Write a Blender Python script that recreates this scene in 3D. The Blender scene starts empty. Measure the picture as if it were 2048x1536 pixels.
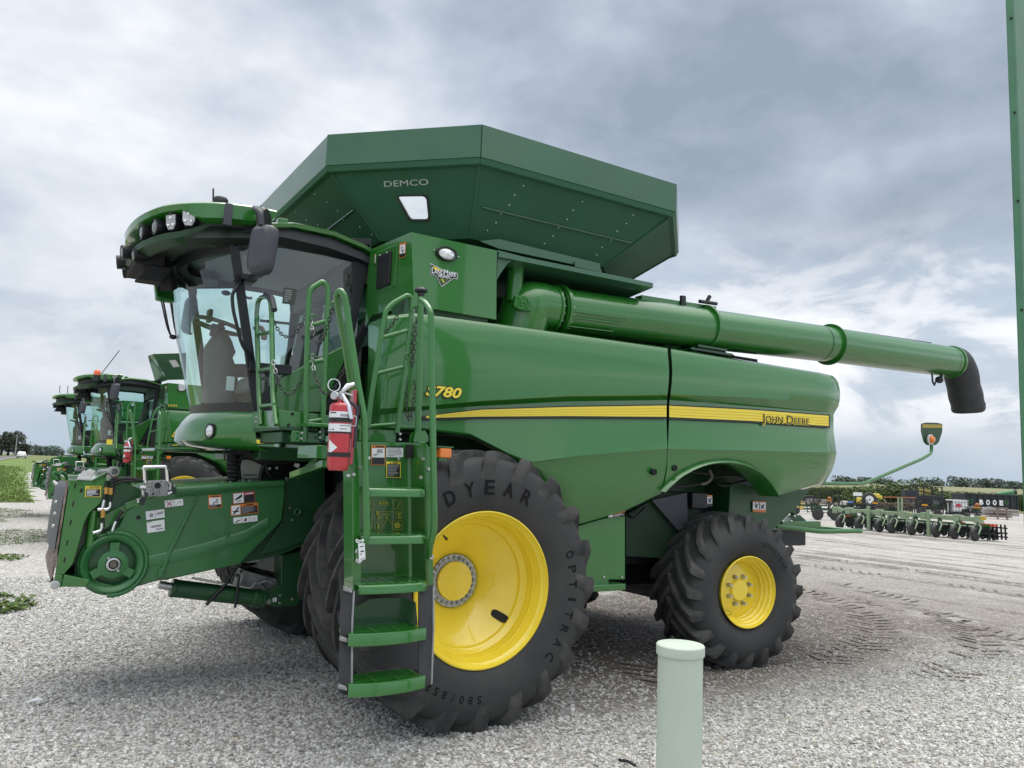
import bpy, math, random
from mathutils import Vector as V, Matrix
from mathutils.geometry import tessellate_polygon
R = math.radians
rnd = random.Random(7)
scene = bpy.context.scene
COL = scene.collection

# ------------------------------------------------------------------ camera
CAM = V((-2.9057, -7.2482, 1.8428))
YAW, PITCH, ROLL, FOC = 0.5557, 0.1123, 0.0385, 1554.25
_f = V((math.sin(YAW) * math.cos(PITCH), math.cos(YAW) * math.cos(PITCH), math.sin(PITCH)))
_r0 = V((math.cos(YAW), -math.sin(YAW), 0)); _u0 = _r0.cross(_f)
_r = math.cos(ROLL) * _r0 + math.sin(ROLL) * _u0
_u = -math.sin(ROLL) * _r0 + math.cos(ROLL) * _u0
cd = bpy.data.cameras.new('camera'); cam = bpy.data.objects.new('camera', cd); COL.objects.link(cam)
M = Matrix((_r, _u, -_f)).transposed().to_4x4(); M.translation = CAM
cam.matrix_world = M
cd.sensor_fit = 'HORIZONTAL'; cd.sensor_width = 36.0; cd.lens = 36.0 * FOC / 2048.0
cd.clip_start = 0.05; cd.clip_end = 5000
scene.camera = cam

# measured photo positions are turned into points on real planes of the machine
def ray(u, v): return _f + (u - 1024) / FOC * _r - (v - 768) / FOC * _u
def PY(u, v, y): d = ray(u, v); return CAM + d * ((y - CAM.y) / d.y)
def PX(u, v, x): d = ray(u, v); return CAM + d * ((x - CAM.x) / d.x)
def PZ(u, v, z): d = ray(u, v); return CAM + d * ((z - CAM.z) / d.z)
def PP(u, v, a, b, c):
    n = (b - a).cross(c - a).normalized(); d = ray(u, v)
    return CAM + d * ((a - CAM).dot(n) / d.dot(n))

# ------------------------------------------------------------------ materials
MATS = {}
def mat(name, col, rough=0.5, metal=0.0, coat=0.0, var=0.0, vscale=8.0, bump=0.0, bscale=60.0, spec=0.5, rvar=0.0, tint=None):
    if name in MATS: return MATS[name]
    m = bpy.data.materials.new(name); m.use_nodes = True
    nt = m.node_tree; b = nt.nodes['Principled BSDF']
    b.inputs['Base Color'].default_value = (*col, 1); b.inputs['Roughness'].default_value = rough
    b.inputs['Metallic'].default_value = metal; b.inputs['Coat Weight'].default_value = coat
    b.inputs['Coat Roughness'].default_value = 0.05; b.inputs['Coat IOR'].default_value = 1.5
    b.inputs['Specular IOR Level'].default_value = spec
    if var or bump or rvar:
        tc = nt.nodes.new('ShaderNodeTexCoord')
        n = nt.nodes.new('ShaderNodeTexNoise'); n.inputs['Scale'].default_value = vscale; n.inputs['Detail'].default_value = 6
        nt.links.new(tc.outputs['Object'], n.inputs['Vector'])
        if var:
            r = nt.nodes.new('ShaderNodeValToRGB')
            t = tint or tuple(min(1, c * (1 + var)) for c in col)
            r.color_ramp.elements[0].position = 0.35; r.color_ramp.elements[1].position = 0.68
            r.color_ramp.elements[0].color = (*[c * (1 - var) if not tint else c for c in col], 1)
            r.color_ramp.elements[1].color = (*t, 1)
            nt.links.new(n.outputs['Fac'], r.inputs['Fac']); nt.links.new(r.outputs['Color'], b.inputs['Base Color'])
        if rvar:
            mr = nt.nodes.new('ShaderNodeMapRange'); mr.inputs[3].default_value = max(0.02, rough - rvar); mr.inputs[4].default_value = rough + rvar
            nt.links.new(n.outputs['Fac'], mr.inputs[0]); nt.links.new(mr.outputs[0], b.inputs['Roughness'])
        if bump:
            n2 = nt.nodes.new('ShaderNodeTexNoise'); n2.inputs['Scale'].default_value = bscale; n2.inputs['Detail'].default_value = 4
            nt.links.new(tc.outputs['Object'], n2.inputs['Vector'])
            bp = nt.nodes.new('ShaderNodeBump'); bp.inputs['Strength'].default_value = bump; bp.inputs['Distance'].default_value = 0.02
            nt.links.new(n2.outputs['Fac'], bp.inputs['Height']); nt.links.new(bp.outputs['Normal'], b.inputs['Normal'])
    MATS[name] = m; return m

GREEN = mat('green_paint', (0.019, 0.150, 0.016), 0.32, coat=0.9, var=0.06, vscale=1.3, rvar=0.06)
GREEN_P = mat('green_panel_paint', (0.019, 0.152, 0.016), 0.28, coat=1.0, bump=0.012, bscale=1.6)
GREEN_S = mat('green_satin_paint', (0.022, 0.135, 0.036), 0.42, coat=0.35, var=0.08, vscale=2.0, rvar=0.08)
GREEN_D = mat('shade_darkened_green', (0.010, 0.066, 0.018), 0.45, coat=0.3, var=0.15, vscale=3.0)  # green darkened to deepen the shade in recesses and under the machine
GREEN_BIN = mat('green_sheet_steel', (0.034, 0.118, 0.058), 0.40, coat=0.6, var=0.06, vscale=2.5, rvar=0.08)
YEL = mat('yellow_paint', (0.86, 0.66, 0.045), 0.35, coat=0.7, var=0.04, vscale=3)
YDEC = mat('yellow_decal', (0.86, 0.68, 0.06), 0.4)
YDEC2 = mat('yellow_decal_line', (0.66, 0.50, 0.035), 0.4)
GREEN_HOP = mat('hopper_sheet_green', (0.030, 0.098, 0.052), 0.62, spec=0.2, var=0.08, vscale=2.0)
BLK = mat('black_plastic', (0.012, 0.013, 0.016), 0.42, var=0.2, vscale=5)
BLKM = mat('black_matt', (0.010, 0.010, 0.012), 0.8, var=0.3, vscale=9)
BDEC = mat('black_decal', (0.012, 0.013, 0.014), 0.4)
WDEC = mat('white_decal', (0.74, 0.76, 0.78), 0.45)
ODEC = mat('orange_decal', (0.65, 0.19, 0.03), 0.45)
RDEC = mat('red_decal', (0.40, 0.03, 0.05), 0.45)
GDEC = mat('grey_decal', (0.30, 0.31, 0.33), 0.5)
GREY = mat('grey_plastic', (0.048, 0.050, 0.062), 0.5, var=0.1, vscale=6, bump=0.05, bscale=200)
GREYC = mat('grey_trim', (0.075, 0.073, 0.070), 0.65, var=0.1)
CLOTH = mat('seat_cloth', (0.13, 0.12, 0.105), 0.85, var=0.15, vscale=20)
LINER = mat('roof_liner', (0.26, 0.26, 0.27), 0.85)
STEEL = mat('zinc_steel', (0.55, 0.56, 0.56), 0.38, metal=0.85, var=0.12, vscale=14)
CHROME = mat('bright_steel', (0.78, 0.79, 0.80), 0.18, metal=1.0)
GALV = mat('grey_steel', (0.33, 0.34, 0.34), 0.5, metal=0.5, var=0.2, vscale=12)
TYRE = mat('tyre_rubber', (0.027, 0.028, 0.030), 0.72, var=0.35, vscale=4.0, bump=0.12, bscale=90, tint=(0.042, 0.042, 0.041))
LUG = mat('tread_rubber', (0.022, 0.0225, 0.0235), 0.80, var=0.4, vscale=6.0, bump=0.35, bscale=60, tint=(0.075, 0.073, 0.070))
TLET = mat('tyre_letter_rubber', (0.005, 0.005, 0.006), 0.6, spec=0.2)
RUB = mat('flap_rubber', (0.030, 0.031, 0.034), 0.6, var=0.2, bump=0.1, bscale=120)
RED = mat('red_enamel', (0.46, 0.016, 0.032), 0.3, coat=0.8)
ORG = mat('amber_lens', (0.80, 0.20, 0.015), 0.2, coat=0.8)
ORED = mat('orange_red_reflector', (0.75, 0.07, 0.03), 0.4)
DLENS = mat('dark_lamp_lens', (0.16, 0.17, 0.18), 0.12, coat=1.0)
LENS = mat('lamp_lens', (0.75, 0.77, 0.78), 0.12, metal=0.3, coat=1.0, var=0.3, vscale=60)
BROWN = mat('brown_plastic', (0.24, 0.10, 0.06), 0.55)
CHAIN = mat('dark_chain_steel', (0.07, 0.07, 0.068), 0.45, metal=0.7, var=0.3, vscale=30)
HOSE = mat('hydraulic_hose', (0.012, 0.012, 0.013), 0.5)
PALEG = mat('pale_green_paint', (0.26, 0.35, 0.22), 0.5, var=0.1, vscale=3)
PIPEP = mat('painted_pipe', (0.43, 0.50, 0.42), 0.5, var=0.07, vscale=2.2, bump=0.04, bscale=30)
RUST = mat('worn_bare_steel', (0.10, 0.075, 0.06), 0.7, var=0.5, vscale=18, tint=(0.28, 0.22, 0.18))
WHT = mat('white_paint', (0.72, 0.73, 0.73), 0.4)
CARW = mat('white_car_paint', (0.75, 0.76, 0.77), 0.25, coat=0.8)
BLUE = mat('blue_plastic', (0.03, 0.14, 0.55), 0.5)
CONC = mat('grey_concrete', (0.33, 0.32, 0.31), 0.9, var=0.2, vscale=3)
WOOD = mat('weathered_wood', (0.22, 0.18, 0.15), 0.85, var=0.3, vscale=6)
BARK = mat('bark', (0.07, 0.055, 0.04), 0.9, var=0.3)

def glass_mat(name, tint, f0=0.06, rough=0.0):
    m = bpy.data.materials.new(name); m.use_nodes = True; nt = m.node_tree; nt.nodes.clear()
    o = nt.nodes.new('ShaderNodeOutputMaterial'); t = nt.nodes.new('ShaderNodeBsdfTransparent'); g = nt.nodes.new('ShaderNodeBsdfGlossy')
    t.inputs['Color'].default_value = (*tint, 1); g.inputs['Roughness'].default_value = rough; g.inputs['Color'].default_value = (1, 1, 1, 1)
    fr = nt.nodes.new('ShaderNodeLayerWeight'); fr.inputs['Blend'].default_value = 0.28
    mr = nt.nodes.new('ShaderNodeMapRange'); mr.inputs[3].default_value = f0; mr.inputs[4].default_value = 0.9
    nt.links.new(fr.outputs['Facing'], mr.inputs[0])
    p = nt.nodes.new('ShaderNodeMath'); p.operation = 'POWER'; p.inputs[1].default_value = 3.0
    nt.links.new(fr.outputs['Facing'], p.inputs[0]); nt.links.new(p.outputs[0], mr.inputs[0])
    mx = nt.nodes.new('ShaderNodeMixShader'); nt.links.new(mr.outputs[0], mx.inputs[0]); nt.links.new(t.outputs[0], mx.inputs[1]); nt.links.new(g.outputs[0], mx.inputs[2])
    nt.links.new(mx.outputs[0], o.inputs['Surface']); MATS[name] = m; return m
GLASS = glass_mat('tinted_cab_glass', (0.78, 0.93, 0.91), 0.085)
PANE = glass_mat('clear_pane', (0.93, 0.95, 0.95), 0.05)
DGLASS = mat('dark_car_glass', (0.02, 0.025, 0.03), 0.1, coat=1.0)

# ------------------------------------------------------------------ mesh builder
class MB:
    def __init__(s): s.v = []; s.f = []; s.mi = []; s.m = 0
    def mset(s, i): s.m = i; return s
    def add(s, vs, fs):
        o = len(s.v); s.v += [V(p) for p in vs]
        for f in fs: s.f.append([i + o for i in f]); s.mi.append(s.m)
        return s
    def obox(s, c, a, b, d):
        c = V(c); a = V(a); b = V(b); d = V(d)
        vs = [c + i * a + j * b + k * d for i in (-1, 1) for j in (-1, 1) for k in (-1, 1)]
        return s.add(vs, [(0, 1, 3, 2), (4, 6, 7, 5), (0, 4, 5, 1), (2, 3, 7, 6), (0, 2, 6, 4), (1, 5, 7, 3)])
    def box(s, x0, x1, y0, y1, z0, z1):
        return s.obox(((x0 + x1) / 2, (y0 + y1) / 2, (z0 + z1) / 2), ((x1 - x0) / 2, 0, 0), (0, (y1 - y0) / 2, 0), (0, 0, (z1 - z0) / 2))
    def bar(s, p0, p1, w, h, up=(0, 0, 1)):
        p0 = V(p0); p1 = V(p1); d = (p1 - p0); l = d.length; d.normalize(); up = V(up)
        sd = d.cross(up)
        if sd.length < 1e-4: sd = d.cross(V((0, 1, 0)))
        sd.normalize(); up = sd.cross(d).normalized()
        return s.obox((p0 + p1) / 2, d * l / 2, sd * w / 2, up * h / 2)
    def poly(s, pts): return s.add(pts, [list(range(len(pts)))])
    def prism(s, pts, d):
        pts = [V(p) for p in pts]; d = V(d); n = len(pts)
        s.add(pts + [p + d for p in pts], [list(range(n))[::-1], list(range(n, 2 * n))] + [(i, (i + 1) % n, n + (i + 1) % n, n + i) for i in range(n)])
        return s
    def tube(s, pts, r, n=10, closed=False):
        pts = [V(p) for p in pts]; N = len(pts); rs = r if isinstance(r, (list, tuple)) else [r] * N
        vs = []; prev = None
        for i, p in enumerate(pts):
            if closed: t = (pts[(i + 1) % N] - pts[i - 1])
            else: t = pts[min(i + 1, N - 1)] - pts[max(i - 1, 0)]
            t.normalize()
            if prev is None:
                a = V((0, 0, 1)) if abs(t.z) < 0.9 else V((1, 0, 0))
                nrm = (a - t * a.dot(t)).normalized()
            else:
                nrm = prev - t * prev.dot(t)
                if nrm.length < 1e-5: nrm = V((1, 0, 0)) - t * t.x
                nrm.normalize()
            prev = nrm; b = t.cross(nrm)
            vs += [p + rs[i] * (math.cos(2 * math.pi * k / n) * nrm + math.sin(2 * math.pi * k / n) * b) for k in range(n)]
        fs = []
        for i in range(N if closed else N - 1):
            j = (i + 1) % N
            fs += [(i * n + k, i * n + (k + 1) % n, j * n + (k + 1) % n, j * n + k) for k in range(n)]
        if not closed: fs += [list(range(n))[::-1], list(range((N - 1) * n, N * n))]
        return s.add(vs, fs)
    def cyl(s, p0, p1, r0, r1=None, n=20): return s.tube([p0, p1], [r0, r0 if r1 is None else r1], n)
    def lathe(s, prof, o, ax, n=48, cap=False):
        o = V(o); ax = V(ax).normalized(); a = V((0, 0, 1)) if abs(ax.z) < 0.9 else V((1, 0, 0))
        e1 = (a - ax * a.dot(ax)).normalized(); e2 = ax.cross(e1)
        vs = []
        for (r, h) in prof:
            for k in range(n):
                t = 2 * math.pi * k / n; vs.append(o + ax * h + r * (math.cos(t) * e1 + math.sin(t) * e2))
        fs = []
        for i in range(len(prof) - 1):
            for k in range(n):
                fs.append((i * n + k, i * n + (k + 1) % n, (i + 1) * n + (k + 1) % n, (i + 1) * n + k))
        if cap: fs += [list(range(n))[::-1], list(range((len(prof) - 1) * n, len(prof) * n))]
        return s.add(vs, fs)
    def grid(s, rows):
        n = len(rows[0]); vs = [p for r in rows for p in r]
        return s.add(vs, [(i * n + k, i * n + k + 1, (i + 1) * n + k + 1, (i + 1) * n + k) for i in range(len(rows) - 1) for k in range(n - 1)])
    def sphere(s, c, r, n=12, sc=(1, 1, 1)):
        prof = [(math.sin(math.pi * i / n) * 1.0, -math.cos(math.pi * i / n)) for i in range(n + 1)]
        o = len(s.v); s.lathe([(max(a, 1e-4), h) for a, h in prof], (0, 0, 0), (0, 0, 1), n * 2)
        for i in range(o, len(s.v)): s.v[i] = V(c) + V((s.v[i].x * sc[0], s.v[i].y * sc[1], s.v[i].z * sc[2])) * r
        return s
    def holed(s, outer, holes, d):
        polys = [outer] + holes; flat = [V(p) for q in polys for p in q]; d = V(d)
        tr = tessellate_polygon([[V(p) for p in q] for q in polys]); n = len(flat)
        fs = [tuple(t) for t in tr] + [tuple(i + n for i in t[::-1]) for t in tr]; o = 0
        for q in polys:
            m = len(q); fs += [(o + i, o + (i + 1) % m, n + o + (i + 1) % m, n + o + i) for i in range(m)]; o += m
        return s.add(flat + [p + d for p in flat], fs)
    def xf(s, mtx, start=0):
        for i in range(start, len(s.v)): s.v[i] = mtx @ s.v[i]
        return s
    def islands(s, tol):
        par = list(range(len(s.v)))
        def fd(i):
            while par[i] != i: par[i] = par[par[i]]; i = par[i]
            return i
        for f in s.f:
            for i in f[1:]: par[fd(i)] = fd(f[0])
        gr = {}
        for k, f in enumerate(s.f): gr.setdefault(fd(f[0]), []).append(k)
        out = []
        for fs in gr.values():
            vi = {i for k in fs for i in s.f[k]}; c = sum((s.v[i] for i in vi), V()) / len(vi)
            for g in out:
                if (g[0] - c).length < tol: g[1].extend(fs); break
            else: out.append([c, list(fs)])
        return [g[1] for g in out]
    def each(s, name, mats, parent=None, tol=0.012, **kw):
        """every loose piece becomes an object of its own"""
        res = []
        for fs in s.islands(tol):
            m = MB(); mp = {}
            for k in fs:
                for i in s.f[k]:
                    if i not in mp: mp[i] = len(m.v); m.v.append(s.v[i])
                m.f.append([mp[i] for i in s.f[k]]); m.mi.append(s.mi[k])
            res.append(m.build(name, mats, parent, **kw))
        return res
    def build(s, name, mats, parent=None, smooth=35, bevel=0.0, sol=0.0, recalc=True, seg=2):
        import bmesh
        me = bpy.data.meshes.new(name)
        me.from_pydata([tuple(p) for p in s.v], [], s.f)
        for m in (mats if isinstance(mats, (list, tuple)) else [mats]): me.materials.append(m)
        me.polygons.foreach_set('material_index', s.mi)
        if recalc:
            bm = bmesh.new(); bm.from_mesh(me); bmesh.ops.recalc_face_normals(bm, faces=bm.faces); bm.to_mesh(me); bm.free()
        if smooth:
            me.polygons.foreach_set('use_smooth', [True] * len(me.polygons)); me.set_sharp_from_angle(angle=R(smooth))
        me.update()
        o = bpy.data.objects.new(name, me); COL.objects.link(o)
        if parent: o.parent = parent
        if sol:
            md = o.modifiers.new('thick', 'SOLIDIFY'); md.thickness = sol; md.offset = -1
        if bevel:
            md = o.modifiers.new('bevel', 'BEVEL'); md.width = bevel; md.segments = seg; md.limit_method = 'ANGLE'; md.angle_limit = R(40); md.harden_normals = True
        return o

def thing(name, label, cat, loc=(0, 0, 0), group=None):
    o = bpy.data.objects.new(name, None); COL.objects.link(o); o.location = loc; o.empty_display_size = 0.3
    o['label'] = label; o['category'] = cat
    if group: o['group'] = group
    return o
def tag(o, label, cat, group=None):
    o['label'] = label; o['category'] = cat
    if group: o['group'] = group
    return o
def kind(o, k): o['kind'] = k; return o

def text(name, s, o, xd, yd, h, m, parent, width=None, shear=0.0, bold=0.0, caps=False, thick=0.0015, spacing=1.0, center=False):
    cu = bpy.data.curves.new(name, 'FONT'); cu.body = s; cu.size = 1.0; cu.shear = shear; cu.offset = bold; cu.space_character = spacing
    cu.resolution_u = 3
    if caps:
        cu.small_caps_scale = 0.78
        for b in cu.body_format: b.use_small_caps = True
    tmp = bpy.data.objects.new('tmp', cu); COL.objects.link(tmp)
    dg = bpy.context.evaluated_depsgraph_get(); dg.update()
    me = bpy.data.meshes.new_from_object(tmp.evaluated_get(dg)); bpy.data.objects.remove(tmp); bpy.data.curves.remove(cu)
    xs = [v.co.x for v in me.vertices]; ys = [v.co.y for v in me.vertices]
    x0, x1, y0, y1 = min(xs), max(xs), min(ys), max(ys)
    b0 = 0.0 if y0 > -0.02 else (0.0)
    sy = h / 0.70; sx = (width / (x1 - x0)) if width else sy
    o = V(o); xd = V(xd).normalized(); yd = V(yd); yd = (yd - xd * yd.dot(xd)).normalized()
    nn = xd.cross(yd)
    cx = (x0 + x1) / 2 if center else x0
    for v in me.vertices: v.co = o + xd * ((v.co.x - cx) * sx) + yd * (v.co.y * sy) + nn * thick
    me.materials.clear(); me.materials.append(m)
    ob = bpy.data.objects.new(name, me); COL.objects.link(ob)
    if parent: ob.parent = parent
    return ob

def decal(name, tl, tr, br, bl, mats, shapes, parent, lift=0.004):
    """flat sticker on a surface: shapes = [(material slot, [(u,v)...])], u right, v down, 0..1"""
    mb = MB(); tl, tr, br, bl = V(tl), V(tr), V(br), V(bl)
    n = (tr - tl).cross(bl - tl).normalized()
    if n.dot(CAM - tl) < 0: n = -n
    for i, (mi, pts) in enumerate(shapes):
        lv = lift + 0.0007 * (i > 0) + 0.0007 * (mi if i else 0)
        mb.mset(mi)
        mb.poly([tl * (1 - u) * (1 - v) + tr * u * (1 - v) + br * u * v + bl * (1 - u) * v + n * lv for u, v in pts])
    return mb.build(name, mats, parent, smooth=0, recalc=False)
def rc(a, b, c, d): return [(a, b), (c, b), (c, d), (a, d)]
def lines(n, x0, x1, y0, y1, m, seed=1):
    q = random.Random(seed); out = []
    for i in range(n):
        y = y0 + (y1 - y0) * i / n; out.append((m, rc(x0, y, x0 + (x1 - x0) * (q.uniform(.7, 1) if i < n - 1 else .5), y + (y1 - y0) / n * .45)))
    return out

def resample(row, N):
    out = []
    u0, u1 = row[0][0], row[-1][0]
    for i in range(N):
        u = u0 + (u1 - u0) * i / (N - 1); k = 0
        while k < len(row) - 2 and u > row[k + 1][0]: k += 1
        a, b = row[k], row[k + 1]; t = (u - a[0]) / max(1e-6, b[0] - a[0]); t = min(1, max(0, t))
        out.append(PY(u, a[1] + (b[1] - a[1]) * t, a[2] + (b[2] - a[2]) * t))
    return out
def smooth_path(pts, n=6):
    pts = [V(p) for p in pts]; out = []
    for i in range(len(pts) - 1):
        p0 = pts[max(i - 1, 0)]; p1 = pts[i]; p2 = pts[i + 1]; p3 = pts[min(i + 2, len(pts) - 1)]
        for k in range(n):
            t = k / n
            out.append(0.5 * ((2 * p1) + (p2 - p0) * t + (2 * p0 - 5 * p1 + 4 * p2 - p3) * t * t + (3 * p1 - p0 - 3 * p2 + p3) * t ** 3))
    out.append(pts[-1]); return out
def bend(pts, r=0.06, n=5):
    """polyline with rounded corners"""
    pts = [V(p) for p in pts]; out = [pts[0]]
    for i in range(1, len(pts) - 1):
        a, b, c = pts[i - 1], pts[i], pts[i + 1]
        d1 = (a - b); d2 = (c - b); q = min(r, d1.length * .45, d2.length * .45); s = b + d1.normalized() * q; e = b + d2.normalized() * q
        for k in range(n + 1):
            t = k / n; out.append(s * (1 - t) ** 2 + b * 2 * t * (1 - t) + e * t * t)
    out.append(pts[-1]); return out
def chain(name, p0, p1, sag, parent, link=0.034, r=0.0038, snap=True):
    p0 = V(p0); p1 = V(p1); pts = []
    K = 60
    for i in range(K + 1):
        t = i / K; p = p0.lerp(p1, t); p.z -= sag * 4 * t * (1 - t); pts.append(p)
    mb = MB(); L = 0; nxt = 0; idx = 0
    for i in range(K):
        a, b = pts[i], pts[i + 1]; l = (b - a).length
        while nxt <= L + l:
            c = a.lerp(b, (nxt - L) / max(l, 1e-6)); t = (b - a).normalized()
            s = t.cross(V((0.3, 1, 0.2))).normalized(); w = t.cross(s)
            if idx % 2: s = w
            hl = link * 0.62; hw = link * 0.33
            ring = [c + t * (hl * math.cos(k * math.pi / 5)) * (1 if True else 0) + s * (hw * math.sin(k * math.pi / 5)) for k in range(10)]
            mb.mset(1 if (snap and nxt < link * 2.2) else 0)
            mb.tube(ring, r, 5, closed=True)
            nxt += link; idx += 1
        L += l
    return mb.build(name, [CHAIN, STEEL], parent, smooth=60)
def bolts(mb, pts, ax, r=0.012, h=0.01, n=8):
    ax = V(ax).normalized()
    for p in pts: p = V(p); mb.cyl(p, p + ax * h, r, r * .8, n)
    return mb
# ================================================================== MAIN COMBINE (front axle centre at x=0,y=0; +x is rearward, -y its left side)
HC = thing('combine_harvester', 'large green combine in the foreground with flared bin top, long unloading tube and yellow wheels', 'combine harvester')

# ---- tyres and wheels
def tyre_mesh(Rt, w, rb, nl, lh=0.045, lw=0.030, sweep=0.42, sidebulge=0.02):
    """carcass around the y axis centred on the origin, bars in two halves"""
    rc_ = Rt - lh; h = w / 2
    mb = MB()
    prof = [(rb - .012, -h * .62), (rb - .004, -h * .84), (rb + .02, -h * .935), (rb + (rc_ - rb) * .30, -h - sidebulge * .5), (rb + (rc_ - rb) * .52, -h - sidebulge), (rb + (rc_ - rb) * .72, -h - sidebulge * .4),
            (rc_ - .06, -h * .97), (rc_ - .025, -h * .90), (rc_ - .006, -h * .74), (rc_, -h * .4), (rc_ + .002, 0)]
    prof = prof + [(r, -y) for r, y in prof[::-1][1:]]
    mb.lathe(prof, (0, 0, 0), (0, 1, 0), 96)
    mb.mset(1)
    for side in (-1, 1):
        for k in range(nl):
            ph0 = 2 * math.pi * (k + (0.5 if side > 0 else 0)) / nl
            # stations: (y fraction outward, carcass radius, tread radius, angular offset, half width)
            st = [(1.030, rc_ - .205, rc_ - .200, -.055, lw * 1.25), (1.040, rc_ - .15, rc_ - .125, -.045, lw * 1.3), (1.025, rc_ - .095, rc_ - .055, -.028, lw * 1.3), (.985, rc_ - .05, Rt - .030, -.01, lw * 1.3), (.93, rc_ - .03, Rt - .008, .012, lw * 1.3),
                  (.74, rc_ - .006, Rt, sweep * .20, lw * 1.15), (.48, rc_, Rt + .002, sweep * .48, lw), (.22, rc_, Rt + .002, sweep * .78, lw), (-.03, rc_, Rt, sweep * 1.06, lw * 1.05), (-.06, rc_ - .002, Rt - .012, sweep * 1.10, lw * .9)]
            vs = []
            for (fy, r0, r1, da, hw) in st:
                y = side * h * fy
                for (rr, aw) in ((r0 - .012, -hw * 1.45), (r1, -hw), (r1, hw), (r0 - .012, hw * 1.45)):
                    a = ph0 + da + aw / rr
                    vs.append(V((-rr * math.cos(a), y if rr != r1 else y * (1.0 if fy < .9 else 1.012), rr * math.sin(a))))
            n = len(st); fs = []
            for i in range(n - 1):
                for j in range(3): fs.append((i * 4 + j, i * 4 + j + 1, (i + 1) * 4 + j + 1, (i + 1) * 4 + j))
            fs += [(0, 1, 2, 3), tuple((n - 1) * 4 + j for j in (3, 2, 1, 0))]
            mb.add(vs, fs)
    return mb

def wheel_part(name, parent, mtx, rim_mb, tyre_mb, bolt_mb, extra=()):
    a = rim_mb.xf(mtx).build(name, [YEL, BLKM], parent, smooth=30)
    tyre_mb.xf(mtx).build('tyre', [TYRE, LUG], a, smooth=42)
    if bolt_mb: bolt_mb.xf(mtx).each('wheel_bolt', [GALV, STEEL], a, tol=.05 if 'steer' in name else .022, smooth=30)
    return a

def dual_rim():
    mb = MB()      # dished outer wheel, outer face towards -y, y=0 at lip plane
    mb.lathe([(.525, .56), (.545, .55), (.555, .50), (.50, .40), (.50, .12), (.553, .03), (.562, .012), (.562, 0), (.553, -.004), (.545, .014), (.536, .03), (.522, .045), (.516, .075), (.508, .09), (.492, .20), (.478, .215), (.470, .225), (.458, .235), (.452, .262), (.440, .275), (.40, .300), (.30, .385), (.225, .45), (.205, .475), (.20, .49), (.15, .49), (.15, .455), (.145, .447), (.001, .445)], (0, 0, 0), (0, 1, 0), 96)
    return mb
def dual_bolts():
    mb = MB()
    for k in range(24):
        a = 2 * math.pi * k / 24
        c = V((.175 * math.cos(a), .478, .175 * math.sin(a))); mb.mset(0); mb.cyl(c, c - V((0, .024, 0)), .017, .017, 6); mb.mset(1); mb.cyl(c + V((0, .002, 0)), c - V((0, .006, 0)), .0215, .0215, 12)
    mb.mset(1)
    for q in range(4):
        ring = []
        for k in range(11):
            a = math.pi / 2 * (q + k / 10 * .985); ring.append((math.cos(a), math.sin(a)))
        pts = [V((.152 * c, .483, .152 * s)) for c, s in ring] + [V((.199 * c, .483, .199 * s)) for c, s in ring[::-1]]
        mb.prism(pts, (0, -.010, 0))
    return mb
ZF = .99
w = wheel_part('drive_wheel', HC, Matrix.Translation((0, -2.30, ZF)), dual_rim(), MB(), dual_bolts())
for o in [c for c in w.children if c.name.startswith('tyre')]: bpy.data.objects.remove(o)
FT = tyre_mesh(1.005, .58, .555, 20, lh=.050, lw=.031)
tm = MB(); tm.v = [p.copy() for p in FT.v]; tm.f = FT.f; tm.mi = FT.mi
tm.xf(Matrix.Translation((0, -2.03, ZF))); t0 = tm.build('tyre', [TYRE, LUG], w, smooth=42)
# hand hole and valve on the disc
mb = MB(); c = V((.33, -2.30 + .36, ZF - .255)); nv = V((0, -1, 0)); 
q = []
for k in range(16):
    a = 2 * math.pi * k / 16; e = (abs(math.cos(a)) ** .6 * (1 if math.cos(a) > 0 else -1) * .055, abs(math.sin(a)) ** .6 * (1 if math.sin(a) > 0 else -1) * .032)
    ca, sa = math.cos(-.55), math.sin(-.55); x = .315 + e[0] * ca - e[1] * sa; z = -.255 + e[0] * sa + e[1] * ca
    rr = math.hypot(x, z); q.append(V((x, -2.30 + .300 + (.40 - rr) * .85 - .004, ZF + z)))
mb.prism(q, (0, -.0035, 0)); mb.build('hand_hole', BLKM, w, smooth=0)
mb = MB(); mb.cyl(PY(893, 1078, -2.235), PY(887, 1071, -2.29), .012, .006, 8); mb.build('valve_stem', BLK, w)
# sidewall lettering (moulded)
def arc_text(s, a0, a1, rad, h, cen, y, tilt, parent, mt, wchar=None, mtx=None):
    for i, ch in enumerate(s):
        a = R(a0 + (a1 - a0) * i / max(1, len(s) - 1))
        up = V((math.sin(a), 0, math.cos(a))); rt = V((math.cos(a), 0, -math.sin(a)))
        if ch == ' ': continue
        o = V(cen) + up * (rad - h / 2) + V((0, y, 0))
        up2 = (up + V((0, tilt, 0))).normalized()
        if mtx: o = mtx @ o; rt = mtx.to_3x3() @ rt; up2 = mtx.to_3x3() @ up2
        text('sidewall_letter', ch, o, rt, up2, h, mt, parent, width=wchar if ch not in 'I/' else (wchar or .08) * (.35 if ch == 'I' else .6), bold=.02, thick=.006, center=True)
arc_text('GOODYEAR', -66, 25, .735, .105, (0, 0, ZF), -2.335, -.03, w, TLET, .085)
arc_text('OPTITRAC', 72, 132, .765, .070, (0, 0, ZF), -2.333, -.03, w, TLET, .058)
arc_text('580/85R42', 182, 226, .755, .052, (0, 0, ZF), -2.333, -.03, w, TLET, .036)
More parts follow.
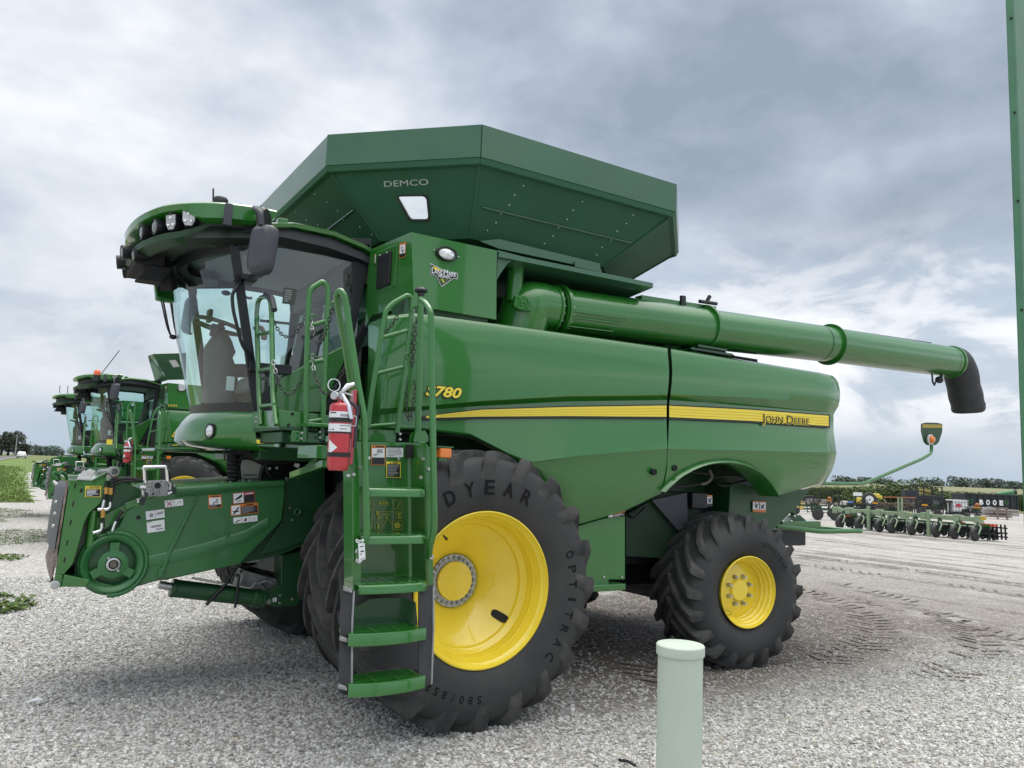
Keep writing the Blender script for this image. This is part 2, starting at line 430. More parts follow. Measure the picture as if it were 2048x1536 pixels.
# inner dual and the two right-hand wheels
def plain_dual(yc, flip):
    r = dual_rim(); T = Matrix.Translation((0, yc - (.27 if not flip else -.27), ZF)) @ (Matrix.Rotation(math.pi, 4, 'Z') if flip else Matrix())
    a = r.xf(T).build('drive_wheel', [YEL, BLKM], HC, smooth=30)
    o = bpy.data.objects.new('tyre', t0.data); COL.objects.link(o); o.parent = a; o.location = (0, yc + 2.03, 0)
    return a
plain_dual(-1.36, False); plain_dual(1.36, True); plain_dual(2.03, True)

# rear steering wheels
ZR = .745
def steer_rim():
    mb = MB()
    mb.lathe([(.33, .62), (.345, .60), (.30, .50), (.30, .16), (.335, .05), (.352, .012), (.353, 0), (.345, -.004), (.338, .012), (.332, .03), (.318, .042), (.315, .07), (.300, .085), (.297, .115), (.282, .128), (.280, .165), (.272, .172), (.262, .168), (.115, .150), (.108, .135), (.100, .125), (.001, .122)], (0, 0, 0), (0, 1, 0), 72)
    mb.mset(1); mb.lathe([(.110, .151), (.1075, .149), (.1075, .1485)], (0, -.0015, 0), (0, 1, 0), 48)
    return mb
def steer_bolts():
    mb = MB()
    for k in range(8):
        a = 2 * math.pi * (k + .5) / 8; c = V((.142 * math.cos(a), .155, .142 * math.sin(a))); mb.mset(0)
        mb.cyl(c, c - V((0, .02, 0)), .021, .019, 12); mb.mset(1); mb.cyl(c - V((0, .02, 0)), c - V((0, .055, 0)), .016, .015, 6)
    return mb
RT = tyre_mesh(.762, .64, .345, 20, lh=.052, lw=.026, sweep=.46, sidebulge=.03)
def steer_wheel(sgn):
    T = Matrix.Translation((3.30 + .02, sgn * 1.83, ZR)) @ Matrix.Rotation(-.106, 4, 'Z') @ (Matrix() if sgn < 0 else Matrix.Rotation(math.pi, 4, 'Z'))
    tm = MB(); tm.v = [p + V((0, .325, 0)) for p in RT.v]; tm.f = RT.f; tm.mi = RT.mi
    if sgn > 0: tm.v = [V((-p.x, p.y, p.z)) for p in tm.v]
    a = wheel_part('steer_wheel', HC, T, steer_rim(), tm, steer_bolts()); return a, T
sw, T = steer_wheel(-1); steer_wheel(1)
q = [T @ V(p) for p in ((-.235, .160, -.175), (-.095, .150, -.215), (-.10, .155, -.245), (-.225, .162, -.215))]
decal('maker_plate', q[0], q[1], q[2], q[3], [BDEC, YDEC], [(0, rc(0, 0, 1, 1)), (1, rc(.05, .1, .95, .9)), (0, [(.08, .8), (.2, .2), (.26, .2), (.16, .8)]), (0, rc(.3, .35, .9, .62))], sw, lift=.003)
arc_text('GOODYEAR', 20, 62, .50, .045, (0, 0, 0), -.036, -.02, sw, TLET, .036, mtx=T)

# ---- side panels
NP = 64
fp = dict(
 curl=[(738, 646, -1.16), (777, 629, -1.52), (829, 623.5, -1.62), (1020, 649.5, -1.62), (1335, 694.5, -1.61)],
 top=[(737, 648, -1.20), (775, 632, -1.60), (828, 626, -1.715), (1020, 652, -1.715), (1335, 697, -1.70)],
 top2=[(736.5, 654, -1.21), (774, 638, -1.62), (828, 632, -1.735), (1020, 658, -1.735), (1335, 703, -1.72)],
 cr=[(732, 828, -1.25), (757, 818, -1.64), (850, 812, -1.75), (960, 802, -1.76), (1136, 792, -1.76), (1335, 789, -1.76)],
 bb=[(731, 838, -1.25), (757, 830, -1.61), (850, 820, -1.69), (960, 812, -1.69), (1136, 803, -1.69), (1334, 800, -1.69)],
 sb=[(730, 850, -1.25), (757, 848, -1.61), (850, 845, -1.69), (960, 843, -1.70), (1136, 840, -1.70), (1333, 842, -1.70)],
 lc=[(729, 855, -1.25), (757, 854, -1.62), (850, 856, -1.70), (940, 867, -1.71), (1018, 907, -1.72), (1062, 924, -1.73), (1165, 911, -1.76), (1335, 897, -1.77)],
 lc2=[(729, 856, -1.25), (757, 856, -1.61), (850, 859, -1.69), (940, 870, -1.70), (1018, 910, -1.71), (1062, 929, -1.715), (1165, 917, -1.745), (1334, 903, -1.755)],
 bot=[(729, 858, -1.25), (757, 859, -1.58), (850, 862, -1.66), (940, 873, -1.66), (1018, 914, -1.66), (1062, 940, -1.65), (1110, 1000, -1.62), (1140, 1050, -1.60), (1166, 1046, -1.60), (1250, 1021, -1.61), (1324, 985, -1.64)],
 bot2=[(729, 859, -1.20), (757, 861, -1.52), (850, 865, -1.58), (940, 876, -1.58), (1018, 917, -1.58), (1062, 943, -1.57), (1110, 1003, -1.54), (1140, 1053, -1.52), (1166, 1049, -1.52), (1250, 1024, -1.53), (1324, 988, -1.56)])
rp = dict(
 curl=[(1343, 696, -1.61), (1640, 745.5, -1.61), (1668, 752, -1.60), (1676, 763, -1.56)],
 top=[(1342, 698.5, -1.70), (1640, 748, -1.70), (1668, 755, -1.685), (1676.5, 764, -1.65)],
 top2=[(1342, 704, -1.72), (1640, 754, -1.72), (1668, 760, -1.705), (1677, 768, -1.66)],
 cr=[(1341, 789, -1.76), (1500, 795, -1.76), (1660, 806, -1.75), (1677, 812, -1.69)],
 bb=[(1339, 800, -1.69), (1500, 812.5, -1.69), (1655, 825, -1.69), (1667, 829, -1.65)],
 sb=[(1338, 842, -1.70), (1500, 847, -1.70), (1655, 858, -1.70), (1667, 861, -1.66)],
 lc=[(1336, 898, -1.77), (1500, 901, -1.77), (1660, 905, -1.76), (1673, 907.5, -1.70)],
 lc2=[(1335, 904, -1.755), (1500, 907, -1.755), (1659, 911, -1.745), (1671.5, 914, -1.69)],
 bot=[(1325, 982, -1.66), (1360, 950, -1.68), (1400, 931, -1.69), (1440, 924, -1.69), (1480, 929, -1.69), (1515, 946, -1.68), (1535, 966, -1.66), (1551, 992, -1.64), (1600, 978, -1.62), (1640, 967, -1.60), (1652, 962, -1.50)],
 bot2=[(1325, 985, -1.56), (1360, 953, -1.58), (1400, 934, -1.58), (1440, 927, -1.58), (1480, 932, -1.58), (1515, 949, -1.58), (1535, 969, -1.56), (1551, 995, -1.54), (1600, 981, -1.52), (1640, 970, -1.50), (1652, 964, -1.44)])
def panel(name, d):
    rows = [resample(r, NP) for r in d.values()]
    # extra intermediate rows keep the big sheets softly crowned
    out = []
    for i, r in enumerate(rows):
        out.append(r)
        if list(d)[i] in ('top2', 'lc2'):
            for t in (.25, .5, .75):
                out.append([a.lerp(b, t) - V((0, .022 * math.sin(math.pi * t), 0)) for a, b in zip(r, rows[i + 1])])
    mb = MB().grid(out); return mb.build(name, GREEN_P, HC, smooth=30, sol=0.0)
P1 = panel('side_panel', fp); P2 = panel('side_panel', rp)
# rolled wheel-arch lip
arch = [(1324, 984, -1.66), (1342, 966, -1.68), (1362, 950, -1.69), (1400, 932, -1.70), (1440, 925, -1.70), (1480, 930, -1.70), (1514, 947, -1.69), (1534, 967, -1.67), (1551, 993, -1.65)]
pa = smooth_path([PY(*a) for a in arch], 6)
cen = PY(1445, 1010, -1.68)
ra, rb_, rc2, rd = [], [], [], []
for p in pa:
    d = (p - cen); d.y = 0; d.normalize()
    ra.append(p + d * .045 + V((0, -.004, 0))); rb_.append(p + d * .028 + V((0, -.035, 0))); rc2.append(p + d * .002 + V((0, -.055, 0))); rd.append(p - d * .012 + V((0, -.035, 0)))
MB().grid([ra, rb_, rc2, rd, [q + V((0, .25, 0)) for q in rd]]).build('wheel_arch', GREEN_P, HC, smooth=50)
# latches
for (u, v) in ((1308, 944), (1349, 936)):
    p = PY(u, v, -1.752 if u < 1330 else -1.738); mb = MB(); mb.lathe([(.030, .02), (.030, -.012), (.024, -.014), (.022, -.006), (.001, -.006)], p, (0, 1, 0), 20); mb.mset(1).box(p.x - .005, p.x + .005, p.y - .012, p.y, p.z - .018, p.z + .018)
    mb.build('panel_latch', [BLK, BLKM], P1 if u < 1330 else P2)

# ---- stripe decal, names
def strip(name, top, bot, mt, parent, n=40):
    MB().grid([resample(top, n), resample(bot, n)]).build(name, mt, parent, smooth=30, recalc=False)
ys = -1.716
strip('stripe_border', [(841, 833, ys), (960, 817.5, ys), (1136, 812, ys), (1333.5, 808.5, ys)], [(846, 840.5, ys), (960, 837.5, ys), (1136, 836.5, ys), (1333.5, 838, ys)], BDEC, P1)  # black printed border around the yellow stripe
strip('stripe', [(852, 832.5, ys - .003), (960, 819.5, ys - .003), (1136, 814, ys - .003), (1333, 811, ys - .003)], [(853, 836, ys - .003), (960, 833, ys - .003), (1136, 832, ys - .003), (1333, 833.5, ys - .003)], YDEC, P1)
strip('stripe_border', [(1338, 809, ys), (1500, 817, ys), (1660, 829.5, ys)], [(1338, 838.5, ys), (1500, 845.5, ys), (1660, 856.5, ys)], BDEC, P2)
strip('stripe', [(1338.5, 811.5, ys - .003), (1500, 819.5, ys - .003), (1657.5, 831.5, ys - .003)], [(1338.5, 834, ys - .003), (1500, 841.5, ys - .003), (1657.5, 852, ys - .003)], YDEC, P2)
for k in (.25, .5, .75):
    e = ys - .0045
    strip('stripe_line', [(880, 829.0 + 5 * k, e), (960, 819.5 + 13.5 * k, e), (1136, 814 + 18 * k, e), (1333, 811 + 22.5 * k, e)], [(880, 829.6 + 5 * k, e), (960, 820.6 + 13.5 * k, e), (1136, 815.1 + 18 * k, e), (1333, 812.2 + 22.5 * k, e)], YDEC2, P1)
    strip('stripe_line', [(1338.5, 811.5 + 22.5 * k, e), (1500, 819.5 + 22 * k, e), (1657.5, 831.5 + 20.5 * k, e)], [(1338.5, 812.7 + 22.5 * k, e), (1500, 820.7 + 22 * k, e), (1657.5, 832.7 + 20.5 * k, e)], YDEC2, P2)
o = PY(1524, 844, ys - .008); e = PY(1618, 850, ys - .008); upz = PY(1524, 824, ys - .008) - o
text('maker_lettering_outline', 'John Deere', o, e - o, (0, 0, 1), (upz).length * .86, YDEC, P2, width=(e - o).length, bold=.05, caps=True)
text('maker_lettering', 'John Deere', o - V((0, .003, 0)), e - o, (0, 0, 1), (upz).length * .86, BDEC, P2, width=(e - o).length, bold=.004, caps=True)
yt = -1.765
o = PY(849, 791, yt); e = PY(924, 797.5, yt); hh = (PY(890, 774, yt) - PY(890, 795, yt)).length
text('model_lettering_outline', 'S780', o, e - o, (0, 0, 1), hh, BDEC, P1, width=(e - o).length, shear=.25, bold=.075)
text('model_lettering', 'S780', o - V((-.006, .004, -.004)), e - o, (0, 0, 1), hh * .94, YDEC, P1, width=(e - o).length * .96, shear=.25, bold=.03)

# ---- body core under the panels
mb = MB()
mb.box(-.45, 4.75, -1.40, 1.50, 2.12, 2.72); mb.box(-.45, 4.75, -.95, 1.50, 1.62, 2.12); mb.box(.1, 3.3, -1.25, 1.42, 2.70, 2.92)
mb.build('body_core', GREEN_D, HC, smooth=0)
mb = MB()   # mirrored far-side skin
mb.prism([(-.5, 1.5, 1.55), (4.9, 1.5, 1.6), (5.0, 1.5, 2.98), (-.5, 1.5, 3.08)], (0, .22, 0)); mb.build('side_panel', GREEN_P, HC, smooth=0, bevel=.03)
# rear hood
mb = MB()
mb.prism([(4.66, -1.62, 1.86), (4.84, -1.62, 2.15), (4.80, -1.62, 2.50), (4.86, -1.62, 2.96), (4.66, -1.62, 3.0)], (0, 3.2, 0)); mb.build('rear_hood', GREEN_P, HC, smooth=30, bevel=.02)
# lower side sheet behind the rear wheel, with dark chopper housing
mb = MB()
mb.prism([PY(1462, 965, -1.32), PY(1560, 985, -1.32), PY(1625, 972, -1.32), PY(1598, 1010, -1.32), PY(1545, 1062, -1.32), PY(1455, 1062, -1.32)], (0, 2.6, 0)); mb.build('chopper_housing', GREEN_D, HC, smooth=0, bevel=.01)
q = [PY(1505, 1002, -1.335), PY(1531, 1003, -1.335), PY(1531, 1025, -1.335), PY(1505, 1024, -1.335)]
ORANGE2 = [WDEC, ODEC, BDEC]
decal('warning_label', *q, ORANGE2, [(0, rc(0, 0, 1, 1)), (1, rc(0, 0, 1, .1)), (1, rc(0, .76, 1, 1)), (2, rc(.47, .1, .52, .76)), (2, [(.15, .2), (.22, .2), (.35, .6), (.25, .65)]), (2, [(.15, .45), (.4, .25), (.42, .32), (.2, .52)]), (2, [(.6, .65), (.8, .25), (.9, .3), (.7, .7)]), (2, [(.6, .3), (.9, .6), (.85, .66), (.58, .38)])], HC)
# lower front box, step and belly
mb = MB()
mb.prism([PY(1120, 1062, -1.56), PY(1251, 1024, -1.56), PY(1251, 1160, -1.56), PY(1120, 1160, -1.56)], (0, 1.0, 0)); mb.build('battery_box', GREEN, HC, smooth=0, bevel=.012)
mb = MB(); bolts(mb, [PY(u, 1154, -1.562) for u in (1172, 1207, 1243)], (0, -1, 0), .012, .01); mb.each('box_bolt', STEEL, HC)
mb = MB(); a = PY(1150, 1176, -1.66); b = PY(1252, 1175, -1.66); mb.box(a.x, b.x, -1.66, -1.35, a.z - .045, a.z + .012); mb.box(a.x + .05, b.x - .12, -1.56, -1.4, a.z, a.z + .06); mb.build('service_step', GREEN, HC, bevel=.008)
q = [PY(1216, 1031, -1.575), PY(1249, 1020, -1.575), PY(1249, 1033, -1.575), PY(1216, 1035, -1.575)]
decal('warning_label', *q, [BDEC, ODEC, WDEC], [(0, rc(0, 0, 1, 1)), (1, rc(.3, .1, 1, .3)), (2, rc(0, .2, .28, .9))] + lines(3, .36, .95, .4, .9, 2), HC)
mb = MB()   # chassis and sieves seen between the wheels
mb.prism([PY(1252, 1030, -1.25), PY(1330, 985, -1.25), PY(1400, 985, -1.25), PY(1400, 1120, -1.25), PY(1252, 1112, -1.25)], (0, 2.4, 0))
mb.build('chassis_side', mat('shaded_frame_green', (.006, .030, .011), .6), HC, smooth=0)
mb = MB(); mb.box(1.0, 4.6, -1.05, 1.05, .95, 1.6); mb.box(2.95, 3.7, -1.25, 1.25, .62, .86); mb.box(1.3, 3.0, -.8, .8, .70, .98); mb.box(3.2, 3.45, -1.3, 1.3, .5, .95)
mb.box(-.20, .20, -1.45, 1.45, .85, 1.15); mb.box(-.4, .4, -.95, .95, 1.1, 1.6)
mb.build('chassis', BLK, HC, smooth=0, bevel=.01)
mb = MB()   # slanted dark chute over the rear axle
mb.prism([PY(1300, 1000, -1.27), PY(1370, 985, -1.27), PY(1372, 1050, -1.27), PY(1352, 1060, -1.27)], (0, -.03, 0)); mb.build('dark_chute', GREY, HC, smooth=0)
mb = MB(); a = PY(1380, 985, -1.30); b = PY(1410, 1017, -1.30); mb.box(a.x, b.x, -1.34, -1.26, b.z, a.z); mb.build('control_box', BLK, HC, bevel=.01)
q = [PY(1414, 990, -1.335), PY(1424, 990, -1.335), PY(1424, 1013, -1.335), PY(1414, 1013, -1.335)]
decal('warning_label', *q, ORANGE2, [(0, rc(0, 0, 1, 1)), (1, rc(0, 0, 1, .15)), (2, rc(0, .75, 1, 1)), (2, [(.2, .6), (.7, .2), (.85, .3), (.35, .7)]), (2, [(.2, .3), (.8, .6), (.7, .7), (.15, .4)])], HC)
mb = MB(); mb.tube(smooth_path([PY(1340, 975, -1.4), PY(1375, 972, -1.45), PY(1402, 968, -1.48)], 5), .012, 8); mb.mset(1).tube(smooth_path([PY(1402, 968, -1.48), PY(1413, 966, -1.48), PY(1423, 955, -1.46), PY(1419, 940, -1.44)], 5), .017, 8); mb.build('fuel_hose', [HOSE, CLOTH], HC)
mb = MB()
for (a, b, c) in (((1422, 955), (1470, 952), (1520, 960)), ((1430, 965), (1450, 972), (1500, 958)), ((1255, 1030), (1270, 1035), (1290, 1015)), ((1330, 960), (1380, 945), (1430, 950))):
    mb.tube(smooth_path([PY(*a, -1.30), PY(*b, -1.36), PY(*c, -1.30)], 5), .014, 8)
mb.each('wiring_hose', HOSE, HC)

# ---- grain tank front section
mb = MB()
ct = V((-.462, -1.71, 3.70)); cb = PY(828, 611, -1.71); rt_ = PY(993.5, 501, -1.71); rb2 = PY(992.5, 639, -1.71); lt = PX(744, 498, -.535); lt = PZ(744, 498, 3.70); lb = PY(744, 630, lt.y); lt2 = PY(737, 520, lt.y + .08); lb2 = PY(730, 655, lt.y + .08)
mb.poly([ct, rt_, rb2, cb]); mb.poly([lt, ct, cb, lb]); mb.poly([lt2, lt, lb, lb2])
mb.poly([ct, lt, lt + V((0, 2.2, 0)), rt_ + V((0, 3.3, 0)), rt_]); mb.poly([rt_, rb2, rb2 + V((0, .5, 0)), rt_ + V((0, .5, 0))]); mb.poly([lb, cb, rb2, rb2 + V((0, .6, 0)), lb + V((0, .6, 0))])
TK = mb.build('tank_side', GREEN, HC, smooth=0, bevel=.028, seg=3)
mb = MB(); mb.box(-.42, 3.3, -1.08, 1.5, 2.9, 3.66); mb.build('grain_tank', GREEN_D, HC, smooth=0)
mb = MB(); mb.box(-.46, .3, -1.66, -1.4, 2.95, 3.2); mb.build('tank_seam', GREEN_D, HC, smooth=0)
# front facet recess: dark locker cover
def onf(u, v, d=0.0):
    p = PP(u, v, lt, ct, cb); n = (ct - lt).cross(cb - lt).normalized()
    if n.dot(CAM - p) < 0: n = -n
    return p + n * d
mb = MB(); fr = [onf(753, 505), onf(796, 488), onf(793, 572), onf(750, 590)]; n0 = onf(770, 540, 1) - onf(770, 540); mb.prism([p - n0 * .01 for p in fr], n0 * .02); mb.build('locker_frame', GREEN, TK, bevel=.008)
mb = MB(); fr = [onf(760, 512), onf(787, 501), onf(783, 569), onf(757, 580)]; mb.prism(fr, n0 * .03); LK = mb.build('locker_cover', BLK, TK, bevel=.01)
mb = MB(); bolts(mb, [onf(766, 511.5, .03), onf(780, 506, .03)], n0, .008, .006); mb.each('cover_bolt', STEEL, LK)
q = [onf(800, 487), onf(813, 484.5), onf(811.5, 513.5), onf(799, 517)]
decal('warning_label', *q, ORANGE2, [(1, rc(0, 0, 1, 1)), (0, rc(.08, .13, .92, .72)), (2, rc(.06, .72, .94, .96)), (2, [(.3, .3), (.36, .3), (.5, .55), (.44, .58)]), (2, rc(.3, .28, .55, .32)), (2, [(.4, .5), (.85, .48), (.85, .52), (.6, .54), (.58, .7), (.52, .7), (.52, .54)])], TK)
q = [onf(750.5, 508), onf(759, 504.5), onf(757.5, 532), onf(750, 535)]
decal('warning_label', *q, ORANGE2, [(1, rc(0, 0, 1, 1)), (0, rc(.06, .08, .94, .7)), (2, rc(.06, .72, .94, .98)), (2, rc(.5, .5, .6, .62))], TK)
# work lamp in the tank side
c = PY(893, 508, -1.72); ax = V((0, -1, 0)); mb = MB()
s0 = len(mb.v); mb.lathe([(.094, -.03), (.096, .012), (.088, .022), (.076, .018), (.074, .006)], (0, 0, 0), (0, 1, 0), 32); mb.xf(Matrix.Translation(c) @ Matrix.Diagonal((1, -1, .62, 1)))
TL = mb.build('work_lamp', BLK, TK, smooth=40)
mb = MB(); mb.lathe([(.075, .006), (.06, .014), (.001, .020)], (0, 0, 0), (0, 1, 0), 32); mb.xf(Matrix.Translation(c) @ Matrix.Diagonal((1, -1, .62, 1))); mb.build('lamp_lens', LENS, TL)
mb = MB(); bolts(mb, [c + V((-.112, .008, .012)), c + V((.112, .008, -.002))], (0, -1, 0), .008, .008); mb.each('lamp_screw', STEEL, TL)
# dealer emblem
yk = -1.714
def pk(pts, k): return [PY(u, v, yk - .0012 * k) for u, v in pts]
mb = MB()
mb.mset(0).poly(pk([(859.8, 526), (893.5, 543.2), (915.8, 547.4), (915.2, 558.6), (906, 557.3), (883.2, 574), (872, 551.5), (860.6, 549), (861.2, 537.3), (865, 537.9)], 1))
mb.mset(1).poly(pk([(861.5, 528), (893.3, 544.3), (914.9, 548.3), (914.3, 557.4), (905.6, 556.2), (883.4, 572.2), (872.6, 550.6), (861.5, 548.2), (861.9, 538.2), (866, 538.9)], 2))
mb.mset(2).poly(pk([(865.8, 531.8), (887, 542.4), (869, 539.3)], 3))
mb.mset(3).poly(pk([(877.5, 556.5), (899.5, 558.2), (884.4, 569)], 3))
mb.mset(2).poly(pk([(882, 557), (884, 557.2), (889, 564.8), (887.6, 565.8)], 4))
mb.build('dealer_emblem', [WDEC, BDEC, YDEC, mat('emblem_green', (.06, .13, .04), .5)], TK, smooth=0, recalc=False)
o = PY(863.5, 546.2, yk - .006); e = PY(913, 554.6, yk - .006)
text('dealer_lettering', 'LandMark', o, e - o, (0, 0, 1), .050, WDEC, TK, width=(e - o).length, bold=.012, caps=True)
o = PY(876, 554, yk - .006); e = PY(902.5, 558, yk - .006); text('dealer_lettering', 'IMPLEMENT', o, e - o, (0, 0, 1), .022, WDEC, TK, width=(e - o).length, bold=.02)

# ---- sloped shelf over the auger elbow
sh_t = [PY(1000, 504, -1.70), PY(1306, 566, -1.70)]
a0, a1 = PY(996, 513, -1.70), PY(1306, 575, -1.70)
mb = MB(); mb.prism([sh_t[0], sh_t[1], a1, a0], (0, .02, 0)); mb.poly([sh_t[0], sh_t[1], sh_t[1] + V((-.1, .75, .12)), sh_t[0] + V((0, .75, .12))])
b1_ = PY(1252, 598, -1.25); b0_ = PY(1000, 552, -1.25)
mb.poly([a0, a1, b1_, b0_]); mb.poly([sh_t[1], a1, b1_, sh_t[1] + V((-.1, .75, .12))]); mb.build('tank_shelf', GREEN_BIN, HC, smooth=0, sol=.006)
mb = MB(); mb.prism([PY(995, 500, -1.66), PY(1150, 540, -1.66), PY(1060, 518, -1.66), PY(1036, 516, -1.66), PY(1015, 527, -1.66), PY(1000, 548, -1.66), PY(994, 560, -1.66)], (0, .01, 0)); mb.build('shelf_gusset', GREEN_BIN, HC, smooth=0)
mb = MB(); bolts(mb, [PY(1074, 543, -1.5), PY(1172, 562, -1.45)], (0, -1, -.4), .009, .01); mb.each('shelf_bolt', STEEL, HC)
mb = MB(); a = PY(995, 470, -1.35); mb.prism([PY(960, 482, -1.5), PY(998, 478, -1.5), PY(1200, 527, -1.5), PY(1200, 540, -1.5), PY(998, 497, -1.5)], (0, .02, 0)); mb.prism([PY(1150, 523, -1.52), PY(1200, 534, -1.52), PY(1204, 545, -1.52), PY(1150, 533, -1.52)], (0, .01, 0)); mb.build('tank_collar', GREEN_BIN, HC, smooth=0)

# ---- unloading tube
ya = -1.45
A0, A1, A2, A3 = PY(1110, 620, ya), PY(1408, 655, ya), PY(1658, 689, ya), PY(1903, 724, ya)
axd = (A3 - A0).normalized(); rA = .212
mb = MB(); mb.cyl(A0, A2, rA, rA, 40); mb.cyl(A2, A3, rA * .985, rA * .985, 40)
TB = mb.build('unloading_tube', GREEN, HC, smooth=40)
def ring(p, r, wd, nb=16):
    mb = MB(); mb.lathe([(rA * .9, -wd), (r, -wd), (r, wd), (rA * .9, wd)], p, axd, 44); mb.build('tube_flange', GREEN, TB, smooth=30, bevel=.003)
    mb = MB(); e1 = axd.cross(V((0, 0, 1))).normalized(); e2 = axd.cross(e1)
    bolts(mb, [p + axd * wd + (r - .016) * (math.cos(2 * math.pi * k / nb) * e1 + math.sin(2 * math.pi * k / nb) * e2) for k in range(nb)], axd, .008, .014, 6); mb.each('flange_bolt', STEEL, TB)
ring(A0 + axd * .03, rA + .030, .018, 20); ring(A0 - axd * .06, rA + .020, .012, 20); ring(A1, rA + .028, .016); ring(A2, rA + .036, .012); ring(A3 - axd * .02, rA + .012, .02, 12)
mb = MB(); mb.lathe([(rA + .004, -.006), (rA + .004, .006)], A2 - axd * .20, axd, 40); mb.lathe([(rA + .002, -.004), (rA + .002, .004)], A3 - axd * .13, axd, 40); mb.build('tube_seam', GREEN_D, TB)
for k, (dz, l) in enumerate(((-.02, .62), (-.075, .58), (-.15, .5))):
    mb = MB(); s = A0 + axd * .06 + V((0, -math.sqrt(rA ** 2 - dz ** 2) * .98 if abs(dz) < rA else 0, dz - .02)); mb.bar(s, s + axd * l, .04, .008, (0, 0, 1)); mb.build('tube_rib', GREEN, TB)
# lower pipes: elbow
el = smooth_path([V((.78, -1.36, 2.55)), V((.76, -1.38, 2.95)), V((.80, -1.42, 3.20)), A0 - axd * .28, A0 - axd * .05], 6)
mb = MB(); mb.tube(el, [.235] * (len(el) - 8) + [.235, .232, .228, .226, .224, .222, .220, .218], 32)
p = PY(1040, 590, -1.6); mb.tube([p + V((0, .1, -.05)), p + V((.02, .12, .28))], .075, 14); mb.build('tube_elbow', GREEN, HC, smooth=60)
mb = MB(); pl = [PY(1032, 591, -1.665), PY(1052, 591, -1.68), PY(1063, 603, -1.68), PY(1063, 623, -1.68), PY(1036, 618, -1.665), PY(1028, 611, -1.655)]
mb.prism(pl, (0, .05, 0)); ELP = mb.build('elbow_plate', GREEN, HC, bevel=.006)
mb = MB(); bolts(mb, [PY(u, v, -1.68) for u, v in ((1038, 596), (1056, 602), (1042, 604), (1050, 606), (1043, 610), (1055, 616), (1037, 614))], (0, -1, 0), .009, .012, 6); mb.each('plate_bolt', GREEN, ELP)
mb = MB(); pp = PY(1085, 655, -1.5); mb.bar(pp + V((-.08, 0, -.05)), pp + V((.1, 0, .08)), .05, .06); mb.bar(pp + V((.1, 0, -.06)), pp + V((.1, .0, .14)), .05, .05); mb.build('elbow_bracket', GREEN_D, HC)
# conveyor box on the tube and rear cradle
mb = MB(); s = A0 + axd * 1.05 + V((0, .05, rA + .02)); mb.bar(s, s + axd * 1.05, .1, .07); mb.mset(1); s2 = s + axd * .55 + V((0, -.06, .04)); mb.bar(s2 - axd * .03, s2 + axd * .03, .03, .10); s3 = A1 + V((0, -.03, rA + .05)); mb.bar(s3, s3 + V((.05, 0, .08)), .03, .03); mb.tube([s3 + V((-.1, 0, 0)), s3 + V((.15, 0, .01))], .02, 8)
mb.build('tube_linkage', [GREEN, BLK], TB)
mb = MB(); a = A1 + V((0, -.02, -rA)); mb.box(a.x - .22, a.x + .20, a.y - .12, a.y + .2, a.z - .035, a.z - .01); mb.box(a.x - .3, a.x + .3, a.y - .1, a.y + .2, a.z - .07, a.z - .045); mb.bar(a + V((-.2, 0, -.05)), a + V((-.02, 0, -.35)), .05, .05); mb.bar(a + V((.3, .1, -.05)), a + V((.05, .1, -.4)), .05, .05); mb.build('tube_cradle', GREEN_D, HC)
mb = MB()
for k in range(9):
    x = A1.x - .1 + .16 * k; z = A1.z - .235 - .022 * k; mb.tube(smooth_path([(x, -1.25, z), (x + .14, -1.35 - .03 * (k % 3), z + .05 + .03 * (k % 2)), (x + .3, -1.3, z - .03)], 4), .018, 7)
mb.mset(1); mb.box(3.05, 4.12, -1.28, .6, 2.7, 3.13); mb.box(3.5, 4.17, -1.2, .4, 2.7, 3.24); mb.box(2.0, 2.72, -1.2, .8, 2.7, 3.30); mb.build('engine_deck', [HOSE, BLK], HC)
mb = MB(); mb.tube([(3.00, -1.25, 3.20), (3.22, -1.25, 3.20)], .035, 12); mb.tube([(3.38, -1.27, 3.17), (3.62, -1.27, 3.16)], .028, 12); mb.build('coolant_pipe', GALV, HC)
# tie rail on the tube and lamp under its end
mb = MB(); s = A2 + axd * .25 + V((0, .02, rA - .005)); mb.bar(s, s + axd * 1.95, .025, .018); mb.build('tube_wiring', BLK, TB)
p = A3 + axd * (-.42) + V((0, -.02, -rA)); mb = MB(); mb.tube([p + V((-.1, 0, .01)), p + V((-.09, 0, -.1)), p + V((-.05, 0, -.14)), p + V((-.02, 0, -.09))], .012, 8); mb.sphere(p + V((.07, 0, -.055)), .06, 8, (1.1, .8, .8)); mb.tube([p + V((.12, 0, -.03)), p + V((.12, 0, .02))], .02, 8); mb.build('tube_lamp', BLK, TB)
# rubber spout
sp = smooth_path([A3 + axd * -.03, A3 + axd * .10 + V((0, 0, -.01)), A3 + axd * .22 + V((0, 0, -.13)), A3 + axd * .30 + V((0, 0, -.35)), A3 + axd * .38 + V((0, 0, -.56)), A3 + axd * .41 + V((0, 0, -.63))], 6)
sp += [sp[-1] + axd * .010 + V((0, 0, -.035)), sp[-1] + axd * .012 + V((0, 0, -.055)), sp[-1] + axd * .013 + V((0, 0, -.065))]
mb = MB(); N = len(sp); mb.tube(sp, [rA * (1.03 - .02 * i / N) if i < N * .4 else rA * (1.0 + .02 * math.sin(i)) for i in range(N - 3)] + [rA * .93, rA * .76, rA * .45], 28); mb.build('rubber_spout', RUB, TB, smooth=60)

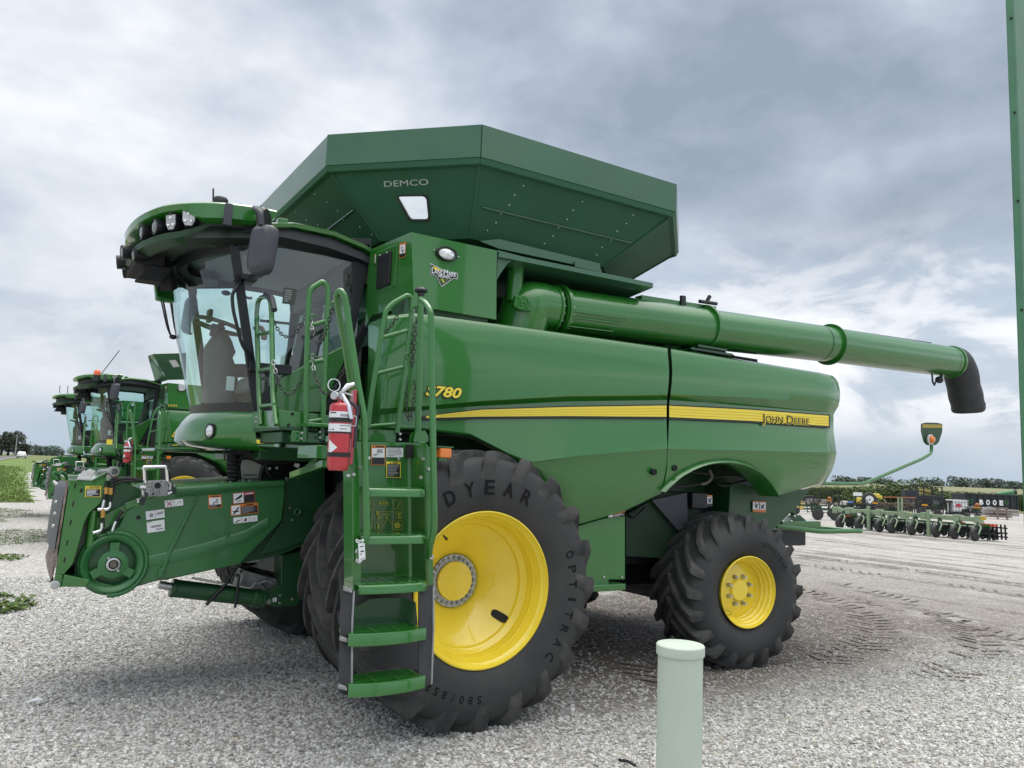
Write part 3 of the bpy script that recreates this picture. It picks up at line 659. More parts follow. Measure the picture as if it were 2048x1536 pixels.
# ---- flared bin top
UPX = [(-.865, -.695), (.14, -1.70), (2.375, -1.70), (3.39, -.685), (3.39, .68), (2.375, 1.695), (-.79, 1.695), (-.865, 1.62)]
up_ = [V((x, y, 4.76)) for x, y in UPX]; mid = [V((x, y, 4.475)) for x, y in UPX]
low = [V((x, y, 4.43)) for x, y in [(-.845, -.687), (.148, -1.68), (2.367, -1.68), (3.37, -.677), (3.37, .672), (2.367, 1.675), (-.782, 1.675), (-.845, 1.612)]]
ins = [V((x, y, 4.43)) for x, y in [(-.80, -.670), (.167, -1.637), (2.350, -1.637), (3.33, -.657), (3.33, .652), (2.350, 1.632), (-.765, 1.632), (-.80, 1.597)]]
bas = [V((x, y, 3.87)) for x, y in [(-.34, -.77), (.255, -1.365), (1.75, -1.365), (2.43, -.685), (2.43, .675), (1.78, 1.325), (-.265, 1.325), (-.34, 1.25)]]
mb = MB()
for i in range(8):
    j = (i + 1) % 8
    mb.poly([up_[i], up_[j], mid[j], mid[i]]); 
BN = mb.build('bin_extension', GREEN_BIN, HC, smooth=0, sol=.012)
mb = MB()
for i in range(8):
    j = (i + 1) % 8; mb.poly([mid[i], mid[j], low[j], low[i]]); mb.poly([low[i], low[j], ins[j], ins[i]])
mb.build('bin_lip', mat('bin_lip_green', (.046, .135, .075), .6, spec=.2), BN, smooth=0, sol=.006)
win = [(797, 394.5), (801.5, 393.2), (845, 392.6), (850, 394), (853.5, 399), (856.8, 432), (855, 437.2), (850, 438.2), (826, 438.0), (822, 436.5), (818, 432), (800, 400)]
mb = MB(); wpl = [PP(u, v, ins[0], ins[1], bas[1]) for u, v in win]
nB = (ins[1] - ins[0]).cross(bas[1] - ins[0]).normalized()
if nB.dot(CAM - ins[0]) < 0: nB = -nB
b0p = PP(766, 476, ins[0], ins[1], bas[1])
bq = [ins[0], ins[1], bas[1], bas[0] + nB * nB.dot(ins[0] - bas[0])]
mb.holed(bq, [wpl], -nB * .012)
for i in range(1, 8):
    j = (i + 1) % 8; a = [ins[i], ins[j], bas[j], bas[i]]
    mb.poly(a)
mb.poly(bas[::-1])
HP = mb.build('bin_hopper', GREEN_HOP, BN, smooth=0)
mb = MB()
for i in range(8): 
    a, b = ins[i], bas[i]; n = ((a - V((1.25, 0, a.z))).normalized()) * .008; mb.bar(a + n, b + n, .022, .008)
mb.each('bin_seam', GREEN_HOP, BN, smooth=0)
mb = MB(); wo = [p + (p - sum(wpl, V()) / len(wpl)).normalized() * .022 for p in wpl]
mb.holed([p + nB * .012 for p in wo], [[p + nB * .012 for p in wpl]], -nB * .008); mb.build('window_seal', BLK, BN, smooth=0)
mb = MB(); mb.poly([p - nB * .004 for p in wpl]); mb.build('window_pane', PANE, BN, smooth=0)
o = PP(769, 374, ins[0], ins[1], bas[1]) + nB * .003; e = PP(857.5, 369.5, ins[0], ins[1], bas[1]) + nB * .003; upv = PP(812, 350, ins[0], ins[1], bas[1]) - PP(812, 390, ins[0], ins[1], bas[1])
text('maker_lettering', 'DEMCO', o, e - o, upv, (PP(812, 359, ins[0], ins[1], bas[1]) - PP(812, 371, ins[0], ins[1], bas[1])).length, mat('silver_decal', (.42, .46, .44), .4), BN, width=(e - o).length, bold=.0)
# hopper bolts on the long side and front
mb = MB()
def onC(u, v): return PP(u, v, ins[1], ins[2], bas[2])
def onA(u, v): return PP(u, v, ins[7], ins[0], bas[0])
S = 900 / 2048
for (zx, zy) in ((1244, 322), (1203, 364), (1180, 409), (1141, 450), (1119, 490), (1080, 526), (1512, 394), (1470, 434), (1443, 475), (1403, 512), (1379, 552), (1340, 586), (1743, 455), (1712, 494), (1670, 530), (1643, 568), (1602, 603), (1577, 637)):
    mb.sphere(onC(500 + zx * S, 230 + zy * S), .0085, 5)
for (zx, zy) in ((295, 360), (350, 397), (400, 436), (210, 440), (257, 478), (425, 478), (501, 510), (555, 545), (310, 500)):
    mb.sphere(onA(500 + zx * S, 230 + zy * S), .0085, 5)
mb.each('hopper_bolt', STEEL, BN, smooth=60)
a, b = onC(500 + 1055 * S, 230 + 418 * S), onC(500 + 1730 * S, 230 + 580 * S); mb = MB(); nC = (ins[2] - ins[1]).cross(bas[2] - ins[1]).normalized(); nC = nC if nC.dot(CAM - a) > 0 else -nC
mb.bar(a + nC * .008, b + nC * .008, .012, .02, nC); a, b = onA(651, 465), onA(709, 421); mb.bar(a + V((-.008, 0, 0)), b + V((-.008, 0, 0)), .012, .02, (1, 0, 0)); mb.each('hopper_rail', GREEN_BIN, BN)
# ================================================================== CAB
def arc_plan(xs, ys, xc, n=16):
    """front plan curve from left corner (xs,-ys) over the nose (xc,0) to the right corner"""
    out = []
    for i in range(n + 1):
        t = -1 + 2 * i / n; y = t * ys; out.append((xc + (xs - xc) * abs(t) ** 2.2, y))
    return out
CW = .93
rows = []
for k in range(9):
    t = k / 8; z = 2.235 + (3.60 - 2.235) * t; bul = .03 * math.sin(math.pi * t)
    rows.append([V((x, y, z)) for x, y in arc_plan(-1.37 - .27 * t - bul, CW, -1.665 - .30 * t - bul)])
WS = MB().grid(rows).build('windshield', GLASS, HC, smooth=60, recalc=False)
mb = MB()
mb.grid([[p + V((-.006, 0, 0)) for p in rows[0]], [p + V((-.008, 0, .075)) for p in [V((x, y, 2.235)) for x, y in arc_plan(-1.385, CW + .003, -1.685)]]])
mb.grid([[V((x, y, 3.50)) for x, y in arc_plan(-1.635, CW + .004, -1.95)], [V((x, y, 3.70)) for x, y in arc_plan(-1.67, CW + .004, -2.0)]])
mb.each('glass_band', BLK, HC, smooth=60, recalc=False)
# side glazing, left and right, with blacked-out border
def side_glass(sgn):
    y = sgn * CW
    def q(u, v): p = PY(u, v, -CW); p.y = y; return p
    outer = [q(466, 486), q(735, 492), q(733, 520), q(716, 600), q(700, 690), q(556, 765), q(535, 800), q(514, 822)]
    mb = MB(); mb.poly(outer); g = mb.build('side_window', GLASS, HC, smooth=0, recalc=False)
    return q
qL = side_glass(-1); qR = side_glass(1)
def frame(sgn):
    mb = MB(); d = V((0, sgn * .03, 0))
    def q(u, v): p = PY(u, v, -CW); p.y = sgn * (CW - .012); return p
    mb.prism([q(458, 484), q(476, 484), q(524, 822), q(505, 822)], d)                       # front pillar
    mb.prism([q(700, 480), q(740, 490), q(737, 520), q(722, 600), q(703, 690), q(690, 695), q(700, 640), q(706, 560)], d)   # rear pillar
    mb.prism([q(458, 470), q(742, 478), q(742, 506), q(690, 502), q(620, 497), q(466, 494)], d)
    mb.prism([q(703, 690), q(729, 640), q(735, 660), q(665, 824), q(636, 824)], d)
    mb.prism([q(512, 800), q(540, 770), q(560, 824), q(508, 826)], d * .8)
    return mb.build('cab_pillar', BLK, HC, smooth=0, bevel=.006)
frame(-1); frame(1)
def lower_door(sgn):
    def q(u, v): p = PY(u, v, -CW); p.y = sgn * (CW + .01); return p
    mb = MB(); mb.prism([q(556, 757), q(620, 724), q(697, 686), q(703, 690), q(638, 826), q(553, 826), q(549, 790)], (0, sgn * .03, 0)); mb.build('door_panel', GREEN, HC, smooth=0, bevel=.012)
lower_door(-1); lower_door(1)
# rear wall, floor, liner
mb = MB(); mb.box(-.60, -.52, -CW, CW, 2.1, 2.86); mb.box(-.62, -.5, -CW, CW, 3.42, 3.75); mb.box(-1.34, -.5, -CW + .02, CW - .02, 2.08, 2.2); mb.box(-1.60, -1.34, -.55, .55, 2.08, 2.2)
mb.build('cab_shell', GREYC, HC, smooth=0)
mb = MB(); mb.poly([(-.56, -CW + .03, 2.86), (-.56, CW - .03, 2.86), (-.56, CW - .03, 3.42), (-.56, -CW + .03, 3.42)]); mb.build('rear_window', GLASS, HC, smooth=0)
rows = []
for k in range(5):
    t = k / 4; rows.append([V((x, y, 3.67 - .04 * t)) for x, y in arc_plan(-1.60 + .95 * t, CW - .03, -1.93 + 1.28 * t)])
MB().grid(rows).build('roof_liner', LINER, HC, smooth=60)
# sunshade band behind the windshield
MB().grid([[V((x, y, 3.58)) for x, y in arc_plan(-1.60, CW - .04, -1.91)], [V((x, y, 3.50)) for x, y in arc_plan(-1.585, CW - .04, -1.89)]]).build('sun_visor', GREYC, HC, smooth=60)
# steering column
def cp(u, v, y): return PY(u, v, y)
mb = MB(); y = -.28
col = [cp(440, 815, y), cp(442, 780, y), cp(440, 740, y), cp(436, 715, y), cp(440, 700, y), cp(442, 680, y), cp(443, 665, y)]
mb.tube(col, [.155, .15, .135, .12, .13, .09, .05], 16); mb.tube([cp(458, 705, y - .05), cp(464, 698, y - .05)], .04, 10)
SC = mb.build('steering_column', GREYC, HC, smooth=50)
c = cp(437, 652, y); mb = MB(); tilt = Matrix.Translation(c) @ Matrix.Rotation(.22, 4, 'Y'); s0 = len(mb.v)
mb.tube([V((.21 * math.cos(2 * math.pi * k / 32), .21 * math.sin(2 * math.pi * k / 32), 0)) for k in range(32)], .018, 10, closed=True)
for a in (0.4, 2.6, 4.7): mb.bar((0, 0, -.03), (.2 * math.cos(a), .2 * math.sin(a), 0), .05, .02)
mb.cyl((0, 0, -.10), (0, 0, .0), .05, .06, 14); mb.xf(tilt); mb.build('steering_wheel', BLK, SC, smooth=50)
mb = MB(); p = cp(461, 767, y - .16); mb.box(p.x - .035, p.x + .03, p.y - .004, p.y, p.z - .06, p.z + .06); mb.build('column_card', WDEC, SC, smooth=0)
# seat, armrest console, monitor
mb = MB(); mb.obox((-.98, .02, 2.56), (.25, 0, .02), (0, .26, 0), (-.01, 0, .07)); mb.obox((-.72, .02, 2.88), (.07, 0, .02), (0, .24, 0), (.05, 0, .32)); mb.box(-1.1, -.8, -.18, .22, 2.2, 2.5); mb.obox((-.66, .02, 3.26), (.05, 0, 0), (0, .14, 0), (.02, 0, .09)); mb.build('operator_seat', CLOTH, HC, bevel=.05, seg=4)
mb = MB(); mb.obox((-1.22, -.55, 2.46), (.20, 0, -.02), (0, .22, 0), (.03, 0, .08)); mb.build('instructor_seat', CLOTH, HC, bevel=.05, seg=4)
mb = MB(); mb.obox((-1.05, .42, 2.72), (.33, 0, .03), (0, .10, 0), (0, 0, .06)); mb.box(-1.02, -.75, .30, .52, 2.2, 2.68); mb.build('armrest_console', GREYC, HC, bevel=.03)
mb = MB(); mb.obox((-1.38, .62, 2.86), (.03, 0, .01), (0, .15, 0), (-.01, 0, .11)); mb.bar((-1.38, .62, 2.75), (-1.25, .52, 2.6), .03, .03); mb.build('monitor', BLK, HC, bevel=.01)
mb = MB(); mb.obox(cp(419, 632, .5), (.02, 0, 0), (0, .06, 0), (0, 0, .06)); mb.build('yield_display', GREY, HC, bevel=.01)
mb = MB(); mb.tube(smooth_path([cp(486, 575, -.5), cp(488, 590, -.5), cp(496, 596, -.5), cp(504, 596, -.5)], 4), .012, 8); mb.sphere(cp(452, 586, -.1), .03, 6, (1.4, 1, .8)); mb.build('coat_hook', GREY, HC)
mb = MB(); mb.tube(smooth_path([cp(507, 657, -.86), cp(521, 655, -.87), cp(528, 668, -.87), cp(527, 680, -.87)], 5), [.014] * 5 + [.02] * 5 + [.024] * 5 + [.01], 8); mb.build('gear_lever', BROWN, HC)
mb = MB(); mb.tube([cp(520, 641, -.5), cp(604, 650, -.5)], .012, 8); mb.build('window_rail', BLK, HC)
q = [PY(568, 575, -CW - .001), PY(594, 579, -CW - .001), PY(589, 610, -CW - .001), PY(564, 607, -CW - .001)]
decal('window_notice', *q, [mat('window_card', (.055, .075, .06), .6), GDEC], [(0, rc(0, 0, 1, 1))] + lines(6, .12, .8, .12, .9, 1, 4), HC, lift=.002)
for (u, v, a, b) in ((696, 606, 7, 9), (697, 622, 8, 12)):
    q = [PY(u - a, v - b / 2, -CW - .001), PY(u, v - b / 2, -CW - .001), PY(u, v + b / 2, -CW - .001), PY(u - a, v + b / 2, -CW - .001)]
    decal('window_notice', *q, [mat('cyan_card', (.35, .52, .52), .5), GDEC], [(0, rc(0, 0, 1, 1)), (1, rc(.1, .2, .9, .3))], HC, lift=.002)
# grab handle in front of the door pillar
hp = bend([PY(486, 562, -.97), PY(472, 575, -1.03), PY(464, 590, -1.04), PY(466, 620, -1.04), PY(484, 692, -1.03), PY(505, 716, -.96)], .06)
mb = MB(); mb.tube(hp, .014, 10); mb.build('grab_handle', BLK, HC, smooth=60)
mb = MB(); a = PY(485, 549, -.96); mb.box(a.x - .02, a.x + .10, -1.05, -.94, a.z - .05, a.z - .01); bolts(mb, [PY(u, v, -.97) for u, v in ((470, 556), (477, 548), (468, 563), (495, 713), (500, 713))], (0, -1, 0), .01, .01); a = PY(512, 730, -.97); mb.mset(0).box(a.x - .05, a.x + .28, -.99, -.94, a.z - .05, a.z + .02); mb.build('door_hinge', BLK, HC)

# ---- cab nose skirt with lamp
rows = []
for (z, xs, xc, w) in ((2.25, -1.33, -1.66, .95), (2.235, -1.345, -1.70, .965), (2.17, -1.365, -1.75, .98), (2.08, -1.375, -1.80, .985), (1.995, -1.36, -1.80, .985), (1.96, -1.34, -1.75, .98), (1.93, -1.25, -1.55, .95)):
    rows.append([V((x, y, z)) for x, y in arc_plan(xs, w, xc, 24)])
NS = MB().grid(rows).build('cab_nose', GREEN_P, HC, smooth=45)
mb = MB(); p = PY(457, 860, -.80); 
def nose_x(y, z): return -1.79 + .43 * (abs(y) / .985) ** 2.2
for yy in (-.62, .62):
    c = V((nose_x(yy, 2.05) - .005, yy, 2.075)); ax = V((-1, .42 * (1 if yy > 0 else -1), 0)).normalized()
    mb.mset(0).lathe([(.062, -.02), (.064, .012), (.05, .016)], c, ax, 24); mb.mset(1).lathe([(.05, .012), (.03, .022), (.001, .026)], c, ax, 24)
mb.each('nose_lamp', [BLK, LENS], NS, tol=.1, smooth=40)
mb = MB(); mb.box(-1.30, -.5, -.85, .85, 1.86, 1.97); mb.build('cab_floor', GREEN_D, HC, bevel=.01)
mb = MB(); a = PX(330, 886, -1.62)
mb.box(-1.95, -1.2, .1, .95, 1.905, 1.93); mb.build('service_platform', GREEN, HC, bevel=.006)

# ---- roof
rows = []
top = [(-1.55, 3.80), (-1.25, 3.865), (-.9, 3.86), (-.62, 3.80), (-.50, 3.74)]
ny = 13
for (x, zc) in top:
    r = []
    for i in range(ny):
        t = -1 + 2 * i / (ny - 1); r.append(V((x + .05 * t * t, t * 1.0, zc + .03 - .085 * abs(t) ** 3)))
    rows.append(r)
mb = MB().grid(rows)
el_, er_ = [r[0] for r in rows], [r[-1] for r in rows]
for e, s in ((el_, -1), (er_, 1)):
    mb.grid([e, [p + V((0, s * .03, -.015)) for p in e], [p + V((0, s * .02, -.045)) for p in e], [p + V((0, -s * .05, -.05)) for p in e]])
mb.grid([rows[-1], [p + V((.03, 0, -.03)) for p in rows[-1]], [p + V((-.02, 0, -.10)) for p in rows[-1]]])
RF = mb.build('cab_roof', GREEN_P, HC, smooth=50)
mb = MB()   # black eave
mb.grid([[V((x, -.985, z - .045)) for x, z in ((-1.55, 3.76), (-1.25, 3.80), (-.9, 3.79), (-.62, 3.73), (-.50, 3.69))], [V((x, -1.0, z - .09)) for x, z in ((-1.60, 3.74), (-1.25, 3.76), (-.9, 3.745), (-.62, 3.70), (-.49, 3.66))], [V((x, -.94, z)) for x, z in ((-1.66, 3.585), (-1.25, 3.60), (-.9, 3.60), (-.62, 3.585), (-.48, 3.57))]])
mb.grid([[V((x, .985, z - .045)) for x, z in ((-1.55, 3.76), (-1.25, 3.80), (-.9, 3.79), (-.62, 3.73), (-.50, 3.69))], [V((x, .94, z)) for x, z in ((-1.66, 3.585), (-1.25, 3.60), (-.9, 3.60), (-.62, 3.585), (-.48, 3.57))]])
mb.each('roof_eave', BLK, RF, smooth=50)
# visor: swept around the front; section = (outward offset, z)
plan = []
PLX = [(-1.36, -1.06), (-1.52, -1.085), (-1.74, -1.065), (-1.95, -.98), (-2.13, -.82), (-2.24, -.60), (-2.305, -.34), (-2.33, 0)]
PLX = PLX + [(x, -y) for x, y in PLX[::-1][1:]]
pts = smooth_path([V((x, y, 0)) for x, y in PLX], 4)
def sst(x, a, b):
    t = min(1, max(0, (x - a) / (b - a))); return t * t * (3 - 2 * t)
def sweep(sec, i0=0, i1=None, zoff=lambda i: 0):
    rows = []
    i1 = len(pts) if i1 is None else i1
    for i in range(i0, i1):
        a = pts[max(i - 1, 0)]; b = pts[min(i + 1, len(pts) - 1)]; t = (b - a).normalized(); n = V((t.y, -t.x, 0)); n = -n if n.dot(pts[i] - V((-1.0, 0, 0))) < 0 else n
        s = sec(i) if callable(sec) else sec
        rows.append([pts[i] + n * o + V((0, 0, z)) for o, z in s])
    return rows
NPT = len(pts)
def sec_top(i):
    f = abs(i - (NPT - 1) / 2) / ((NPT - 1) / 2)      # 0 front .. 1 ends
    d = -.10 * (1 - f) ** 1.2; tp = min(1, (1 - f) * 5 + .25)
    h = (.105 + .03 * (1 - f)) * (.35 + .65 * min(1, tp))
    h = h * (.42 + .62 * sst(f, .50, .60))
    return [(-.50, 3.875 + d * .2), (-.22, 3.895 + d * .55), (-.06, 3.88 + d), (0, 3.86 + d), (.012, 3.845 + d), (.0, 3.855 + d - h), (-.02, 3.845 + d - h), (-.13, 3.835 + d - h)]
VS = MB().grid(sweep(sec_top)).build('roof_visor', GREEN_P, RF, smooth=40)
def sec_low(i):
    f = abs(i - (NPT - 1) / 2) / ((NPT - 1) / 2); d = -.10 * (1 - f) ** 1.2; k = min(1, (1 - f) * 3)
    return [(-.10, 3.75 + d), (-.11, 3.70 + d), (-.07, 3.665 + d - .03 * k), (-.06, 3.64 + d - .05 * k), (-.12, 3.60 + d - .05 * k), (-.34, 3.56 + d * .3), (-.52, 3.58)]
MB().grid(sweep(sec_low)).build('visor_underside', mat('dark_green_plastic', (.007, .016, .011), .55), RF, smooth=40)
MB().grid(sweep(lambda i: [(-.12, 3.83 + -.10 * (1 - abs(i - (NPT - 1) / 2) / ((NPT - 1) / 2)) ** 1.2 - .02), (-.15, 3.64 + -.10 * (1 - abs(i - (NPT - 1) / 2) / ((NPT - 1) / 2)) ** 1.2)])).build('lamp_recess', BLKM, RF, smooth=60)
# lower jaw under lamps, green
def sec_jaw(i):
    f = abs(i - (NPT - 1) / 2) / ((NPT - 1) / 2); d = -.10 * (1 - f) ** 1.2; k = max(0, min(1, (1 - f) * 2.2 - .5))
    k = 1 - sst(f, .48, .66); e = .07 * (1 - k)
    return [(-.13, 3.668 + d - .02 * k + e), (-.015 - .10 * (1 - k), 3.665 + d - .03 * k + e), (-.02 - .10 * (1 - k), 3.635 + d - .05 * k + e), (-.10, 3.60 + d - .05 * k + e)]
MB().grid(sweep(sec_jaw)).build('visor_lip', mat('visor_lip_green', (.010, .045, .014), .45), RF, smooth=40)
mb = MB()
for s in (-1, 1):
    mb.prism([V((-1.70, s * 1.09, 3.83)), V((-1.755, s * 1.085, 3.83)), V((-1.76, s * 1.085, 3.66)), V((-1.70, s * 1.09, 3.66))], (0, s * -.05, 0))
mb.each('visor_strap', GREY, RF, smooth=0)
# lamps in the recess
def sq_lamp(c, ax, w=.052, h=.062):
    ax = V(ax).normalized(); sd = V((0, 0, 1)).cross(ax).normalized(); upv = ax.cross(sd); c = V(c); mb = MB()
    pl = [(-1, 1), (1, 1), (1, -.35), (.55, -1), (-.55, -1), (-1, -.35)]
    mb.mset(0).prism([c + sd * a * w + upv * b * h for a, b in pl], -ax * .06)
    mb.mset(1).prism([c + ax * .006 + sd * a * w * .9 + upv * b * h * .9 for a, b in pl], -ax * .004)
    for a, b in ((0, .5), (-.45, -.4), (.45, -.4)): mb.mset(2).sphere(c + ax * .008 + sd * a * w + upv * b * h, .014, 6)
    mb.mset(0).tube([c + upv * h, c + upv * (h + .04)], .015, 6)
    mb.build('work_lamp', [BLK, STEEL, CHROME], RF, smooth=40)
def can_lamp(c, ax, r=.062, l=.10):
    ax = V(ax).normalized(); c = V(c); mb = MB(); mb.lathe([(r * .7, -l), (r, -l * .6), (r, 0), (r * .86, .004)], c, ax, 22); mb.mset(1).lathe([(r * .86, -.004), (r * .5, .004), (.001, .008)], c, ax, 22); mb.build('work_lamp', [BLK, DLENS], RF, smooth=40)
for s in (-1, 1):
    sq_lamp((-1.985, s * .925, 3.700), (-.55, s * .9, -.12)); sq_lamp((-2.095, s * .82, 3.672), (-.8, s * .6, -.12)); can_lamp((-2.20, s * .70, 3.645), (-1, s * .3, -.1)); can_lamp((-2.27, s * .50, 3.635), (-1, s * .15, -.1))
    can_lamp((-2.37, s * .20, 3.52), (-1, s * .1, -.15), .06, .16); can_lamp((-2.30, s * .36, 3.47), (-1, s * .2, -.2), .05, .14)
mb = MB(); mb.box(-2.28, -2.05, -.34, .34, 3.42, 3.56); mb.obox((-2.12, -.25, 3.36), (.10, 0, 0), (0, .10, 0), (.04, 0, .07)); mb.bar((-2.05, -.2, 3.5), (-1.97, -.1, 3.28), .12, .10); mb.build('visor_bracket', mats_ := BLKM, RF, bevel=.02)
mb = MB(); mb.bar((-2.0, .25, 3.5), (-1.97, .12, 3.22), .16, .06); mb.build('visor_post', GREEN_P, RF, bevel=.02)
# aerial, receiver puck, small roof parts
mb = MB(); a = PY(427.5, 404, -.55); b = PY(426.5, 377, -.55); mb.tube([a - V((0, 0, .06)), b], .007, 6); mb.build('aerial', BLK, RF)
mb = MB(); a = PY(441, 405, -.55); mb.lathe([(.001, .05), (.05, .05), (.062, .03), (.062, .0), (.04, -.02)], a - V((0, 0, .01)), (0, 0, 1), 14); mb.cyl(a - V((0, 0, .08)), a, .03, n=8); mb.build('roof_receiver', BLK, RF)
mb = MB(); a = PY(570, 446, -.96); mb.box(a.x - .06, a.x + .02, -.98, -.9, a.z - .03, a.z + .03); mb.box(a.x + .1, a.x + .16, -.98, -.9, a.z - .04, a.z + .015); mb.build('roof_clip', GREEN, RF, bevel=.005)
# wiper arm at the far side of the nose
mb = MB(); p = [PY(317, 520, .1), PY(316, 555, .12), PY(327, 605, .15), PY(338, 660, .18), PY(344, 672, .2)]; mb.tube(smooth_path(p, 4), .008, 6); p = [PY(313, 560, .12), PY(322, 600, .12), PY(333, 650, .15), PY(341, 671, .2)]; mb.tube(smooth_path(p, 4), .006, 6); mb.sphere(PY(346, 674, .2), .022, 6, (1.5, 1, 1)); mb.tube([PY(333, 530, .1), PY(335, 560, .2), PY(349, 650, .55), PY(368, 740, .62)], .011, 6); mb.tube([PY(326, 495, 0), PY(319, 515, .05), PY(317, 540, .1)], .02, 6)
mb.build('wiper', BLK, RF)

# ---- mirrors
def mirror(c, yaw, arm, parent=HC):
    mb = MB(); Mx = Matrix.Translation(c) @ Matrix.Rotation(yaw, 4, 'Z') @ Matrix.Rotation(.08, 4, 'Y')
    sec = [(-.045, .098, .178), (-.040, .108, .188), (0, .112, .192), (.04, .102, .182), (.06, .07, .145)]
    rows = []
    for (x, hw, hh) in sec:
        r = []
        for k in range(33):
            a = 2 * math.pi * k / 32; ca, sa = math.cos(a), math.sin(a); e = .42
            r.append(Mx @ V((-x, (abs(ca) ** e) * (1 if ca > 0 else -1) * hw * (1 - .10 * (sa < 0) * abs(sa)), (abs(sa) ** e) * (1 if sa > 0 else -1) * hh)))
        rows.append(r)
    mb.grid(rows); mb.poly(rows[-1][:-1]); 
    a = mb.build('mirror', GREY, parent, smooth=50)
    g = MB(); g.poly(rows[0][:-1]); g.build('mirror_glass', mat('mirror_face', (.55, .58, .6), .05, metal=1.0), a, smooth=0)
    b = MB(); b.tube(arm, .022, 10); b.build('mirror_arm', GREY, a, smooth=60)
mc = PY(524.5, 500, -1.42)
mirror(mc, .55, bend([V((-1.42, -1.05, 3.84)), PY(505, 415, -1.25), PY(521, 424, -1.42), PY(523, 450, -1.42)], .08))
mb = MB(); p = PY(528, 437, -1.30); mb.lathe([(.001, -.03), (.085, -.025), (.09, .01), (.07, .03), (.001, .035)], p, (.75, -.66, .1), 22); mb.tube([PY(505, 549, -1.05), PY(520, 553, -1.35), PY(526, 548, -1.42)], .012, 7); mb.build('mirror_lamp', BLK, HC)
mirror(PY(380, 632, 1.30), -.35, bend([V((-1.42, 1.05, 3.84)), V((-1.60, 1.25, 3.80)), PY(390, 590, 1.30)], .08))

# ================================================================== PLATFORM, RAILS
mb = MB()
XP = -1.385
mb.box(XP, -.50, -1.70, -.96, 2.075, 2.105)
mb.build('platform_floor', GREEN_D, HC, bevel=.004)
mb = MB(); mb.prism([V((XP, -1.69, 2.09)), V((XP, -1.69, 2.215)), V((XP, -.62, 2.255)), V((XP, -.62, 2.11))], (-.008, 0, 0)); mb.prism([V((XP - .008, -1.69, 2.09)), V((-.70, -1.69, 2.075)), V((-.70, -1.69, 2.19)), V((XP - .008, -1.69, 2.215))], (0, -.008, 0)); KP = mb.build('kick_plate', GREEN, HC, bevel=.003)
mb = MB(); 
for (u, v) in ((585, 828), (577, 850), (716, 838)): p = PY(u, v, -1.70); mb.cyl(p, p + V((0, -.003, 0)), .012, n=8)
mb.each('plate_hole', BLKM, KP)
# front hoop rail in plane x = XP-.02
xr = XP - .025
P_ = lambda u, v: PX(u, v, xr)
hoop = bend([P_(522, 850), P_(518, 790), P_(513, 625), P_(516, 602), P_(524, 594), P_(535, 594), P_(541, 602), P_(543, 622), P_(546, 790), P_(553, 850)], .05)
mb = MB(); mb.tube(hoop, .019, 10)
for a, b in (((513, 669), (544, 664)), ((516, 741), (546, 736)), ((520, 812), (550, 809))): mb.tube([P_(*a), P_(*b)], .015, 8)
HR = mb.build('hoop_rail', GREEN, HC, smooth=60)
mb = MB(); g = [P_(530, 594), P_(537, 596), P_(543, 604), P_(547, 624)]; mb.tube(smooth_path([p + V((0, -.018, .012)) for p in g], 4), .024, 8); mb.build('grip_pad', GREY, HR)
mb = MB(); bolts(mb, [PX(u, v, XP - .01) for u, v in ((515, 835), (515, 843), (547, 832), (547, 841))], (-1, 0, 0), .011, .02); mb.each('rail_bolt', STEEL, HR)
# second rail on a bracket in plane y=-1.72
yb = -1.735
Q_ = lambda u, v, y=yb: PY(u, v, y)
mb = MB(); a, b = PY(584, 861, -1.71), PY(640, 887, -1.71); mb.box(a.x, b.x, -1.71, -1.69, b.z, a.z); mb.box(a.x + .01, b.x, -1.70, -1.2, b.z + .02, a.z - .02); BR = mb.build('rail_bracket', GREEN, HC, bevel=.006)
rail = bend([Q_(609, 884), Q_(612, 850), Q_(613, 740), Q_(617, 600), Q_(620, 578), Q_(646, 562), Q_(656, 575), Q_(655, 610), Q_(650, 720), Q_(645, 880)], .05)
mb = MB(); mb.tube(rail, .020, 10)
for a, b in (((614, 654), (653, 641)), ((613, 727), (650, 719)), ((610, 845), (645, 839))): mb.tube([Q_(*a), Q_(*b)], .016, 8)
GR = mb.build('gate_rail', GREEN, HC, smooth=60)
mb = MB(); bolts(mb, [Q_(u, v, yb - .02) for u, v in ((603, 866), (602, 877), (639, 864), (639, 875))], (0, -1, 0), .011, .016); mb.each('rail_bolt', STEEL, GR)
# rear inclined rail
yc = -1.90
C_ = lambda u, v: PY(u, v, yc)
rr = bend([C_(736, 856), C_(742, 800), C_(764, 660), C_(771, 622), C_(786, 606), C_(815, 590), C_(825, 596), C_(824, 616), C_(806, 780), C_(794, 866)], .05)
mb = MB(); mb.tube(rr, .020, 10)
for a, b in (((762, 676), (814, 661)), ((751, 748), (805, 734)), ((735, 853), (790, 848))): mb.tube([C_(*a), C_(*b)], .016, 8)
RR = mb.build('platform_rail', GREEN, HC, smooth=60)
mb = MB(); bolts(mb, [C_(u, v) + V((0, -.02, 0)) for u, v in ((797, 868), (797, 879), (707, 846), (706, 868))], (0, -1, 0), .011, .016); mb.each('rail_bolt', STEEL, RR)
mb = MB(); a, b = PY(733, 857, -1.89), PY(792, 886, -1.89); mb.box(a.x - .05, b.x, -1.89, -1.0, b.z, a.z); mb.box(a.x - .42, b.x - .2, -1.85, -1.69, a.z - .01, a.z + .02); mb.build('platform_beam', GREEN, HC, bevel=.008)
mb = MB(); mb.box(-.95, -.35, -1.75, -1.05, 1.84, 1.96); mb.box(-1.34, -.95, -1.6, -1.0, 1.99, 2.07); mb.build('platform_frame', GREEN_D, HC, bevel=.006)
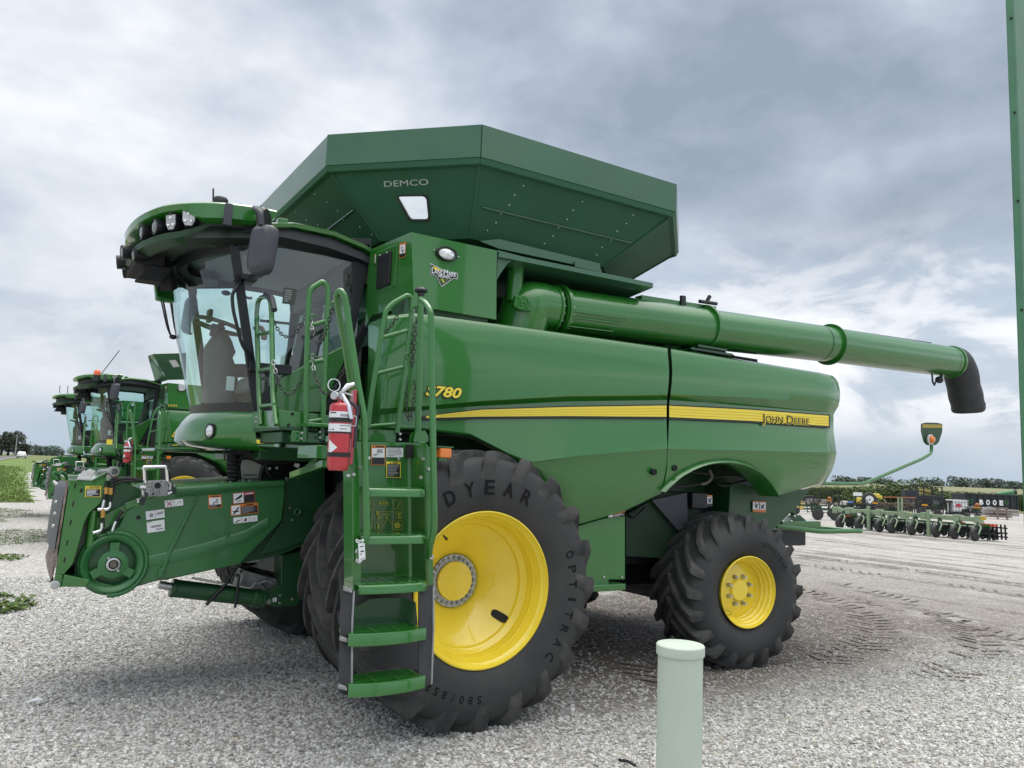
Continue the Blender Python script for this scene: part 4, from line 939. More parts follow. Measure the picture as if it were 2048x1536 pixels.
# hanging chains
for (a, ya_, b, yb_, sg) in (((540, 618), None, (612, 633), yb, .18), ((547, 725), None, (611, 742), yb, .20), ((622, 644), yb, (666, 612), -2.38, .20), ((624, 720), yb, (690, 730), -2.2, .22)):
    p0 = P_(*a) if ya_ is None else Q_(*a); p1 = PY(b[0], b[1], yb_); chain('safety_chain', p0, p1, sg, HC)
chain('safety_chain', C_(826, 622), PY(833, 640, -1.95), .78 * .5, HC, snap=True)
chain('safety_chain', C_(812, 720), PY(832, 760, -1.95), .50 * .75, HC, snap=True)
chain('safety_chain', C_(808, 603), PY(771, 664, -1.75), .03, HC, snap=False)
for (u, v, y) in ((626, 635, yb), (627, 715, yb), (668, 610, -2.38), (827, 618, yc), (815, 712, yc)):
    p = PY(u, v, y - .02); mb = MB(); mb.tube([p + V((.022 * math.cos(k * math.pi / 5), -.004, .022 * math.sin(k * math.pi / 5))) for k in range(9)], .006, 6); mb.build('chain_hook', GREEN, HC)

# ================================================================== LADDER
yl = -2.45
L_ = lambda u, v, y=yl: PY(u, v, y - .15)
mb = MB()
mb.prism([L_(703, 972), L_(703, 890), L_(707, 881), L_(712, 884), L_(717, 930), L_(722, 1182), L_(706, 1182)], (0, -.012, 0))
mb.prism([L_(703, 884), L_(706, 1182), L_(706, 1182) + V((0, .16, 0)), L_(703, 884) + V((0, .16, 0))], (.01, 0, 0))
mb.prism([L_(838, 884), L_(850, 884), L_(858, 896), L_(862, 976), L_(866, 1174), L_(854, 1174), L_(850, 976), L_(848, 900)], (0, -.012, 0))
mb.prism([L_(848, 890), L_(852, 1174), L_(852, 1174) + V((0, .22, 0)), L_(848, 890) + V((0, .22, 0))], (.01, 0, 0))
LD = mb.build('ladder', GREEN, HC, smooth=0, bevel=.005)
mb = MB(); a = L_(716, 884, -2.20); 
mb.prism([L_(712, 883, -2.2), L_(848, 886, -2.2), L_(852, 1174, -2.2), L_(716, 1176, -2.2)], (0, .008, 0)); mb.build('ladder_back', GREEN, LD, smooth=0)
def tread(uvl, uvr, yo, dep, h, curve=.0, grate=False, yi=None):
    yo -= .15; a = PY(uvl[0], uvl[1], yo); b = PY(uvr[0], uvr[1], yo); zt = (a.z + b.z) / 2; x0, x1 = a.x, b.x
    mb = MB(); n = 12; fr = [(x0 + (x1 - x0) * i / n, yo + curve * (2 * i / n - 1) ** 2) for i in range(n + 1)]
    back = yo + dep
    if not grate:
        rows = [[V((x, back, zt)) for x, y in fr], [V((x, y + .012, zt)) for x, y in fr], [V((x, y, zt - .012)) for x, y in fr], [V((x, y, zt - h)) for x, y in fr], [V((x, y + .03, zt - h)) for x, y in fr]]
        mb.grid(rows)
        for k in range(7):
            x = x0 + (x1 - x0) * (k + .5) / 7; mb.box(x - .028, x + .028, yo + .03 + curve * .4, back - .02, zt + .002, zt + .007)
    else:
        mb.grid([[V((x, y + .030, zt)) for x, y in fr], [V((x, y + .005, zt)) for x, y in fr], [V((x, y, zt - .008)) for x, y in fr], [V((x, y, zt - h)) for x, y in fr], [V((x, y + .02, zt - h - .008)) for x, y in fr]])
        mb.box(x0 + .02, x1 - .02, back - .025, back, zt - .03, zt)
        for i in range(4): x = x0 + .03 + (x1 - x0 - .06) * i / 3; mb.bar((x, yo + .02 + curve * .7, zt - .012), (x, back, zt - .012), .022, .024)
        for k in range(1, 4):
            y = yo + .03 + (dep - .05) * k / 4 + curve * .4; mb.bar((x0 + .04, y, zt - .01), (x1 - .04, y, zt - .01), .016, .016)
        mb.prism([V((x0 + .02, back, zt - h)), V((x1 - .02, back, zt - h)), V((x1 - .05, yo + .05, zt - h)), V((x0 + .05, yo + .05, zt - h))], (0, 0, .006))
    return mb.build('ladder_tread', GREEN, LD, smooth=50, sol=0.0 if grate else .004)
tread((734, 977), (850, 977), -2.50, .24, .052)
tread((724, 1073), (853, 1070), -2.53, .26, .052)
tread((720, 1172), (857, 1165), -2.57, .30, .055, curve=.02)
tread((703, 1273), (860, 1258), -2.66, .26, .070, curve=.05, grate=True)
tread((703, 1375), (858, 1354), -2.70, .26, .072, curve=.05, grate=True)
mb = MB(); a, b = L_(708, 1209, -2.40), L_(832, 1204, -2.40); c0, d0 = L_(836, 1250, -2.40), L_(708, 1268, -2.40)
mb.prism([a + V((0, 0, -.02)), a + V((.10, 0, .03)), V(((a.x + b.x) / 2, -2.55, b.z + .04)), b + V((-.08, 0, .03)), b, c0, d0], (0, .008, 0)); mb.build('ladder_splash_plate', GREEN_D, LD, bevel=.004)
# rubber hangers
mb = MB(); y2 = -2.52
mb.prism([L_(683, 1172, y2), L_(709, 1182, y2), L_(706, 1392, y2 - .1), L_(678, 1386, y2 - .1)], (0, .014, 0))
mb.prism([L_(838, 1176, y2), L_(868, 1170, y2), L_(865, 1371, y2 - .1), L_(838, 1365, y2 - .1)], (0, .014, 0))
RH = mb.each('rubber_hanger', RUB, LD, smooth=0)[0]
mb = MB()
for (u, v) in ((690, 1174), (683, 1274), (680, 1370)):
    q0 = [L_(u - 3, v - 3, y2 - .02 - (.05 if v > 1200 else 0) - (.05 if v > 1300 else 0)), L_(u + 14, v + 3, y2 - .02 - (.05 if v > 1200 else 0) - (.05 if v > 1300 else 0)), L_(u + 14, v + 12, y2 - .02 - (.05 if v > 1200 else 0) - (.05 if v > 1300 else 0)), L_(u - 3, v + 7, y2 - .02 - (.05 if v > 1200 else 0) - (.05 if v > 1300 else 0))]
    mb.mset(0).prism(q0, (0, .006, 0)); mb.mset(1); bolts(mb, [q0[0] * .7 + q0[2] * .3, q0[1] * .6 + q0[3] * .4, q0[1] * .35 + q0[3] * .15 + q0[2] * .5], (0, -1, 0), .007, .006)
mb.mset(2).tube([L_(708, 1182, y2), L_(704, 1250, y2 - .04), L_(704, 1290, y2 - .06), L_(703, 1388, y2 - .1)], .007, 6); mb.tube([L_(867, 1172, y2), L_(867, 1260, y2 - .05), L_(863, 1368, y2 - .1)], .007, 6)
mb.build('hanger_clamp', [GALV, STEEL, GALV], RH, smooth=30)
# hand rails of the ladder
lr = bend([L_(718, 1114, -2.5), L_(722, 1098, -2.53), L_(733, 1074, -2.55), L_(734, 1060, -2.55), L_(729, 880, -2.52), L_(729, 838, -2.52), L_(716, 770, -2.47), L_(692, 610, -2.40), L_(689, 592, -2.40), L_(681, 580, -2.38), L_(673, 588, -2.34), L_(674, 604, -2.30), L_(690, 690, -2.22), L_(704, 785, -2.12), L_(709, 860, -2.0)], .035)
mb = MB(); mb.tube(lr, .0215, 12); mb.build('ladder_handrail', GREEN, LD, smooth=60)
r2 = bend([L_(843, 600, -2.3), L_(851, 606, -2.38), L_(861, 622, -2.45), L_(862, 640, -2.46), L_(867, 940, -2.55), L_(869, 1030, -2.57), L_(868, 1064, -2.57), L_(860, 1092, -2.53), L_(858, 1114, -2.47)], .04)
mb = MB(); mb.tube(r2, .0215, 12); mb.build('ladder_handrail', GREEN, LD, smooth=60)
mb = MB(); a, b = PY(842, 588, -2.27), PY(836, 880, -2.27); mb.tube([b - V((0, 0, .05)), a], .022, 12); pl_ = [PY(819, 884, -2.24), PY(822, 868, -2.24), PY(830, 862, -2.24), PY(842, 862, -2.24), PY(848, 872, -2.24), PY(848, 884, -2.24)]; mb.prism(pl_, (0, .01, 0)); mb.prism([p + V((.0, -.07, 0)) for p in pl_], (0, .01, 0))
PO = mb.build('ladder_post', GREEN, LD, smooth=50)
mb = MB(); mb.lathe([(.001, .028), (.035, .024), (.048, .008), (.046, -.006), (.026, -.014), (.022, -.04)], a + V((0, 0, .02)), (0, 0, 1), 18); mb.build('post_knob', BLK, PO)
mb = MB(); bolts(mb, [L_(u, v, yl - .014) for u, v in ((719, 935), (737, 916), (696, 951), (707, 949), (716, 1103), (717, 1120), (856, 938), (846, 918), (841, 955))], (0, -1, 0), .012, .014); bolts(mb, [L_(u, v, yl - .03) for u, v in ((860, 1098), (861, 1113), (717, 1103), (717, 1121))], (0, -1, 0), .021, .016, 12); bolts(mb, [L_(u, v, -2.22) for u, v in ((737, 916), (797, 918))], (0, -1, 0), .012, .012); mb.each('ladder_bolt', STEEL, LD, smooth=30)
mb = MB(); a = L_(833, 884, -2.25); mb.box(a.x - .06, a.x + .05, -2.44, -2.36, a.z - .11, a.z - .02); mb.build('ladder_latch', BLKM, LD)
# decals on the ladder back
def ldq(u0, v0, u1, v1): return [L_(u0, v0, -2.205), L_(u1, v0 + .5, -2.205), L_(u1, v1 + .5, -2.205), L_(u0, v1, -2.205)]
OWB = [WDEC, ODEC, BDEC, GDEC, YDEC]
decal('warning_label', *ldq(742, 890, 770, 930), OWB, [(1, rc(0, 0, 1, 1)), (0, rc(.05, .15, .95, .62)), (2, rc(.05, .62, .95, .96)), (2, [(.08, .11), (.14, .03), (.2, .11)]), (2, rc(.28, .04, .92, .11)), (3, rc(.4, .2, .8, .38)), (0, rc(.45, .23, .75, .35)), (3, [(.15, .45), (.5, .42), (.5, .47), (.2, .55)])] + lines(5, .1, .85, .66, .93, 0, 3), LD)
decal('notice_label', *ldq(772, 892, 806, 914), OWB, [(0, rc(0, 0, 1, 1)), (2, rc(0, 0, 1, .14))] + lines(6, .06, .94, .22, .95, 3, 5), LD)
decal('caution_label', *ldq(772, 923, 801, 955), OWB, [(4, rc(0, 0, 1, 1)), (2, rc(.06, .15, .94, .95)), (2, [(.22, .12), (.28, .03), (.34, .12)]), (2, rc(.42, .04, .78, .11))] + lines(8, .1, .9, .2, .92, 3, 6), LD)
YL = [mat('yellow_green_print', (.50, .50, .06), .5)]
sh = []
def fr_(a, b, c, d, w=.012): return [(0, rc(a, b, c, b + w)), (0, rc(a, d - w, c, d)), (0, rc(a, b, a + w, d)), (0, rc(c - w, b, c, d))]
for bx in ((.0, .0, .2, .3), (.33, .05, .62, .17), (.74, .0, 1., .3), (0., .36, .16, .66), (.82, .38, 1., .62), (0., .7, .14, 1.), (.23, .7, .44, 1.), (.72, .68, 1., .98)): sh += fr_(*bx)
sh += [(0, rc(.36, .08, .42, .14)), (0, rc(.45, .08, .5, .14)), (0, rc(.53, .08, .58, .14)), (0, [(.26, .36), (.34, .36), (.35, .48), (.28, .48)]), (0, rc(.36, .38, .75, .395)), (0, rc(.36, .45, .66, .47)), (0, rc(.28, .5, .66, .515)), (0, [(.3, .55), (.4, .55), (.4, .62), (.3, .62)]), (0, [(.53, .55), (.6, .55), (.6, .61), (.53, .61)]), (0, [(.44, .85), (.58, .62), (.59, .63), (.45, .86)]), (0, [(.6, .62), (.72, .8), (.71, .81), (.59, .63)]), (0, [(.02, .98), (.06, .8), (.1, .98)]), (0, rc(.3, .78, .36, .95)), (0, [(.8, .74), (.92, .74), (.96, .83), (.92, .92), (.8, .92), (.76, .83)]), (0, [(.88, .42), (.97, .42), (.97, .47), (.92, .47), (.92, .53), (.97, .53), (.97, .58), (.88, .58)]), (0, [(.05, .28), (.12, .05), (.14, .06), (.08, .28)]), (0, [(.85, .25), (.95, .05), (.96, .06), (.88, .26)])]
q = [L_(732, 1000, -2.205), L_(803, 1000, -2.205), L_(804, 1061, -2.205), L_(732, 1060, -2.205)]
decal('service_chart', *q, YL, [(0, rc(0, 0, .001, .001))] + sh, LD)
# price tag tied to the handrail
q = [L_(716, 1088, -2.60), L_(729, 1086, -2.60), L_(731, 1118, -2.60), L_(718, 1123, -2.60)]
decal('paper_tag', *q, OWB, [(0, rc(0, 0, 1, 1)), (2, rc(.2, .15, .8, .2)), (2, rc(.3, .42, .8, .5)), (3, rc(.15, .88, .9, .93)), (2, rc(.2, .6, .5, .64))], LD, lift=.002)
mb = MB(); mb.tube(smooth_path([L_(724, 1088, -2.6), L_(714, 1084, -2.56), L_(713, 1079, -2.5), L_(720, 1082, -2.6), L_(727, 1079, -2.6), L_(724, 1086, -2.6)], 4), .004, 5); mb.build('tag_string', WDEC, LD)
# amber side lamp
a = PY(885, 906, -2.30); mb = MB(); mb.box(a.x - .05, a.x + .045, -2.36, -2.27, a.z - .035, a.z + .035); AL = mb.build('side_marker_lamp', ORG, HC, bevel=.012, seg=3)
mb = MB(); mb.box(a.x - .07, a.x + .055, -2.36, -1.9, a.z + .038, a.z + .046); mb.box(a.x - .04, a.x + .02, -2.33, -2.28, a.z - .055, a.z - .034); mb.build('lamp_bracket', GREEN, AL)

# extinguisher bracket on the platform
mb = MB(); p = PY(702, 870, -2.62); mb.mset(0).box(p.x - .01, p.x + .008, -2.66, -2.60, p.z - .18, p.z + .28); mb.mset(1).bar((p.x, -2.63, p.z), (p.x, -2.2, p.z - .02), .04, .04); a, b = PY(634, 890, -2.22), PY(665, 918, -2.22); mb.mset(1).box(a.x, b.x + .12, -2.22, -1.8, b.z, a.z); mb.bar((-1.2, -2.2, 1.85), (-1.15, -1.3, 1.75), .05, .05); mb.bar(PY(640, 918, -1.9), PY(600, 948, -1.4), .05, .03)
mb.build('extinguisher_bracket', [RED, GREEN], HC, bevel=.004)

# ================================================================== FEEDER HOUSE
yf = -.80
F_ = lambda u, v, y=yf: PY(u, v, y)
mb = MB()
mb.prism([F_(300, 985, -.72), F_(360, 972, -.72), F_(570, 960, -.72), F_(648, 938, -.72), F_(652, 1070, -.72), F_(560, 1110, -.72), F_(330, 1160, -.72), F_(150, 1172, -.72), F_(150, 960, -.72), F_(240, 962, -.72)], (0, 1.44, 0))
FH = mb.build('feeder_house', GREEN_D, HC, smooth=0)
pc = F_(225.5, 1127.5); 
# moulded side shield with the round cut-out
circ = []
for k in range(18):
    a = R(118 - k * 12.6); circ.append((pc.x + .215 * math.cos(a), pc.z + .215 * math.sin(a)))
outl = [F_(237, 1056), F_(255, 1022), F_(292, 1002), F_(347, 983), F_(351, 971), F_(430, 966), F_(569, 961), F_(569, 990), F_(563, 1041), F_(520, 1086), F_(478, 1128), F_(400, 1144), F_(320, 1160), F_(238, 1182)]
pl = [V((p.x, yf, p.z)) for p in outl] + [V((x, yf, z)) for x, z in circ[::-1]]
mb = MB(); mb.prism(pl, (0, .08, 0))
SHD = mb.build('feeder_shield', GREEN_S, HC, smooth=0, bevel=.022, seg=3)
mb = MB()   # raised rim around the cut-out, pressed crease, join strip and top bulge
rim = [V((pc.x + .226 * math.cos(R(105 - k * 10)), yf - .008, pc.z + .226 * math.sin(R(105 - k * 10)))) for k in range(21)]
mb.tube(rim, .017, 10)
mb.prism([F_(397, 983, yf), F_(400, 985, yf), F_(345, 1100, yf), F_(326, 1148, yf), F_(318, 1148, yf), F_(336, 1098, yf)], (0, -.016, 0)); mb.prism([F_(317, 1136, yf), F_(330, 1136, yf), F_(324, 1154, yf), F_(313, 1156, yf)], (0, -.024, 0))
mb.build('shield_rib', GREEN_S, SHD, smooth=50, bevel=.006)
mb = MB(); cr = [F_(295, 1118, yf), F_(400, 1094, yf), F_(490, 1066, yf), F_(535, 1040, yf)]; cr2 = [F_(300, 1128, yf), F_(400, 1106, yf), F_(490, 1080, yf), F_(538, 1048, yf)]
mb.grid([[p + V((0, -.002, .02)) for p in cr], [p + V((0, -.014, 0)) for p in cr], [p + V((0, -.001, -.03)) for p in cr2]]); 
tb = [F_(352, 972, yf), F_(430, 967, yf), F_(500, 964, yf), F_(568, 961, yf)]
mb.grid([[p + V((0, .0, .004)) for p in tb], [p + V((0, -.030, -.015)) for p in tb], [p + V((0, -.034, -.045)) for p in tb[:2]] + [p + V((0, -.03, -.035)) for p in tb[2:]], [p + V((0, -.001, -.085)) for p in tb[:2]] + [p + V((0, -.001, -.055)) for p in tb[2:]]])
mb.build('shield_crease', GREEN_S, SHD, smooth=80)
mb = MB(); 
for (u, v, r) in ((457, 1080, .024), (595, 1024, .016)): p = F_(u, v, yf - .002); mb.mset(0).lathe([(r + .014, 0), (r + .008, -.008), (r, -.004), (r, .02)], p, (0, 1, 0), 20); mb.mset(1).cyl(p + V((0, -.003, 0)), p + V((0, .02, 0)), r, n=16)
p = F_(277, 1035, yf - .003); mb.cyl(p, p + V((0, .01, 0)), .016, n=10)
mb.each('shield_plug', [GREEN_S, BLKM], SHD, tol=.04, smooth=40)
mb = MB(); mb.prism([F_(571, 961, -.76), F_(650, 938, -.76), F_(652, 1068, -.76), F_(560, 1100, -.76), F_(520, 1110, -.76), F_(565, 1042, -.76)], (0, .03, 0)); SP = mb.build('feeder_side_plate', GREEN_D, HC, smooth=0, bevel=.006)
mb = MB(); bolts(mb, [F_(u, v, -.765) for u, v in ((579, 1016), (584, 1040), (596, 955), (575, 960))] + [F_(u, v, -.70) for u, v in ((432, 967), (444, 966), (460, 965), (486, 963), (499, 962))], (0, -1, .3), .010, .012); mb.each('plate_bolt', STEEL, SP)
# slip clutch pulley
mb = MB()
mb.lathe([(.001, .03), (.06, .03), (.065, .09), (.150, .10), (.160, .03), (.185, .005), (.20, .0), (.212, .012), (.215, .06), (.23, .07), (.235, .09), (.235, .16)], V((pc.x, yf - .03, pc.z)), (0, 1, 0), 40)
PU = mb.build('slip_clutch', GREEN_S, HC, smooth=35)
mb = MB(); cc = V((pc.x, yf - .02, pc.z))
mb.mset(0).lathe([(.10, .03), (.10, -.01), (.055, -.02), (.05, .0)], cc, (0, 1, 0), 24)
for k in range(3): a = R(90 + 120 * k); mb.obox(cc + V((.10 * math.cos(a), .01, .10 * math.sin(a))), V((.055 * math.cos(a), 0, .055 * math.sin(a))), V((-.03 * math.sin(a), 0, .03 * math.cos(a))), (0, .02, 0))
mb.mset(1).lathe([(.048, -.022), (.034, -.026), (.030, .0)], cc, (0, 1, 0), 12); mb.mset(2).cyl(cc + V((0, -.028, 0)), cc + V((0, .02, 0)), .024, n=14); mb.mset(1); bolts(mb, [cc + V((-.035, -.015, .045)), cc + V((.035, -.015, -.045))], (0, -1, 0), .01, .012); mb.build('clutch_hub', [GREEN_S, STEEL, RUST], PU, smooth=35)
mb = MB(); mb.prism([F_(212, 1180, -.82), F_(236, 1182, -.82), F_(236, 1190, -.82), F_(214, 1196, -.82)], (0, .03, 0)); mb.prism([F_(175, 1150, -.79), F_(200, 1165, -.79), F_(270, 1180, -.79), F_(230, 1184, -.79), F_(165, 1172, -.79)], (0, .03, 0)); mb.build('feeder_bracket', GREEN, HC, bevel=.004)
# front tilt frame: left plate, right plate, top beam, latch pin
yp = -.84
mb = MB()
pl = [F_(139.5, 959, yp), F_(181, 961, yp), F_(213, 944, yp), F_(211, 986, yp), F_(200, 1008, yp), F_(180, 1025, yp), F_(169, 1045, yp), F_(163, 1070, yp), F_(146, 1128, yp), F_(128, 1149, yp), F_(110, 1152, yp)]
mb.prism(pl, (0, .03, 0)); mb.prism([p + V((0, 1.62, 0)) for p in pl], (0, .03, 0))
mb.prism([F_(139.5, 960, yp), F_(181, 961.5, yp), F_(213, 945, yp), F_(212, 958, yp), F_(181, 974, yp), F_(139, 972, yp)], (0, 1.62, 0))
a, b = F_(108, 1151, yp), F_(150, 1176, yp); mb.prism([F_(111, 1150, yp), F_(126, 1150, yp), F_(122, 1176, yp), F_(106, 1174, yp)], (0, .04, 0)); mb.prism([F_(128, 1149, yp), F_(180, 1160, yp), F_(172, 1174, yp), F_(122, 1174, yp)], (0, 1.6, 0))
TF = mb.build('tilt_frame', GREEN, HC, smooth=0, bevel=.006)
mb = MB()
for (u, v) in ((150, 972), (146, 1008), (141, 1045), (134, 1086), (129, 1120)): p, q_ = F_(u + 1.5, v - 5, yp - .002), F_(u - 1, v + 5, yp - .002); mb.bar(p, q_, .003, .009, (1, 0, 0))
p, q_ = F_(163.5, 977, yp - .002), F_(162.5, 985, yp - .002); mb.bar(p, q_, .003, .017, (1, 0, 0)); mb.each('frame_slot', BLKM, TF, smooth=0)
mb = MB(); e = [F_(137, 961, yp), F_(122, 1060, yp), F_(107, 1151, yp)]; mb.grid([[p + V((.001, -.002, 0)) for p in e], [p + V((-.012, -.001, 0)) for p in e], [p + V((-.012, .03, 0)) for p in e]]); mb.build('worn_edge', RUST, TF, smooth=0)
mb = MB(); p = F_(110, 1170, yp - .02); mb.lathe([(.03, .03), (.03, -.01), (.018, -.012), (.018, .0), (.001, .0)], p, (0, 1, 0), 16); mb.build('latch_pin', STEEL, TF)
mb = MB(); p0 = F_(158, 950, -.80); p1 = F_(192, 945, -.80); mb.prism([F_(153, 959.5, yp - .006), F_(180.5, 961.5, yp - .006), F_(191, 942.5, -.60), F_(165, 943.5, -.60)], (0, 0, .006)); mb.build('top_cap', GALV, TF, smooth=0)
mb = MB(); mb.tube([F_(200, 944, -.55), F_(227, 943, -.86)], .022, 12); mb.tube([F_(214, 942, -.86) + V((0, -.0, 0)), F_(227, 943, -.86)], .02, 12); mb.lathe([(.036, -.015), (.036, .015), (.022, .016), (.022, -.012)], F_(227.5, 943, -.88), (.3, -1, 0), 18); mb.build('drive_shaft_socket', GALV, TF, smooth=40)
mb = MB()
for (u, v) in ((110, 946), (125, 945)): 
    pth = [F_(u + 8, v + 14, -.60), F_(u + 6, v + 5, -.62), F_(u, v + 1, -.64), F_(u - 3, v - 1, -.65)]; mb.tube(smooth_path(pth, 4), .013, 8)
for (u, v) in ((222, 936), (235, 935)): mb.tube(smooth_path([F_(u + 6, v + 8, -.5), F_(u + 3, v + 3, -.5), F_(u - 4, v, -.5)], 4), .013, 8)
mb.each('frame_hook', GREEN_S, TF, smooth=60)
# plastic cover over the mouth
mb = MB(); xm = -2.68
cvr = [F_(125, 979, -.80), F_(113, 985, -.55), F_(105, 992, -.2), V((-2.74, .3, 1.55)), V((-2.70, .80, 1.50))]
rows = []
for (dz, dx) in ((.035, .03), (.02, .0), (-.02, -.018), (-.30, -.036), (-.44, -.042), (-.48, .0)):
    rows.append([V((-2.615 + dx - (.02 if -.7 < y < .7 else 0), y, 1.59 + dz)) for y in (-.80, -.74, -.5, 0, .5, .74, .80)])
MB().grid(rows).build('mouth_cover', GREY, TF, smooth=40)
mb = MB(); mb.grid([[V((-2.625, -.79, 1.11)), V((-2.63, 0, 1.11)), V((-2.625, .79, 1.11))], [V((-2.66, -.79, .95)), V((-2.665, 0, .95)), V((-2.66, .79, .95))], [V((-2.62, -.79, .89)), V((-2.62, 0, .89)), V((-2.62, .79, .89))]]); mb.build('mouth_floor', RUST, TF, smooth=0)
mb = MB(); mb.prism([V((-2.59, -.78, 1.00)), V((-2.59, .78, 1.00)), V((-2.59, .78, 1.60)), V((-2.59, -.78, 1.60))], (.02, 0, 0)); mb.build('mouth_backing', BLKM, TF)
mb = MB(); bolts(mb, [V((-2.672, y, z)) for y, z in ((-.72, 1.5), (-.72, 1.33), (-.5, 1.62), (-.3, 1.62), (0, 1.62), (-.75, 1.42))], (-1, -.3, 0), .014, .012); mb.each('cover_bolt', STEEL, TF)
q = [F_(171, 972, yp), F_(202.5, 972, yp), F_(201, 994, yp), F_(170, 994, yp)]
decal('caution_label', *q, [YDEC, BDEC, WDEC], [(0, rc(0, 0, 1, 1)), (1, rc(.05, .28, .95, .95)), (1, [(.08, .22), (.14, .06), (.2, .22)])] + lines(5, .1, .85, .34, .92, 2, 9), TF)
o = F_(178, 976.7, yp - .0065); e = F_(200, 976.7, yp - .0065); text('caution_lettering', 'CAUTION', o, e - o, (0, 0, 1), .014, BDEC, TF, width=(e - o).length, bold=.03)
# shield decals
ys2 = yf - .001
def D_(n, pts, mats, sh): return decal(n, *[F_(u, v, ys2) for u, v in pts], mats, sh, SHD)
D_('warning_label', [(416, 990.5), (442, 989.5), (444, 1015), (417.5, 1017.5)], OWB, [(1, rc(0, 0, 1, 1)), (0, rc(.06, .2, .94, .72)), (2, rc(.06, .72, .94, .94)), (2, [(.15, .15), (.19, .04), (.23, .15)]), (2, rc(.3, .06, .85, .14)), (2, [(.3, .68), (.42, .52), (.65, .52), (.75, .66), (.68, .62), (.6, .57), (.46, .58), (.38, .7)]), (3, [(.55, .3), (.72, .27), (.75, .5), (.58, .5)])] + lines(3, .12, .8, .76, .92, 3, 7), )
D_('danger_label', [(465, 986.5), (508.5, 982), (509.5, 1003.5), (466, 1008)], [WDEC, RDEC, BDEC, GDEC], [(1, rc(0, 0, 1, 1)), (0, rc(.03, .05, .49, .95)), (2, rc(.5, .3, .97, .95)), (0, [(.53, .25), (.56, .1), (.6, .25)]), (0, rc(.62, .12, .93, .22)), (2, [(.08, .6), (.42, .15), (.42, .4), (.3, .55), (.1, .7)]), (2, [(.1, .85), (.3, .72), (.42, .78), (.3, .8)])] + lines(6, .53, .93, .36, .9, 0, 8))
D_('warning_label', [(461, 1010.5), (515.5, 1005), (517, 1025.5), (461.5, 1032)], OWB, [(1, rc(0, 0, 1, 1)), (0, rc(.03, .08, .34, .93)), (2, rc(.36, .26, .97, .93)), (2, [(.45, .2), (.47, .05), (.5, .2)]), (2, rc(.53, .08, .83, .18)), (2, [(.06, .85), (.28, .2), (.31, .3), (.12, .9)]), (2, [(.06, .55), (.3, .6), (.3, .7), (.06, .62)])] + lines(7, .38, .95, .3, .9, 3, 9))
D_('pictogram_label', [(466.5, 1035.5), (514.5, 1030), (515, 1042), (467, 1047.5)], [WDEC, BDEC, GDEC], [(0, rc(0, 0, 1, 1)), (1, rc(.33, 0, .34, 1)), (1, rc(.66, 0, .67, 1)), (1, [(.05, .85), (.2, .45), (.28, .5), (.1, .9)]), (1, [(.4, .85), (.52, .2), (.56, .7)]), (2, [(.72, .3), (.9, .6), (.9, .66), (.72, .36)])])
D_('pictogram_label', [(329, 1001.5), (365.5, 997.5), (366.5, 1010.5), (330, 1015)], [WDEC, BDEC, GDEC, RDEC], [(0, rc(0, 0, 1, 1)), (1, rc(.49, 0, .51, 1)), (3, [(.08, .15), (.12, .1), (.4, .85), (.36, .9)]), (3, [(.38, .12), (.42, .17), (.12, .9), (.08, .85)]), (2, [(.6, .8), (.85, .2), (.88, .25), (.9, .75), (.86, .75), (.85, .35), (.63, .83)])])
D_('pictogram_label', [(291, 1023), (328, 1018), (329.5, 1034.5), (292.5, 1040)], [WDEC, BDEC, GDEC], [(0, rc(0, 0, 1, 1)), (1, rc(.49, .05, .505, .95)), (2, [(.15, .5), (.3, .25), (.42, .45), (.35, .8), (.2, .75)]), (0, [(.22, .5), (.3, .4), (.36, .5), (.3, .65)]), (2, [(.55, .6), (.62, .3), (.95, .25), (.9, .55)]), (0, [(.6, .55), (.65, .36), (.9, .32), (.86, .5)])])
D_('pictogram_label', [(293, 1044), (328.5, 1039), (329.5, 1061), (294.5, 1066)], [WDEC, BDEC, GDEC], [(0, rc(0, 0, 1, 1)), (1, rc(.03, .02, .3, .06)), (2, [(.15, .5), (.3, .4), (.75, .38), (.85, .48), (.75, .58), (.3, .6)]), (0, [(.3, .45), (.72, .43), (.72, .53), (.3, .55)]), (2, rc(.5, .72, .92, .84))])
# multi-coupler block with its handle
ym = -.93
mb = MB(); G_ = lambda u, v, y=ym: PY(u, v, y)
mb.prism([G_(290, 962), G_(337, 960), G_(338, 990), G_(330, 993), G_(296, 993), G_(291, 988)], (0, .05, 0)); MC = mb.build('coupler_block', GALV, HC, bevel=.006)
mb = MB(); mb.tube(bend([G_(292, 965, ym - .02), G_(287, 934, ym - .03), G_(332, 933, ym - .03), G_(338, 962, ym - .02)], .012), .013, 10); mb.tube([G_(289, 940, ym - .03), G_(290, 960, ym - .02)], .017, 8); mb.tube([G_(334, 940, ym - .03), G_(336, 962, ym - .02)], .017, 8); mb.build('coupler_handle', CHROME, MC, smooth=60)
mb = MB()
for (u, v, r) in ((300, 969, .022), (315, 971, .034), (328, 969, .022), (299, 983, .026), (328, 982, .026), (314, 984, .022)):
    p = G_(u, v, ym - .004); mb.mset(0).lathe([(r, .01), (r, -.006), (r * .7, -.008), (r * .66, .0), (.001, .0)], p, (0, 1, 0), 16)
    if r > .03: mb.mset(1).cyl(p + V((0, -.009, 0)), p + V((0, .01, 0)), r * .68, n=14)
for (u, v) in ((322, 965), (306, 988)): p = G_(u, v, ym - .003); mb.mset(1).cyl(p, p + V((0, .01, 0)), .010, n=8)
mb.each('coupler_port', [GALV, BLKM], MC, smooth=40)
